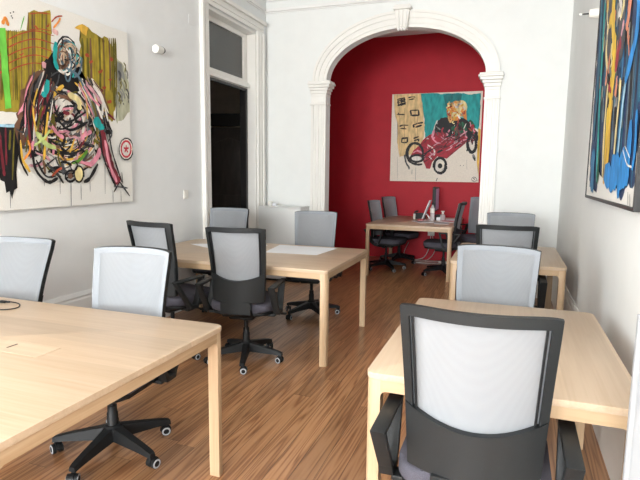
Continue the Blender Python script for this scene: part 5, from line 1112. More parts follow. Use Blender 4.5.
# ------------------------------------------------------------------ materials
MATS={}
def pr(name,col,rough=.5,metal=0.,spec=.5,alpha=1.,coat=0.):
    m=bpy.data.materials.new(name); m.use_nodes=True
    b=m.node_tree.nodes['Principled BSDF']
    b.inputs['Base Color'].default_value=(*col,1); b.inputs['Roughness'].default_value=rough
    b.inputs['Metallic'].default_value=metal; b.inputs['Specular IOR Level'].default_value=spec
    b.inputs['Alpha'].default_value=alpha; b.inputs['Coat Weight'].default_value=coat
    MATS[name]=m; return m
def noisy(m,scale=40,amt=.06,bump=0.,stretch=(1,1,1),coord='Object',detail=4):
    nt=m.node_tree; N=nt.nodes; L=nt.links; b=N['Principled BSDF']
    c=tuple(b.inputs['Base Color'].default_value)[:3]
    tc=N.new('ShaderNodeTexCoord'); mp=N.new('ShaderNodeMapping'); mp.inputs['Scale'].default_value=stretch
    nz=N.new('ShaderNodeTexNoise'); nz.inputs['Scale'].default_value=scale; nz.inputs['Detail'].default_value=detail
    L.new(tc.outputs[coord],mp.inputs[0]); L.new(mp.outputs[0],nz.inputs['Vector'])
    r=N.new('ShaderNodeValToRGB'); r.color_ramp.elements[0].position=.3; r.color_ramp.elements[1].position=.7
    r.color_ramp.elements[0].color=(*[max(0,x*(1-amt)) for x in c],1); r.color_ramp.elements[1].color=(*[min(1,x*(1+amt)) for x in c],1)
    L.new(nz.outputs['Fac'],r.inputs[0]); L.new(r.outputs[0],b.inputs['Base Color'])
    if bump:
        bp=N.new('ShaderNodeBump'); bp.inputs['Strength'].default_value=bump; bp.inputs['Distance'].default_value=.002
        L.new(nz.outputs['Fac'],bp.inputs['Height']); L.new(bp.outputs[0],b.inputs['Normal'])
    return m
wall_m=noisy(pr('wall_paint',(.80,.81,.79),.6,spec=.3),6,.015)
wallL_m=noisy(pr('wall_paint_cool',(.78,.79,.785),.6,spec=.3),6,.015)
ceil_m=noisy(pr('ceiling_paint',(.82,.81,.79),.8),5,.01)
trim_m=noisy(pr('trim_gloss_paint',(.82,.80,.755),.35),8,.015)
red_m=noisy(pr('red_wall_paint',(.43,.012,.024),.55,spec=.25),5,.06)
black_m=noisy(pr('black_plastic',(.009,.010,.011),.5,spec=.3),300,.1,.1)
frame_m=noisy(pr('charcoal_plastic',(.014,.016,.017),.5,spec=.35),300,.1,.1)
seat_m=noisy(pr('seat_fabric',(.082,.079,.098),.95,spec=.2),500,.3,.4)
rim_m=pr('wheel_rim_grey',(.42,.43,.45),.4)
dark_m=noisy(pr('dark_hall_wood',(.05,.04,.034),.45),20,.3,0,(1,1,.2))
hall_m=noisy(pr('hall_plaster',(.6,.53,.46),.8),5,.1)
blackframe_m=pr('black_door_frame',(.008,.007,.007),.4)
cab_m=noisy(pr('white_enamel',(.74,.745,.73),.35),10,.01)
white_m=pr('white_plastic',(.8,.78,.72),.4)
paper_m=noisy(pr('white_paper',(.84,.85,.88),.7),30,.01)
canvas_m=noisy(pr('primed_canvas',(.76,.74,.69),.85,spec=.2),120,.03,.3)
canvas_w=noisy(pr('primed_canvas_warm',(.82,.75,.64),.85,spec=.2),60,.06,.3)
steel_m=pr('brushed_steel',(.5,.5,.5),.35,1.)
cable_w=pr('white_cable',(.6,.58,.55),.5)
glass_m=pr('transom_glass',(.055,.055,.05),.12)
clear_m=pr('clear_plastic',(.75,.72,.72),.15,alpha=.5)
screen_m=pr('display_glass',(.38,.34,.52),.35)
magA=pr('magazine_print_red',(.45,.05,.05),.4); magB=pr('magazine_print_grey',(.35,.33,.32),.4)
def emit_mix():
    pass
def mesh_fabric():
    m=pr('mesh_fabric',(.41,.43,.455),.75,spec=.25); nt=m.node_tree; N=nt.nodes; L=nt.links; b=N['Principled BSDF']
    tc=N.new('ShaderNodeTexCoord'); mp=N.new('ShaderNodeMapping'); mp.inputs['Scale'].default_value=(1,.3,1); ck=N.new('ShaderNodeTexVoronoi'); ck.inputs['Scale'].default_value=420; ck.inputs['Randomness'].default_value=.15
    L.new(tc.outputs['Object'],mp.inputs[0]); L.new(mp.outputs[0],ck.inputs['Vector'])
    r=N.new('ShaderNodeMapRange'); r.inputs[1].default_value=.15; r.inputs[2].default_value=.5; r.inputs[3].default_value=.69; r.inputs[4].default_value=.77
    L.new(ck.outputs['Distance'],r.inputs[0]); L.new(r.outputs[0],b.inputs['Alpha'])
    # some light passes through the weave
    b.inputs['Subsurface Weight'].default_value=0
    out=N['Material Output']; tr=N.new('ShaderNodeBsdfTranslucent'); tr.inputs[0].default_value=(.50,.52,.54,1)
    mx=N.new('ShaderNodeMixShader'); mx.inputs[0].default_value=.28
    tp=N.new('ShaderNodeBsdfTransparent'); mx2=N.new('ShaderNodeMixShader')
    L.new(b.outputs[0],mx.inputs[1]); L.new(tr.outputs[0],mx.inputs[2]); 
    mx2.inputs[0].default_value=.94
    L.new(tp.outputs[0],mx2.inputs[1]); L.new(mx.outputs[0],mx2.inputs[2]); L.new(mx2.outputs[0],out.inputs[0])
    return m
mesh_m=mesh_fabric(); frame_tint_m=noisy(pr('frame_through_mesh',(.28,.30,.325),.8,spec=.2),300,.05)  # darker grey imitates the black frame showing through the mesh edges
def acrylic():
    m=pr('frosted_acrylic',(.48,.50,.52),.3); nt=m.node_tree; N=nt.nodes; L=nt.links; b=N['Principled BSDF']; out=N['Material Output']
    tr=N.new('ShaderNodeBsdfTranslucent'); tr.inputs[0].default_value=(.6,.6,.62,1); mx=N.new('ShaderNodeMixShader'); mx.inputs[0].default_value=.4
    tp=N.new('ShaderNodeBsdfTransparent'); mx2=N.new('ShaderNodeMixShader'); mx2.inputs[0].default_value=.8
    L.new(b.outputs[0],mx.inputs[1]); L.new(tr.outputs[0],mx.inputs[2]); L.new(tp.outputs[0],mx2.inputs[1]); L.new(mx.outputs[0],mx2.inputs[2]); L.new(mx2.outputs[0],out.inputs[0])
    return m
acr_m=acrylic()
def wood(name,axis,base,dark,stave,rough=.38):
    m=pr(name,base,rough,spec=.45); nt=m.node_tree; N=nt.nodes; L=nt.links; b=N['Principled BSDF']
    tc=N.new('ShaderNodeTexCoord')
    # fine pores and broad figure, stretched along the grain
    def nz(sc,stretch,det=5,dist=0):
        mp=N.new('ShaderNodeMapping'); s=[1,1,1]; s[axis]=stretch; mp.inputs['Scale'].default_value=s
        n=N.new('ShaderNodeTexNoise'); n.inputs['Scale'].default_value=sc; n.inputs['Detail'].default_value=det; n.inputs['Distortion'].default_value=dist
        L.new(tc.outputs['Object'],mp.inputs[0]); L.new(mp.outputs[0],n.inputs['Vector']); return n
    a=nz(90,.03); c=nz(14,.08,3,1.)
    ad=N.new('ShaderNodeMath'); ad.operation='ADD'; m1=N.new('ShaderNodeMath'); m1.operation='MULTIPLY'; m1.inputs[1].default_value=.5
    L.new(a.outputs['Fac'],m1.inputs[0]); L.new(m1.outputs[0],ad.inputs[0])
    m2=N.new('ShaderNodeMath'); m2.operation='MULTIPLY'; m2.inputs[1].default_value=.5; L.new(c.outputs['Fac'],m2.inputs[0]); L.new(m2.outputs[0],ad.inputs[1])
    r=N.new('ShaderNodeValToRGB'); r.color_ramp.elements[0].position=.36; r.color_ramp.elements[1].position=.62
    r.color_ramp.elements[0].color=(*dark,1); r.color_ramp.elements[1].color=(*base,1)
    L.new(ad.outputs[0],r.inputs[0])
    # staves: a random tone for each strip across the grain
    sep=N.new('ShaderNodeSeparateXYZ'); L.new(tc.outputs['Object'],sep.inputs[0])
    oth=1 if axis==0 else 0
    dv=N.new('ShaderNodeMath'); dv.operation='DIVIDE'; dv.inputs[1].default_value=stave; L.new(sep.outputs[oth],dv.inputs[0])
    fl=N.new('ShaderNodeMath'); fl.operation='FLOOR'; L.new(dv.outputs[0],fl.inputs[0])
    wn=N.new('ShaderNodeTexWhiteNoise'); wn.noise_dimensions='1D'; L.new(fl.outputs[0],wn.inputs['W'])
    mr=N.new('ShaderNodeMapRange'); mr.inputs[3].default_value=.90; mr.inputs[4].default_value=1.06; L.new(wn.outputs['Value'],mr.inputs[0])
    mx=N.new('ShaderNodeVectorMath'); mx.operation='SCALE'; L.new(r.outputs[0],mx.inputs[0]); L.new(mr.outputs[0],mx.inputs['Scale'])
    L.new(mx.outputs[0],b.inputs['Base Color'])
    return m
BASE=(.60,.455,.32); DRK=(.53,.385,.255)
woodX=wood('beech_laminate_x',0,BASE,DRK,.17); woodY=wood('beech_laminate_y',1,BASE,DRK,.22); woodZ=wood('beech_solid_z',2,(.56,.40,.25),(.48,.325,.19),.9,.45)
def floor_mat():
    m=pr('pine_planks',(.3,.13,.05),.3,spec=.45,coat=.15); nt=m.node_tree; N=nt.nodes; L=nt.links; b=N['Principled BSDF']; b.inputs['Coat Roughness'].default_value=.2
    tc=N.new('ShaderNodeTexCoord'); sep=N.new('ShaderNodeSeparateXYZ'); L.new(tc.outputs['Object'],sep.inputs[0])
    def M(op,a,bv=None,c=None):
        n=N.new('ShaderNodeMath'); n.operation=op
        for i,v in enumerate((a,bv,c)):
            if v is None: continue
            if isinstance(v,(int,float)): n.inputs[i].default_value=v
            else: L.new(v,n.inputs[i])
        return n.outputs[0]
    W=.115
    row=M('FLOOR',M('DIVIDE',sep.outputs[0],W)); wn=N.new('ShaderNodeTexWhiteNoise'); wn.noise_dimensions='1D'; L.new(row,wn.inputs['W'])
    yo=M('ADD',sep.outputs[1],M('MULTIPLY',wn.outputs['Value'],7.3))
    seg=M('FLOOR',M('DIVIDE',yo,2.6)); wn2=N.new('ShaderNodeTexWhiteNoise'); wn2.noise_dimensions='2D'
    cb=N.new('ShaderNodeCombineXYZ'); L.new(row,cb.inputs[0]); L.new(seg,cb.inputs[1]); L.new(cb.outputs[0],wn2.inputs['Vector'])
    # grain coordinates shifted for each board
    cg=N.new('ShaderNodeCombineXYZ'); L.new(M('ADD',sep.outputs[0],M('MULTIPLY',wn2.outputs['Value'],40.)),cg.inputs[0]); L.new(M('MULTIPLY',yo,.034),cg.inputs[1]); L.new(M('MULTIPLY',wn2.outputs['Value'],9.),cg.inputs[2])
    n1=N.new('ShaderNodeTexNoise'); n1.inputs['Scale'].default_value=11; n1.inputs['Detail'].default_value=2.5; n1.inputs['Roughness'].default_value=.45; L.new(cg.outputs[0],n1.inputs['Vector'])
    rings=M('SINE',M('MULTIPLY',n1.outputs['Fac'],75.))
    n2=N.new('ShaderNodeTexNoise'); n2.inputs['Scale'].default_value=120; n2.inputs['Detail'].default_value=4; L.new(cg.outputs[0],n2.inputs['Vector'])
    f=M('ADD',M('MULTIPLY',rings,.20),M('ADD',M('MULTIPLY',n2.outputs['Fac'],.36),.24))
    r=N.new('ShaderNodeValToRGB'); e=r.color_ramp.elements; e[0].position=.14; e[0].color=(.19,.078,.034,1); e[1].position=.60; e[1].color=(.43,.225,.108,1)
    x=e.new(.34); x.color=(.35,.172,.078,1); L.new(f,r.inputs[0])
    tone=M('ADD',M('MULTIPLY',wn2.outputs['Value'],.42),.78)
    fx=M('FRACT',M('DIVIDE',sep.outputs[0],W)); gap=M('MULTIPLY',M('GREATER_THAN',fx,.018),M('LESS_THAN',fx,.985))
    fy=M('FRACT',M('DIVIDE',yo,2.6)); gap=M('MULTIPLY',gap,M('GREATER_THAN',fy,.0012))
    tone=M('MULTIPLY',tone,M('ADD',M('MULTIPLY',gap,.55),.45))
    sc=N.new('ShaderNodeVectorMath'); sc.operation='SCALE'; L.new(r.outputs[0],sc.inputs[0]); L.new(tone,sc.inputs['Scale']); L.new(sc.outputs[0],b.inputs['Base Color'])
    bp=N.new('ShaderNodeBump'); bp.inputs['Strength'].default_value=.25; bp.inputs['Distance'].default_value=.002; L.new(gap,bp.inputs['Height']); L.new(bp.outputs[0],b.inputs['Normal'])
    return m
floor_m=floor_mat()
endX=wood('beech_edge_x',0,(.55,.385,.235),(.48,.325,.185),.9,.42); endY=wood('beech_edge_y',1,(.55,.385,.235),(.42,.27,.145),.9,.42)

# ------------------------------------------------------------------ mesh helpers
def obj(name,bm,mat,parent=None,smooth=None):
    bmesh.ops.recalc_face_normals(bm,faces=bm.faces)
    me=bpy.data.meshes.new(name); bm.to_mesh(me); bm.free()
    for m in (mat if isinstance(mat,(list,tuple)) else [mat]): me.materials.append(m)
    o=bpy.data.objects.new(name,me); COL.objects.link(o)
    if parent is not None: o.parent=parent
    if smooth is not None:
        for p in me.polygons: p.use_smooth=True
        me.set_sharp_from_angle(angle=math.radians(smooth))
    return o
def NB(): return bmesh.new()
def tag(o,label,cat,group=None,kind=None):
    o['label']=label; o['category']=cat
    if group: o['group']=group
    if kind: o['kind']=kind
    return o
def thing(name,label,cat,loc=(0,0,0),rz=0,group=None):
    o=bpy.data.objects.new(name,None); o.empty_display_size=.1; COL.objects.link(o); o.location=loc; o.rotation_euler=(0,0,rz)
    return tag(o,label,cat,group)
def struct(name,bm,mat,smooth=None):
    o=obj(name,bm,mat,None,smooth); o['kind']='structure'; return o
def box(bm,x0,x1,y0,y1,z0,z1,bev=0,seg=2,mi=0):
    v=[bm.verts.new((x,y,z)) for x in (x0,x1) for y in (y0,y1) for z in (z0,z1)]
    F=[(0,1,3,2),(4,6,7,5),(0,4,5,1),(2,3,7,6),(0,2,6,4),(1,5,7,3)]
    fs=[bm.faces.new([v[i] for i in f]) for f in F]
    for f in fs: f.material_index=mi
    if bev:
        es=list({e for f in fs for e in f.edges}); bmesh.ops.bevel(bm,geom=es,offset=bev,segments=seg,affect='EDGES',profile=.5)
    return fs
def prism(bm,pts,axis,a0,a1,bev=0,seg=2,mi=0):
    """closed 2D outline extruded along an axis (0,1,2)"""
    def P(p,a):
        if axis==2: return (p[0],p[1],a)
        if axis==1: return (p[0],a,p[1])
        return (a,p[0],p[1])
    A=[bm.verts.new(P(p,a0)) for p in pts]; B=[bm.verts.new(P(p,a1)) for p in pts]; n=len(pts)
    f0=bm.faces.new(A); f1=bm.faces.new(B[::-1]); fs=[f0,f1]
    for i in range(n): fs.append(bm.faces.new((A[i],B[i],B[(i+1)%n],A[(i+1)%n])))
    for f in fs: f.material_index=mi
    if bev: bmesh.ops.bevel(bm,geom=list(f0.edges)+list(f1.edges),offset=bev,segments=seg,affect='EDGES',profile=.5)
    return fs
def rrect(x0,x1,y0,y1,r,n=5):
    o=[]
    for cx,cy,a in ((x1-r,y1-r,0),(x0+r,y1-r,90),(x0+r,y0+r,180),(x1-r,y0+r,270)):
        for i in range(n+1):
            t=math.radians(a+90*i/n); o.append((cx+r*math.cos(t),cy+r*math.sin(t)))
    return o
def tube(bm,p0,p1,r0,r1=None,n=16,mi=0):
    r1=r0 if r1 is None else r1; p0=Vector(p0); p1=Vector(p1); d=(p1-p0).normalized()
    a=d.orthogonal().normalized(); b=d.cross(a)
    A=[bm.verts.new(p0+r0*(a*math.cos(2*PI*i/n)+b*math.sin(2*PI*i/n))) for i in range(n)]
    B=[bm.verts.new(p1+r1*(a*math.cos(2*PI*i/n)+b*math.sin(2*PI*i/n))) for i in range(n)]
    fs=[bm.faces.new(A[::-1]),bm.faces.new(B)]+[bm.faces.new((A[i],A[(i+1)%n],B[(i+1)%n],B[i])) for i in range(n)]
    for f in fs: f.material_index=mi
    return fs
def lathe(bm,prof,c=(0,0,0),n=20,mi=0):
    rings=[[bm.verts.new((c[0]+r*math.cos(2*PI*i/n),c[1]+r*math.sin(2*PI*i/n),c[2]+z)) for i in range(n)] for r,z in prof]
    fs=[bm.faces.new(rings[0][::-1]),bm.faces.new(rings[-1])]
    for A,B in zip(rings,rings[1:]):
        for i in range(n): fs.append(bm.faces.new((A[i],A[(i+1)%n],B[(i+1)%n],B[i])))
    for f in fs: f.material_index=mi
def catmull(pts,k=6):
    P=[Vector(p) for p in pts]; P=[P[0]*2-P[1]]+P+[P[-1]*2-P[-2]]; o=[]
    for i in range(1,len(P)-2):
        for j in range(k):
            t=j/k; a,b,c,d=P[i-1:i+3]
            o.append(.5*((2*b)+(c-a)*t+(2*a-5*b+4*c-d)*t*t+(3*b-a-3*c+d)*t**3))
    o.append(P[-2]); return o
def cable(bm,pts,r,n=8,mi=0):
    P=catmull(pts); prev=None; up=Vector((0,0,1)); rings=[]
    for i,p in enumerate(P):
        d=(P[min(i+1,len(P)-1)]-P[max(i-1,0)]).normalized(); a=d.cross(up)
        if a.length<.05: a=d.cross(Vector((0,1,0)))
        a.normalize(); b=d.cross(a)
        rings.append([bm.verts.new(p+r*(a*math.cos(2*PI*k/n)+b*math.sin(2*PI*k/n))) for k in range(n)])
    for A,B in zip(rings,rings[1:]):
        for k in range(n): bm.faces.new((A[k],A[(k+1)%n],B[(k+1)%n],B[k])).material_index=mi
    bm.faces.new(rings[0]); bm.faces.new(rings[-1][::-1])

# ------------------------------------------------------------------ room shell
XL,XR,YB,YA,ZC=-3.18,.56,-5.0,6.6,3.76
T=.14; YA2=YA+T; YR=8.85; RX0,RX1=-3.5,.75; ZR=3.70
b=NB(); box(b,-3.4,.8,YB-.2,YR+.2,-.08,0); struct('floor',b,floor_m)
b=NB(); box(b,XL-.2,XR+.2,YB-.2,YA,ZC,ZC+.1); struct('ceiling',b,ceil_m)
b=NB(); box(b,RX0,RX1,YA2,YR,ZR,ZR+.1); struct('ceiling_alcove',b,ceil_m)
b=NB(); box(b,XR,XR+.2,YB,YA,0,ZC); struct('wall_right',b,wall_m)
DY0,DY1,DZ=5.13,6.31,3.24
b=NB(); box(b,XL-.2,XL,YB,-.8,0,ZC); box(b,XL-.2,XL,-.8,.8,0,.75); box(b,XL-.2,XL,-.8,.8,3.15,ZC); box(b,XL-.2,XL,.8,DY0,0,ZC); box(b,XL-.2,XL,DY1,YA,0,ZC); box(b,XL-.2,XL,DY0,DY1,DZ,ZC); struct('wall_left',b,wallL_m)
# window wall behind the camera with two tall windows
b=NB(); wz0,wz1=.75,3.15; wins=[(-2.65,-1.35),(-.95,.35)]
for x0,x1 in ((XL-.2,-2.65),(-1.35,-.95),(.35,XR+.2)): box(b,x0,x1,YB-.2,YB,0,ZC)
for x0,x1 in wins: box(b,x0,x1,YB-.2,YB,0,wz0); box(b,x0,x1,YB-.2,YB,wz1,ZC)
struct('wall_window_side',b,wall_m)
for k,(x0,x1) in enumerate(wins):
    b=NB(); 
    for xa,xb in ((x0,x0+.06),(x1-.06,x1),((x0+x1)/2-.03,(x0+x1)/2+.03)): box(b,xa,xb,YB-.12,YB-.06,wz0,wz1)
    for za in (wz0,wz1-.06,2.4): box(b,x0,x1,YB-.12,YB-.06,za,za+.06)
    struct('window_%d'%(k+1),b,trim_m)
b=NB()
for y0 in (-.8,-.03,.74): box(b,XL-.12,XL-.06,y0,y0+.06,.75,3.15)
for z0 in (.75,3.09,2.4): box(b,XL-.12,XL-.06,-.8,.8,z0,z0+.06)
struct('window_5',b,trim_m)
# arch wall
AC=-1.3165; AI,AO=.9885,1.160; AZ=2.63; RI,RO=.59,.79
def arc(a,r,n=40): return [(AC-.014*(a-AI)/.17+a*math.cos(PI-PI*i/n),AZ+r*math.sin(PI*i/n)) for i in range(n+1)]
b=NB(); N=40; A=arc(AI,RI)
box(b,RX0,AC-AI,YA,YA2,0,AZ); box(b,AC+AI,RX1,YA,YA2,0,AZ)
box(b,RX0,AC-AI,YA,YA2,AZ,ZC+.05); box(b,AC+AI,RX1,YA,YA2,AZ,ZC+.05)
for i in range(N):
    p,q=A[i],A[i+1]; prism(b,[p,q,(q[0],ZC+.05),(p[0],ZC+.05)],1,YA,YA2)
bmesh.ops.remove_doubles(b,verts=b.verts,dist=1e-5)
struct('wall_arch',b,wall_m)
# red room
b=NB(); box(b,RX0,RX1,YR,YR+.1,0,ZR+.1); struct('wall_back',b,red_m)
b=NB(); box(b,RX0-.1,RX0,YA2,YR+.1,0,ZR+.1); struct('wall_alcove_left',b,red_m)
b=NB(); box(b,RX1,RX1+.1,YA2,7.35,0,ZR+.1); box(b,RX1,RX1+.1,8.35,YR+.1,0,ZR+.1); box(b,RX1,RX1+.1,7.35,8.35,0,.9); box(b,RX1,RX1+.1,7.35,8.35,3.0,ZR+.1); struct('wall_alcove_right',b,red_m)
b=NB()
for y0,y1 in ((7.35,7.41),(8.29,8.35),(7.82,7.88)): box(b,RX1+.03,RX1+.08,y0,y1,.9,3.0)
for z in (.9,2.94,2.2): box(b,RX1+.03,RX1+.08,7.35,8.35,z,z+.06)
struct('window_3',b,trim_m)
# the arch wall is white on the room side, the alcove side is red: thin paint skins on real faces
b=NB(); box(b,RX0,AC-AI-.001,YA2,YA2+.004,0,ZR); box(b,AC+AI+.001,RX1,YA2,YA2+.004,0,ZR)
for i in range(N):
    p,q=A[i],A[i+1]; prism(b,[p,q,(q[0],ZR),(p[0],ZR)],1,YA2,YA2+.004)
struct('wall_arch_alcove_face',b,red_m)
# archivolt
def band(b,a0,r0,a1,r1,y0,y1):
    P=arc(a0,r0); Q=arc(a1,r1)
    for i in range(N):
        prism(b,[P[i],P[i+1],Q[i+1],Q[i]],1,y0,y1)
b=NB()
def mixr(t): return AI+(AO-AI)*t, RI+(RO-RI)*t
for t0,t1,d in ((0,.16,.022),(.16,.22,.015),(.22,.50,.028),(.50,.56,.021),(.56,.84,.036),(.84,1.,.05)):
    a0,r0=mixr(t0); a1,r1=mixr(t1); band(b,a0,r0,a1,r1,YA-d,YA+.005)
bmesh.ops.remove_doubles(b,verts=b.verts,dist=1e-5)
struct('trim_1',b,trim_m)
# keystone with fluted face
b=NB(); kx=-1.3235
prism(b,[(kx-.060,3.19),(kx+.060,3.19),(kx+.088,3.41),(kx-.088,3.41)],1,YA-.11,YA,.006)
for s in (-.045,0,.045):
    prism(b,[(kx+s*.8-.012,3.20),(kx+s*.8+.012,3.20),(kx+s*1.15+.017,3.40),(kx+s*1.15-.017,3.40)],1,YA-.128,YA-.105,.006)
box(b,kx-.108,kx+.108,YA-.132,YA,3.41,3.445,.006); box(b,kx-.094,kx+.094,YA-.12,YA,3.445,3.465,.006)
for s in (-.045,0,.045): lathe(b,[(.004,-.03),(.018,-.015),(.02,0),(.012,.012)],(kx+s*.8,YA-.10,3.19),10)
struct('trim_2',b,trim_m)
# pilasters and capitals
def pilaster(name,x0,x1,inner):
    b=NB(); box(b,x0,x1,YA-.032,YA,0,2.44,.003)
    w=x1-x0
    for t0,t1,d in ((.10,.20,.046),(.28,.36,.042),(.44,.56,.048),(.64,.72,.042),(.80,.90,.046)):
        box(b,x0+w*t0,x0+w*t1,YA-d,YA-.03,.32,2.36,.004)
    box(b,x0-.012,x1+.012,YA-.055,YA,0,.26,.004); box(b,x0-.006,x1+.006,YA-.05,YA,.26,.30,.006)
    box(b,x0-.01,x1+.01,YA-.05,YA2 if inner else YA,2.33,2.355,.005)
    for z0,z1,e in ((2.44,2.475,.004),(2.475,2.515,.012),(2.515,2.55,.026),(2.55,2.585,.046),(2.585,2.61,.062),(2.61,2.632,.052)):
        xa,xb=x0-e*.55,x1+e*.55
        if inner==1: xb=x1+e*1.25
        else: xa=x0-e*1.25
        box(b,xa,xb,YA-.03-e,YA2,z0,z1,.006)
    return struct(name,b,trim_m)
# the part of a capital inside the opening returns along the jamb
pilaster('trim_3',-2.512,AC-AI-.0,1); pilaster('trim_4',AC+AI,-.158,2)
# cornice running under the ceiling
def profile_x(b,x0,x1,y,sgn,zs):
    for z0,z1,d in zs: box(b,x0,x1,min(y,y-sgn*d),max(y,y-sgn*d),z0,z1,.004)
CZ=((3.54,3.556,.018),(3.556,3.585,.035),(3.585,3.60,.026),(3.69,3.72,.03),(3.72,3.76,.06))
b=NB(); profile_x(b,XL,XR,YA,1,CZ); struct('trim_5',b,ceil_m)
b=NB()
for z0,z1,d in CZ: box(b,XL,XL+d,YB,YA-.061,z0,z1,.004)
struct('trim_6',b,ceil_m)
b=NB()
for z0,z1,d in CZ: box(b,XR-d,XR,YB,YA-.061,z0,z1,.004)
struct('trim_7',b,ceil_m)
# tall skirting with a moulded top
def skirt_pts(d,h): return [(0,0),(d,0),(d,h-.06),(d*.75,h-.045),(d*.9,h-.03),(d*.4,h),(0,h)]
b=NB(); prism(b,[(XL+p,q) for p,q in skirt_pts(.022,.49)],1,YB,4.975); struct('baseboard_left',b,wallL_m)
b=NB(); prism(b,[(XR-p,q) for p,q in skirt_pts(.022,.42)],1,YB,YA); struct('baseboard_right',b,trim_m)
b=NB(); prism(b,[(YA-p,q) for p,q in skirt_pts(.022,.42)],0,XL,-2.535); prism(b,[(YA-p,q) for p,q in skirt_pts(.022,.42)],0,-.098,XR-.023); struct('baseboard_arch',b,trim_m)
# doorway casing, frame, transom
b=NB()
for y0,y1,s in ((4.98,DY0,1),(DY1,6.48,-1)):
    w=y1-y0
    box(b,XL,XL+.03,y0,y1,0,3.25,.003)
    o0=(y0,y0+w*.30) if s==1 else (y1-w*.30,y1); box(b,XL+.03,XL+.048,*o0,0,3.25,.008)
    o1=(y0+w*.45,y0+w*.62) if s==1 else (y1-w*.62,y1-w*.45); box(b,XL+.03,XL+.037,*o1,0,3.25,.003)
box(b,XL,XL+.03,4.98,6.48,3.25,3.40,.003); box(b,XL+.03,XL+.07,4.96,6.50,3.355,3.40,.008); box(b,XL+.03,XL+.048,5.0,6.46,3.29,3.32,.006)
struct('trim_8',b,trim_m)
XF=-3.30
b=NB()
box(b,XL-.2,XL,DY0-.005,DY0+.02,0,DZ); box(b,XL-.2,XL,DY1-.02,DY1+.005,0,DZ); box(b,XL-.2,XL,DY0+.02,DY1-.02,DZ-.03,DZ+.005)
box(b,XF-.04,XF,DY0+.02,5.36,2.53,DZ-.03,.003); box(b,XF-.04,XF,6.19,DY1-.02,2.53,DZ-.03,.003); box(b,XF-.04,XF,5.36,6.19,3.155,DZ-.03,.003)
box(b,XF-.04,XF,5.36,6.19,2.53,2.64,.003); box(b,XF-.04,XF+.045,DY0+.02,DY1-.02,2.535,2.575,.006); box(b,XF-.04,XF+.03,DY0+.02,DY1-.02,2.575,2.60,.006)
struct('trim_9',b,trim_m)
b=NB(); box(b,XF-.03,XF-.022,5.36,6.19,2.64,3.155); struct('window_4',b,glass_m)
b=NB(); box(b,XF-.085,XF,5.15,5.20,0,2.53); box(b,XF-.085,XF,6.24,6.295,0,2.53); box(b,XF-.035,XF,5.20,6.25,2.50,2.53)
struct('trim_10',b,blackframe_m)
# dark hall beyond
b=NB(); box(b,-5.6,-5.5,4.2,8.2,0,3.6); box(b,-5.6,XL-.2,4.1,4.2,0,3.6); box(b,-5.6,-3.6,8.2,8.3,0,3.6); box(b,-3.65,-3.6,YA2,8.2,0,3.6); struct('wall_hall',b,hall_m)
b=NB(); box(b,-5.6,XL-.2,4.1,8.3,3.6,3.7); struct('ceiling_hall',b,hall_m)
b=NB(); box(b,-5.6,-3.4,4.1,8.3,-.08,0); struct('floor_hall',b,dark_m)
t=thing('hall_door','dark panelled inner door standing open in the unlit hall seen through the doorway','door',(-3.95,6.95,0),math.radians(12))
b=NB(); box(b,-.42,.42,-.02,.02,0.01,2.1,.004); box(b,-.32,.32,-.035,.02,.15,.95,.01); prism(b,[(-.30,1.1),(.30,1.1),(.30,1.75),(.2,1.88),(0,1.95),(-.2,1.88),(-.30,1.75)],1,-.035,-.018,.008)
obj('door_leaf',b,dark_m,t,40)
b=NB(); box(b,-.55,-.43,-.05,.05,0,2.3,.005); box(b,.43,.55,-.05,.05,0,2.3,.005); box(b,-.55,.55,-.05,.05,2.12,2.3,.005); obj('door_frame',b,blackframe_m,t)

# ------------------------------------------------------------------ desks
H=.74
def desk(name,label,x0,x1,y0,y1,topmat,aprmat,cat='desk',group='pale wood office desks'):
    cx,cy=(x0+x1)/2,(y0+y1)/2; w,d=(x1-x0)/2,(y1-y0)/2
    t=thing(name,label,cat,(cx,cy,0),0,group)
    b=NB(); prism(b,rrect(-w,w,-d,d,.035,6),2,H-.024,H,.003,2); obj('tabletop',b,topmat,t,35)
    b=NB(); e=.004
    # apron ring under the top, mitred rounded corners
    O=rrect(-w+e,w-e,-d+e,d-e,.032,6); I=rrect(-w+.026,w-.026,-d+.026,d-.026,.012,6); n=len(O)
    lo,hi=.672,H-.0245
    V=[[b.verts.new((*p,z)) for p in P] for P,z in ((O,lo),(O,hi),(I,hi),(I,lo))]
    for k in range(4):
        A_,B_=V[k],V[(k+1)%4]
        for i in range(n): b.faces.new((A_[i],A_[(i+1)%n],B_[(i+1)%n],B_[i]))
    o=obj('apron',b,[endX,endY],t,35)
    for p in o.data.polygons:
        if abs(p.normal.x)>.7: p.material_index=1
    s=.052
    for sx in (-1,1):
        for sy in (-1,1):
            b=NB(); X=sx*(w-.0035); Y=sy*(d-.0035)
            pts=[]; r=.03
            pts=[(X-sx*s,Y),(X-sx*s,Y-sy*s),(X,Y-sy*s),(X,Y-sy*r)]
            for i in range(1,6):
                a=PI/2*i/6; pts.append((X-sx*r+sx*r*math.cos(a),Y-sy*r+sy*r*math.sin(a)))
            pts.append((X-sx*r,Y))
            prism(b,pts,2,0.0,hi-.001,.0015,1)
            # small curved gussets where the leg meets the apron
            for ax in (0,1):
                R0=.022; q=[(0,0)]+[(R0-R0*math.sin(PI/2*i/5),-R0+R0*math.cos(PI/2*i/5)) for i in range(6)]
                if ax==0: prism(b,[(X-sx*s-sx*u,lo+v) for u,v in q],1,min(Y-sy*.001,Y-sy*.022),max(Y-sy*.001,Y-sy*.022))
                else: prism(b,[(Y-sy*s-sy*u,lo+v) for u,v in q],0,min(X-sx*.001,X-sx*.022),max(X-sx*.001,X-sx*.022))
            obj('leg',b,woodZ,t,35)
    return t
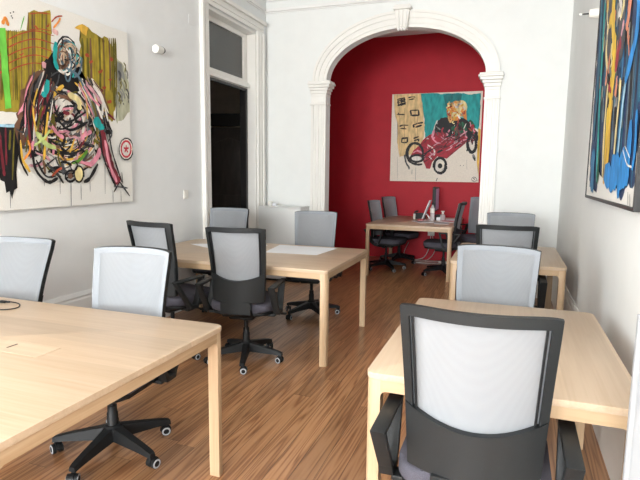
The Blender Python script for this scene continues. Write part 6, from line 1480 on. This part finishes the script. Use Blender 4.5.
dL=desk('desk','pale wood desk in the left foreground with a phone cable lying on it',-3.10,-1.228,.87,2.09,woodX,woodX)
dM=desk('desk','wide pale wood desk in mid room with white paper sheets on it',-3.09,-1.22,3.555,4.735,woodX,woodX)
dR=desk('desk','pale wood desk in the right foreground, long side against the white wall',-.455,.452,1.772,3.003,woodY,woodX)
dR2=desk('desk','pale wood desk along the right wall, behind the right foreground desk',-.432,.462,4.40,5.63,woodY,woodX)
dD=desk('desk','pale wood desk inside the red alcove covered with bottles and magazines',-1.884,-.682,7.12,8.78,woodY,woodX)
# flap over the cable tray of the left desk, in the desk's own coordinates
ox,oy=dL.location[0],dL.location[1]
b=NB(); box(b,-1.95-ox,-1.672-ox,1.445-oy,1.562-oy,H,H+.0012,.0005,1); f=obj('cable_flap',b,woodX,dL)
b=NB(); box(b,-1.878-ox,-1.870-ox,1.482-oy,1.532-oy,H+.001,H+.0018); obj('finger_slot',b,black_m,dL)

# ------------------------------------------------------------------ chair prototype (faces +Y)
def S(u,v,off=0.):
    x=u*(.198+.036*v**.8); z=.43+.648*v
    y=-.235-.062*v**1.3+.018*math.sin(PI*min(1,v*1.1))+.068*u*u
    return Vector((x,y+off,z-.010*v**6*u**8))
def patch(b,fu,nu,nv,o0,o1):
    """solid patch; fu(s,t)->(u,v) for s,t in 0..1"""
    G=[[[b.verts.new(S(*fu(i/nu,j/nv),o)) for j in range(nv+1)] for i in range(nu+1)] for o in (o0,o1)]
    for k in range(2):
        for i in range(nu):
            for j in range(nv): b.faces.new((G[k][i][j],G[k][i+1][j],G[k][i+1][j+1],G[k][i][j+1]))
    for i in range(nu):
        for j in (0,nv): b.faces.new((G[0][i][j],G[0][i+1][j],G[1][i+1][j],G[1][i][j]))
    for j in range(nv):
        for i in (0,nu): b.faces.new((G[0][i][j],G[0][i][j+1],G[1][i][j+1],G[1][i][j]))
def lowv(u): return .385+.085*u*u
def make_chair():
    t=thing('office_chair','','chair')
    b=NB()
    patch(b,lambda s,q:(-1+.125*s,.13+.87*q),3,20,0,.026); patch(b,lambda s,q:(1-.125*s,.13+.87*q),3,20,0,.026)
    patch(b,lambda s,q:(-.875+1.75*s,.945+.055*q),16,2,0,.026)
    obj('back_frame',b,frame_m,t,35)
    for s_ in (-1,1):
        b=NB(); patch(b,lambda s,q:(s_*(.815+.03*s),.38+.565*q),1,16,.006,.024); obj('tension_rail',b,black_m,t,35)
    b=NB(); patch(b,lambda s,q:(-.99+1.98*s,.13+q*(lowv(-.99+1.98*s)-.13)),18,8,-.006,.022); patch(b,lambda s,q:(-.56+1.12*s,.132*q),10,4,-.005,.021)
    # bracket joining the shell to the seat mechanism
    prism(b,[(-.235,.52),(-.235,.43),(-.19,.395),(-.02,.375),(-.02,.405),(-.17,.425),(-.21,.46),(-.21,.52)],0,-.12,.12,.006); obj('back_shell',b,frame_m,t,35)
    b=NB(); patch(b,lambda s,q:(-.985+1.97*s,.135+.86*q),20,20,.0265,.0295); mp=obj('mesh_panel',b,mesh_m,t,35)
    b=NB()
    for s_ in (-1,1): patch(b,lambda s,q:(s_*(.86+.13*s),.135+.86*q),2,20,.0295,.0310)
    patch(b,lambda s,q:(-.86+1.72*s,.945+.05*q),16,2,.0295,.0310)
    bmesh.ops.remove_doubles(b,verts=b.verts,dist=1e-4); obj('frame_tint_band',b,frame_tint_m,mp,35)  # added band, tinted like the back frame seen through the mesh
    b=NB(); patch(b,lambda s,q:(-.70+1.4*s,.30+.06*q),12,2,.008,.026)
    obj('lumbar_bar',b,black_m,t,35)
    b=NB(); prism(b,rrect(-.245,.245,-.185,.27,.09,8),2,.432,.50,.024,4); obj('seat',b,seat_m,t,50)
    b=NB(); prism(b,rrect(-.235,.235,-.175,.26,.085,8),2,.405,.4335,.012,3); box(b,-.10,.10,-.13,.12,.355,.406,.015); obj('seat_pan',b,black_m,t,40)
    for s in (-1,1):
        b=NB(); out=[(-.262,.648),(.045,.656),(-.005,.47),(-.03,.412),(-.11,.412),(-.125,.45)]
        inn=[(-.228,.632),(.018,.639),(-.028,.475),(-.048,.437),(-.098,.437),(-.105,.455)]
        x0,x1=sorted((s*.262,s*.313)); V={}
        R4=[[b.verts.new((x,p[0],p[1])) for p in P] for P,x in ((out,x0),(out,x1),(inn,x1),(inn,x0))]
        n=len(out)
        for k in range(4):
            for i in range(n): b.faces.new((R4[k][i],R4[k][(i+1)%n],R4[(k+1)%4][(i+1)%n],R4[(k+1)%4][i]))
        bmesh.ops.bevel(b,geom=list(b.edges),offset=.003,segments=2,affect='EDGES',profile=.5)
        xa,xb=sorted((s*.10,s*.27)); box(b,xa,xb,-.105,-.04,.392,.412,.004)
        obj('armrest',b,frame_m,t,35)
    b=NB(); tube(b,(.09,.04,.385),(.27,.05,.38),.007); box(b,.26,.32,.03,.07,.374,.386,.005); obj('height_lever',b,black_m,t,40)
    b=NB(); lathe(b,[(.028,.085),(.028,.22),(.024,.225),(.024,.26),(.016,.262),(.016,.36)]); obj('gas_column',b,black_m,t,40)
    b=NB(); lathe(b,[(.042,.068),(.052,.076),(.052,.135),(.036,.155)],n=20)
    for k in range(5):
        a=math.radians(90+72*k+8); rot=Matrix.Rotation(a,4,'Z')
        pr_=[(.03,.034,.078,.146),(.12,.028,.074,.128),(.22,.024,.070,.108),(.285,.022,.066,.092),(.306,.018,.060,.084)]
        R5=[[b.verts.new(rot@Vector((r,sx*w*(1.0 if z==lo else .72),z))) for sx,z in ((-1,lo),(1,lo),(1,hi),(-1,hi))] for r,w,lo,hi in pr_]
        for P_,Q_ in zip(R5,R5[1:]):
            for i in range(4): b.faces.new((P_[i],P_[(i+1)%4],Q_[(i+1)%4],Q_[i]))
        b.faces.new(R5[0]); b.faces.new(R5[-1][::-1])
    obj('star_base',b,black_m,t,30)
    for k in range(5):
        a=math.radians(90+72*k+8); c=Vector((.295*math.cos(a),.295*math.sin(a),0)); sw=a+[.9,2.3,.4,1.6,2.9][k]
        dx=Vector((math.cos(sw),math.sin(sw),0)); ax=Vector((-math.sin(sw),math.cos(sw),0)); c2=c+dx*.012
        b=NB(); tube(b,c+Vector((0,0,.045)),c+Vector((0,0,.08)),.009)
        # hood over the twin wheels
        n=10
        for w0,w1 in ((-.008,.008),):
            A_=[b.verts.new(c2+ax*w0+dx*(.030*math.cos(PI*i/n))+Vector((0,0,.026+.032*math.sin(PI*i/n)))) for i in range(n+1)]
            B_=[b.verts.new(c2+ax*w1+dx*(.030*math.cos(PI*i/n))+Vector((0,0,.026+.032*math.sin(PI*i/n)))) for i in range(n+1)]
            b.faces.new(A_); b.faces.new(B_[::-1])
            for i in range(n): b.faces.new((A_[i],A_[i+1],B_[i+1],B_[i]))
            b.faces.new((A_[0],A_[-1],B_[-1],B_[0]))
        cs=obj('caster',b,black_m,t,40)
        for s in (-1,1):
            b=NB(); m0=c2+ax*(s*.0095)+Vector((0,0,.026)); m1=c2+ax*(s*.026)+Vector((0,0,.026))
            tube(b,m0,m1,.026,.0255,20,0); tube(b,m1,m1+ax*(s*.0015),.0235,.0225,20,1); tube(b,m1+ax*(s*.0015),m1+ax*(s*.003),.015,.013,16,0)
            obj('wheel',b,[black_m,rim_m],cs,40)
    return t
proto=make_chair()
def copy_tree(o,par=None):
    c=o.copy(); COL.objects.link(c)
    if par is not None: c.parent=par
    for ch in list(o.children): copy_tree(ch,c)
    return c
CH=[ # x, y, facing (deg, 0 = away from the camera), height, star base angle, label
 (-.064,1.80,-.5,.985,20,'black framed office chair closest to us, its back turned, at the right foreground desk'),
 (-.065,2.985,173,.962,30,'white mesh office chair facing the camera across the right foreground desk'),
 (.005,4.515,0,.99,10,'black framed office chair seen from behind at the second desk along the right wall'),
 (.035,5.52,180,.985,0,'grey mesh office chair facing us, furthest one along the right wall'),
 (-1.86,3.50,8,.985,4,'black framed office chair with its back to us at the centre of the middle desk'),
 (-2.50,3.45,-10,1.0,50,'black framed office chair by the left wall at the near side of the middle desk'),
 (-1.85,4.90,190,.975,26,'grey mesh office chair behind the middle desk, in front of white heater and arch pilaster'),
 (-2.885,4.86,182,.978,50,'grey mesh office chair behind the middle desk, in front of the dark doorway'),
 (-1.872,2.05,184,.966,59,'white mesh chair behind the left foreground desk, its black star base visible below'),
 (-2.77,2.06,182,.972,40,'white mesh office chair cut off by the left picture edge'),
 (-1.71,7.74,-96,.965,15,'grey backed office chair on the left of the alcove desk, nearer of the pair'),
 (-1.655,8.46,-103,.99,45,'grey backed office chair on the left of the alcove desk, further of the pair'),
 (-.835,7.60,89,.985,0,'black framed office chair on the right of the alcove desk, back towards us'),
 (-.46,8.32,150,1.02,30,'grey backed office chair half hidden behind the right arch pilaster'),
]
for i,(x,y,a,h,ph,lab) in enumerate(CH):
    c=proto if i==0 else copy_tree(proto)
    c.location=(x,y,0); c.rotation_euler=(0,0,math.radians(a)); c.scale=(.965 if i in (4,6) else 1,1,h)
    for ch in c.children:
        if ch.name.split('.')[0] in ('star_base','caster'): ch.rotation_euler=(0,0,math.radians(ph-a-26))
    if i==9:      # this backrest leans further back than the others
        q=Matrix.Rotation(math.radians(8),4,'X'); pv=Vector((0,-.22,.45))
        for ch in c.children:
            if ch.name.split('.')[0] in ('back_frame','tension_rail','mesh_panel','back_shell','lumbar_bar'):
                ch.rotation_euler=(math.radians(8),0,0); ch.location=pv-(q@pv)
    tag(c,lab,'chair','office chairs at the desks')

# ------------------------------------------------------------------ paintings
PC=dict(black=(.012,.011,.012),blush=(.75,.45,.42),brightblue=(.02,.23,.58),brown=(.17,.085,.05),carred=(.36,.018,.035),charcoal=(.07,.07,.075),cream=(.72,.68,.62),crimson=(.38,.03,.05),
 darkolive=(.13,.11,.015),deepgreen=(.01,.10,.05),deepteal=(.01,.17,.17),green=(.12,.30,.04),grey=(.24,.24,.22),lime=(.16,.55,.07),limepale=(.50,.60,.22),logored=(.5,.02,.04),maroon=(.17,.02,.03),
 midblue=(.03,.18,.36),mustard=(.42,.31,.03),navy=(.015,.04,.11),ochre=(.70,.42,.06),olive=(.32,.25,.03),orange=(.75,.27,.05),petrol=(.02,.13,.21),pink=(.68,.26,.33),rose=(.58,.30,.34),rust=(.40,.07,.03),
 sage=(.42,.42,.30),salmon=(.68,.25,.14),sand=(.72,.52,.25),sky=(.35,.58,.72),slate=(.10,.16,.20),straw=(.78,.66,.32),straworange=(.80,.48,.18),tan=(.50,.36,.24),teal=(.015,.33,.32),yellow=(.75,.50,.05))
PM={}
def paint_m(n):
    if n not in PM: PM[n]=noisy(pr('paint_'+n,PC[n],.55,spec=.3),22,.28,.3,(1,1,.35))
    return PM[n]
def painting(name,label,kind,plane,u0,u1,z0,z1,depth,data,cm,sgn=1,frame=None):
    """plane: coordinate of the painted face; sgn: direction the face looks along its axis"""
    mats=[cm]; idx={}
    def mi(c):
        if c not in idx: idx[c]=len(mats); mats.append(paint_m(c))
        return idx[c]
    b=NB()
    def P(u,z,l): 
        o=plane+sgn*l; return (o,u,z) if kind=='x' else (u,o,z)
    k=0; rnd=random.Random(7)
    def clampu(u): return min(max(u,u0+.004),u1-.004)
    def clampz(z): return min(max(z,z0+.004),z1-.004)
    for typ,c,w,pts in data:
        k+=1; l=.0004+k*.00003; m=mi(c)
        if typ=='s':
            Q=catmull([(p[0],p[1],0) for p in pts],5); n=len(Q); L_=[];R_=[]
            for i,q in enumerate(Q):
                d=(Q[min(i+1,n-1)]-Q[max(i-1,0)]); 
                if d.length<1e-6: d=Vector((1,0,0))
                d.normalize(); e=Vector((-d.y,d.x,0)); ww=w/2*(.75+.5*rnd.random())*(1 if 0<i<n-1 else .55)
                L_.append(q+e*ww); R_.append(q-e*ww)
            cl=lambda q:P(clampu(q.x),clampz(q.y),l)
            A_=[b.verts.new(cl(q)) for q in L_]; B_=[b.verts.new(cl(q)) for q in R_]
            for i in range(n-1):
                try: b.faces.new((A_[i],A_[i+1],B_[i+1],B_[i])).material_index=m
                except ValueError: pass
        else:
            Q=[]; n=len(pts)
            for i in range(n):
                a=Vector((*pts[i],0)); c2=Vector((*pts[(i+1)%n],0))
                if w:
                    s=max(1,int((c2-a).length/(.03)))
                    for j in range(s):
                        q=a.lerp(c2,j/s); 
                        if j: q+=Vector((rnd.uniform(-w,w),rnd.uniform(-w,w),0))*.6
                        Q.append(q)
                else: Q.append(a)
            vs=[b.verts.new(P(clampu(q.x),clampz(q.y),l)) for q in Q]
            try:
                f=b.faces.new(vs); f.material_index=m
                bmesh.ops.triangulate(b,faces=[f])
            except ValueError: pass
    me=bpy.data.meshes.new('artwork'); b.to_mesh(me); b.free()
    ctr=(plane,(u0+u1)/2,z0) if kind=='x' else ((u0+u1)/2,plane,z0)
    t=thing(name,label,'painting',ctr)
    b=NB(); s0,s1=sorted((plane,plane-sgn*depth))
    if kind=='x': box(b,s0,s1,u0,u1,z0,z1,.003)
    else: box(b,u0,u1,s0,s1,z0,z1,.003)
    cv=obj('canvas',b,cm,t); cv.matrix_parent_inverse=Matrix.Translation(Vector(ctr)).inverted()
    for m in mats: me.materials.append(m)
    o=bpy.data.objects.new('artwork',me); COL.objects.link(o); o.parent=cv
    if frame:
        g,fw,pj=frame; b=NB()
        for (a0,a1,c0,c1) in ((u0-g-fw,u0-g,z0-g-fw,z1+g+fw),(u1+g,u1+g+fw,z0-g-fw,z1+g+fw),(u0-g,u1+g,z0-g-fw,z0-g),(u0-g,u1+g,z1+g,z1+g+fw)):
            q0,q1=sorted((plane+sgn*pj,plane-sgn*depth)); box(b,q0,q1,a0,a1,c0,c1,.002)
        o=obj('frame',b,blackframe_m,t); o.matrix_parent_inverse=Matrix.Translation(Vector(ctr)).inverted()
    return t
painting('painting','unframed painting of a red open racing car and driver on the red back wall','y',8.81,-1.917,-.468,1.322,2.758,.038,ART['car'],canvas_w,-1)
painting('painting','large canvas with a figure in black, pink and olive strokes, left wall','x',-3.14,1.86,3.802,1.18,2.62,.038,ART['figure'],canvas_m,1)
painting('painting','tall abstract painting in blue and yellow with a thin black frame on the right wall','x',.53,2.668,4.215,1.318,2.98,.028,ART['blue'],canvas_m,-1,(.001,.018,.006))

# ------------------------------------------------------------------ smaller things
# white storage heater in the left corner
t=thing('storage_heater','white enamel storage heater standing in the corner left of the arch','heater',(-2.83,6.41,0))
b=NB(); box(b,-.305,.305,-.15,.155,.03,.985,.008); obj('casing',b,cab_m,t,40)
b=NB(); box(b,-.31,.31,-.155,.157,.985,1.0,.004); obj('top_panel',b,cab_m,t)
b=NB(); box(b,-.28,.28,-.12,.13,0,.03); obj('plinth',b,frame_m,t)
b=NB(); lathe(b,[(.030,0),(.034,.01),(.034,.055),(.02,.062)],(-3.03,6.42,1.0),16); tag(obj('cup',b,white_m,None,40),'small white cup on top of the heater, at its left end','cup')
b=NB(); box(b,-2.985,-2.93,6.38,6.44,1.0,1.04,.005); tag(obj('small_box',b,paper_m),'small pale box beside the cup on top of the heater','box')
# sensors, switches
t=thing('wall_spotlight','small white spotlight on a short arm high on the left wall between painting and doorway','lamp',(XL,4.19,2.57))
b=NB(); tube(b,(0,.13,0),(.012,.13,0),.02); obj('wall_plate',b,white_m,t,40)
b=NB(); tube(b,(.012,.13,0),(.06,.08,0),.008); obj('arm',b,white_m,t,40)
b=NB(); tube(b,(.068,-.05,-.008),(.06,.05,.0),.036,.032,20); obj('lamp_head',b,white_m,t,40)
b=NB(); tube(b,(.06,.051,.0),(.057,.08,.002),.034,.026,20); obj('end_cap',b,black_m,t,40)
t=thing('wall_spotlight','small white spotlight high on the right wall by the blue painting','lamp',(XR,4.36,2.615))
b=NB(); tube(b,(0,0,0),(-.014,0,0),.055); obj('wall_plate',b,white_m,t,40)
b=NB(); tube(b,(-.012,0,0),(-.085,0,0),.038,.028,20); obj('lamp_head',b,white_m,t,40)
b=NB(); tube(b,(-.085,0,0),(-.13,0,0),.005); obj('stem',b,black_m,t,40)
b=NB(); tube(b,(-.13,0,0),(-.15,0,0),.008); obj('tip',b,white_m,t,40)
t=thing('light_switch','white light switch on the left wall above the middle desk','switch',(XL,4.665,1.21))
b=NB(); box(b,0,.008,-.042,.042,-.045,.045,.003); obj('switch_plate',b,white_m,t); b=NB(); box(b,.008,.013,-.03,.03,-.03,.03,.002); obj('rocker',b,white_m,t)
b=NB(); box(b,XL,XL+.006,4.78,4.90,2.955,3.045,.004); tag(obj('wall_sensor',b,wallL_m),'small pale square sensor box near the door casing high on the left wall','sensor')
# papers on the middle desk
def sheet(name,label,pts,z,th=.0012,grp=None):
    b=NB(); prism(b,pts,2,z,z+th); return tag(obj(name,b,paper_m),label,'paper',grp)
sheet('paper_sheet','big white paper sheet lying on the right half of the middle desk',[(-2.03,4.17),(-1.545,4.215),(-1.505,4.68),(-2.10,4.665)],H+.0003)
sheet('paper_sheet','white paper sheet on the left half of the middle desk',[(-2.93,4.36),(-2.45,4.10),(-2.16,4.25),(-2.20,4.60),(-2.62,4.56)],H+.0003)
# phone cable on the left desk
t=thing('charging_cable','black charging cable with its plug end lying on the left foreground desk','cable',(-2.5,1.98,H))
b=NB(); cable(b,[(-.02,.035,.006),(.03,.04,.004),(.085,.022,.003),(.13,-.03,.003),(.11,-.08,.003),(.02,-.12,.003),(-.12,-.17,.003),(-.4,-.26,.003)],.003); obj('cord',b,black_m,t,50)
b=NB(); box(b,-.055,-.015,.012,.032,.0005,.013,.004); tube(b,(-.02,.024,.006),(.0,.035,.006),.005); obj('plug',b,black_m,t,40)
# upright pale screen at the right edge of the picture
t=thing('acrylic_screen','upright pale translucent screen at the lower right picture edge, beside the wall','screen',(.44,1.45,0))
b=NB(); box(b,-.110,.092,-.003,.003,.03,1.118,.001); obj('panel',b,acr_m,t)
b=NB(); box(b,-.122,-.108,-.009,.009,.0,1.12,.003); box(b,.092,.100,-.009,.009,.0,1.12,.003); obj('edge_strip',b,acr_m,t)
b=NB(); box(b,-.122,.10,-.06,.06,0,.012,.003); obj('foot',b,white_m,t)

# ---- things on the alcove desk
def D(name,label,cat,x,y): return thing(name,label,cat,(x,y,H))
t=D('display_monitor','monitor seen almost edge-on, the tallest thing on the alcove desk','monitor',-1.08,8.42); t.rotation_euler=(0,0,math.radians(0))
b=NB(); box(b,-.022,.022,-.20,.20,.13,.50,.006); obj('bezel',b,frame_m,t); b=NB(); box(b,.022,.024,-.18,.18,.15,.48); obj('screen',b,screen_m,t)
b=NB(); box(b,-.10,.10,-.12,.12,0,.012,.004); box(b,-.04,-.02,-.03,.03,.012,.25,.004); obj('stand',b,steel_m,t)
b=NB(); box(b,-.030,-.022,-.20,.20,.13,.51); obj('back_cover',b,black_m,t)
t=D('tablet','white tablet leaning steeply on a stand on the alcove desk, left of the tall monitor','tablet',-1.19,8.15)
b=NB(); prism(b,[(-.055,.005),(-.040,.005),(.07,.305),(.055,.305)],1,-.10,.10,.002); obj('body',b,paper_m,t)
b=NB(); prism(b,[(.0,.10),(.012,.10),(.10,.005),(.088,.005)],1,-.04,.04,.002); box(b,-.08,.12,-.09,.09,0,.006,.002); obj('stand',b,steel_m,t)
t=D('water_bottle','clear water bottle with white label and dark cap on the alcove desk','bottle',-1.068,7.98)
b=NB(); lathe(b,[(.030,0),(.033,.01),(.033,.17),(.030,.20),(.014,.235),(.013,.25)],n=20); obj('bottle_body',b,clear_m,t,50)
b=NB(); lathe(b,[(.0335,.125),(.0340,.13),(.0340,.19),(.0335,.195)],n=20); obj('wrapper',b,white_m,t,50)
b=NB(); lathe(b,[(.015,.25),(.015,.272)],n=16); obj('cap',b,black_m,t,50)
t=D('pump_bottle','small clear bottle with a pale cap, right of the water bottle on the alcove desk','bottle',-.93,8.12)
b=NB(); lathe(b,[(.036,0),(.04,.01),(.04,.085),(.015,.105)],n=18); obj('bottle_body',b,clear_m,t,50); b=NB(); lathe(b,[(.016,.105),(.016,.135),(.028,.137),(.028,.15)],n=16); obj('cap',b,white_m,t,50)
t=D('pump_bottle','small white bottle standing at the left end of the clutter on the alcove desk','bottle',-1.385,8.25)
b=NB(); lathe(b,[(.018,0),(.02,.005),(.02,.075),(.012,.085)],n=16); obj('bottle_body',b,white_m,t,50); b=NB(); lathe(b,[(.013,.085),(.013,.10)],n=14); obj('cap',b,black_m,t,50)
t=D('desk_telephone','black telephone-like box behind the small white bottle on the alcove desk','telephone',-1.31,8.34)
b=NB(); prism(b,[(-.09,0),(.09,0),(.09,.05),(-.09,.10)],0,-.085,.085,.006); obj('body',b,black_m,t,40)
b=NB(); box(b,-.08,-.035,-.085,.085,.102,.125,.008); obj('handset',b,frame_m,t,40)
b=NB(); box(b,-1.29,-1.20,7.98,8.10,H,H+.02,.003); tag(obj('card_box',b,magA),'small dull red box in front of the black telephone on the alcove desk','box')
b=NB(); box(b,-1.05,-.96,8.14,8.24,H,H+.09,.006); tag(obj('black_cube_box',b,black_m),'black box behind the water bottle on the alcove desk','box')
b=NB(); box(b,-1.02,-.965,8.10,8.135,H,H+.05,.003); tag(obj('name_card',b,paper_m),'little white card leaning on the black box on the alcove desk','card')
for i,(x,y,rz,m,lab) in enumerate(((-.90,7.70,10,magB,'grey printed magazine nearest the front of the alcove desk'),(-.83,8.05,-12,magA,'red and white magazine by the black chair on the alcove desk'),(-1.18,7.77,35,magB,'grey folded leaflet in front of the water bottle on the alcove desk'),(-.80,8.35,5,paper_m,'white loose sheet at the far right of the alcove desk'))):
    t=thing('magazine',lab,'magazine',(x,y,H),math.radians(rz)); b=NB(); box(b,-.105,.105,-.148,.148,.0003,.007,.001); obj('pages',b,paper_m,t); b=NB(); box(b,-.105,.105,-.148,.05,.007,.008); obj('cover_print',b,m,t)
# wall socket and cables under the alcove desk
t=thing('power_socket','white power socket on the red wall under the alcove desk','socket',(-1.19,8.85,.46))
b=NB(); box(b,-.055,.055,-.03,-.0005,-.045,.045,.004); obj('socket_plate',b,white_m,t)
b=NB(); box(b,-.02,.02,-.05,-.03,-.02,.02,.004); obj('plug',b,white_m,t)
b=NB(); cable(b,[(-1.19,8.79,.44),(-1.20,8.77,.25),(-1.28,8.72,.06),(-1.45,8.6,.012),(-1.30,8.45,.008),(-1.05,8.5,.008),(-.9,8.6,.008),(-1.0,8.7,.010),(-1.25,8.62,.012)],.0065)
tag(obj('extension_cable',b,cable_w,None,60),'white cable coiled on the floor under the alcove desk','cable','white cables under the alcove desk')
b=NB(); cable(b,[(-1.17,8.79,.44),(-1.10,8.72,.2),(-1.22,8.62,.03),(-1.5,8.7,.01),(-1.62,8.74,.10),(-1.55,8.76,.3)],.005)
tag(obj('extension_cable',b,cable_w,None,60),'thinner white cable looping up to the left under the alcove desk','cable','white cables under the alcove desk')
b=NB(); box(b,-1.02,-.80,8.56,8.62,.0,.035,.006); t=tag(obj('power_strip',b,white_m),'white power strip lying on the floor under the alcove desk','power strip')

# ------------------------------------------------------------------ light
def area(name,loc,rot,sx,sy,power,col=(1,1,1)):
    l=bpy.data.lights.new(name,'AREA'); l.shape='RECTANGLE'; l.size=sx; l.size_y=sy; l.energy=power; l.color=col
    o=bpy.data.objects.new(name,l); COL.objects.link(o); o.location=loc; o.rotation_euler=rot; return o
# daylight entering through the windows
area('daylight_window',(-2.0,YB-.22,1.95),(PI/2,0,0),1.25,2.35,WIN1,(.95,.985,1.))
area('daylight_window',(-.30,YB-.22,1.95),(PI/2,0,0),1.25,2.35,WIN2,(.95,.985,1.))
area('daylight_window',(RX1+.12,7.85,1.95),(PI/2,0,PI/2),.95,2.05,WIN3,(1.,.97,.94))
area('daylight_window',(XL-.22,0,1.95),(PI/2,0,-PI/2),1.5,2.3,WIN4,(.95,.98,1.))
w=bpy.data.worlds.new('World'); scn.world=w; w.use_nodes=True
bg=w.node_tree.nodes['Background']; bg.inputs[0].default_value=(.85,.92,1,1); bg.inputs[1].default_value=1.0

# ------------------------------------------------------------------ camera
cam=bpy.data.cameras.new('Camera'); co=bpy.data.objects.new('Camera',cam); COL.objects.link(co)
cam.sensor_fit='HORIZONTAL'; cam.sensor_width=36; cam.lens=36*520.67/640; cam.clip_start=.02
pit,roll,yaw=.1299,.0115,.3454
cy,sy,cp,sp=math.cos(yaw),math.sin(yaw),math.cos(pit),math.sin(pit)
f=Vector((-sy*cp,cy*cp,-sp)); r=Vector((cy,sy,0)); u=r.cross(f)
r2=math.cos(roll)*r+math.sin(roll)*u; u2=-math.sin(roll)*r+math.cos(roll)*u
M=Matrix((r2,u2,-f)).transposed().to_4x4(); M.translation=Vector((0,0,1.4602)); co.matrix_world=M
scn.camera=co
scn.view_settings.view_transform='Standard'; scn.view_settings.look='None'; scn.view_settings.gamma=1; scn.view_settings.exposure=EXPO
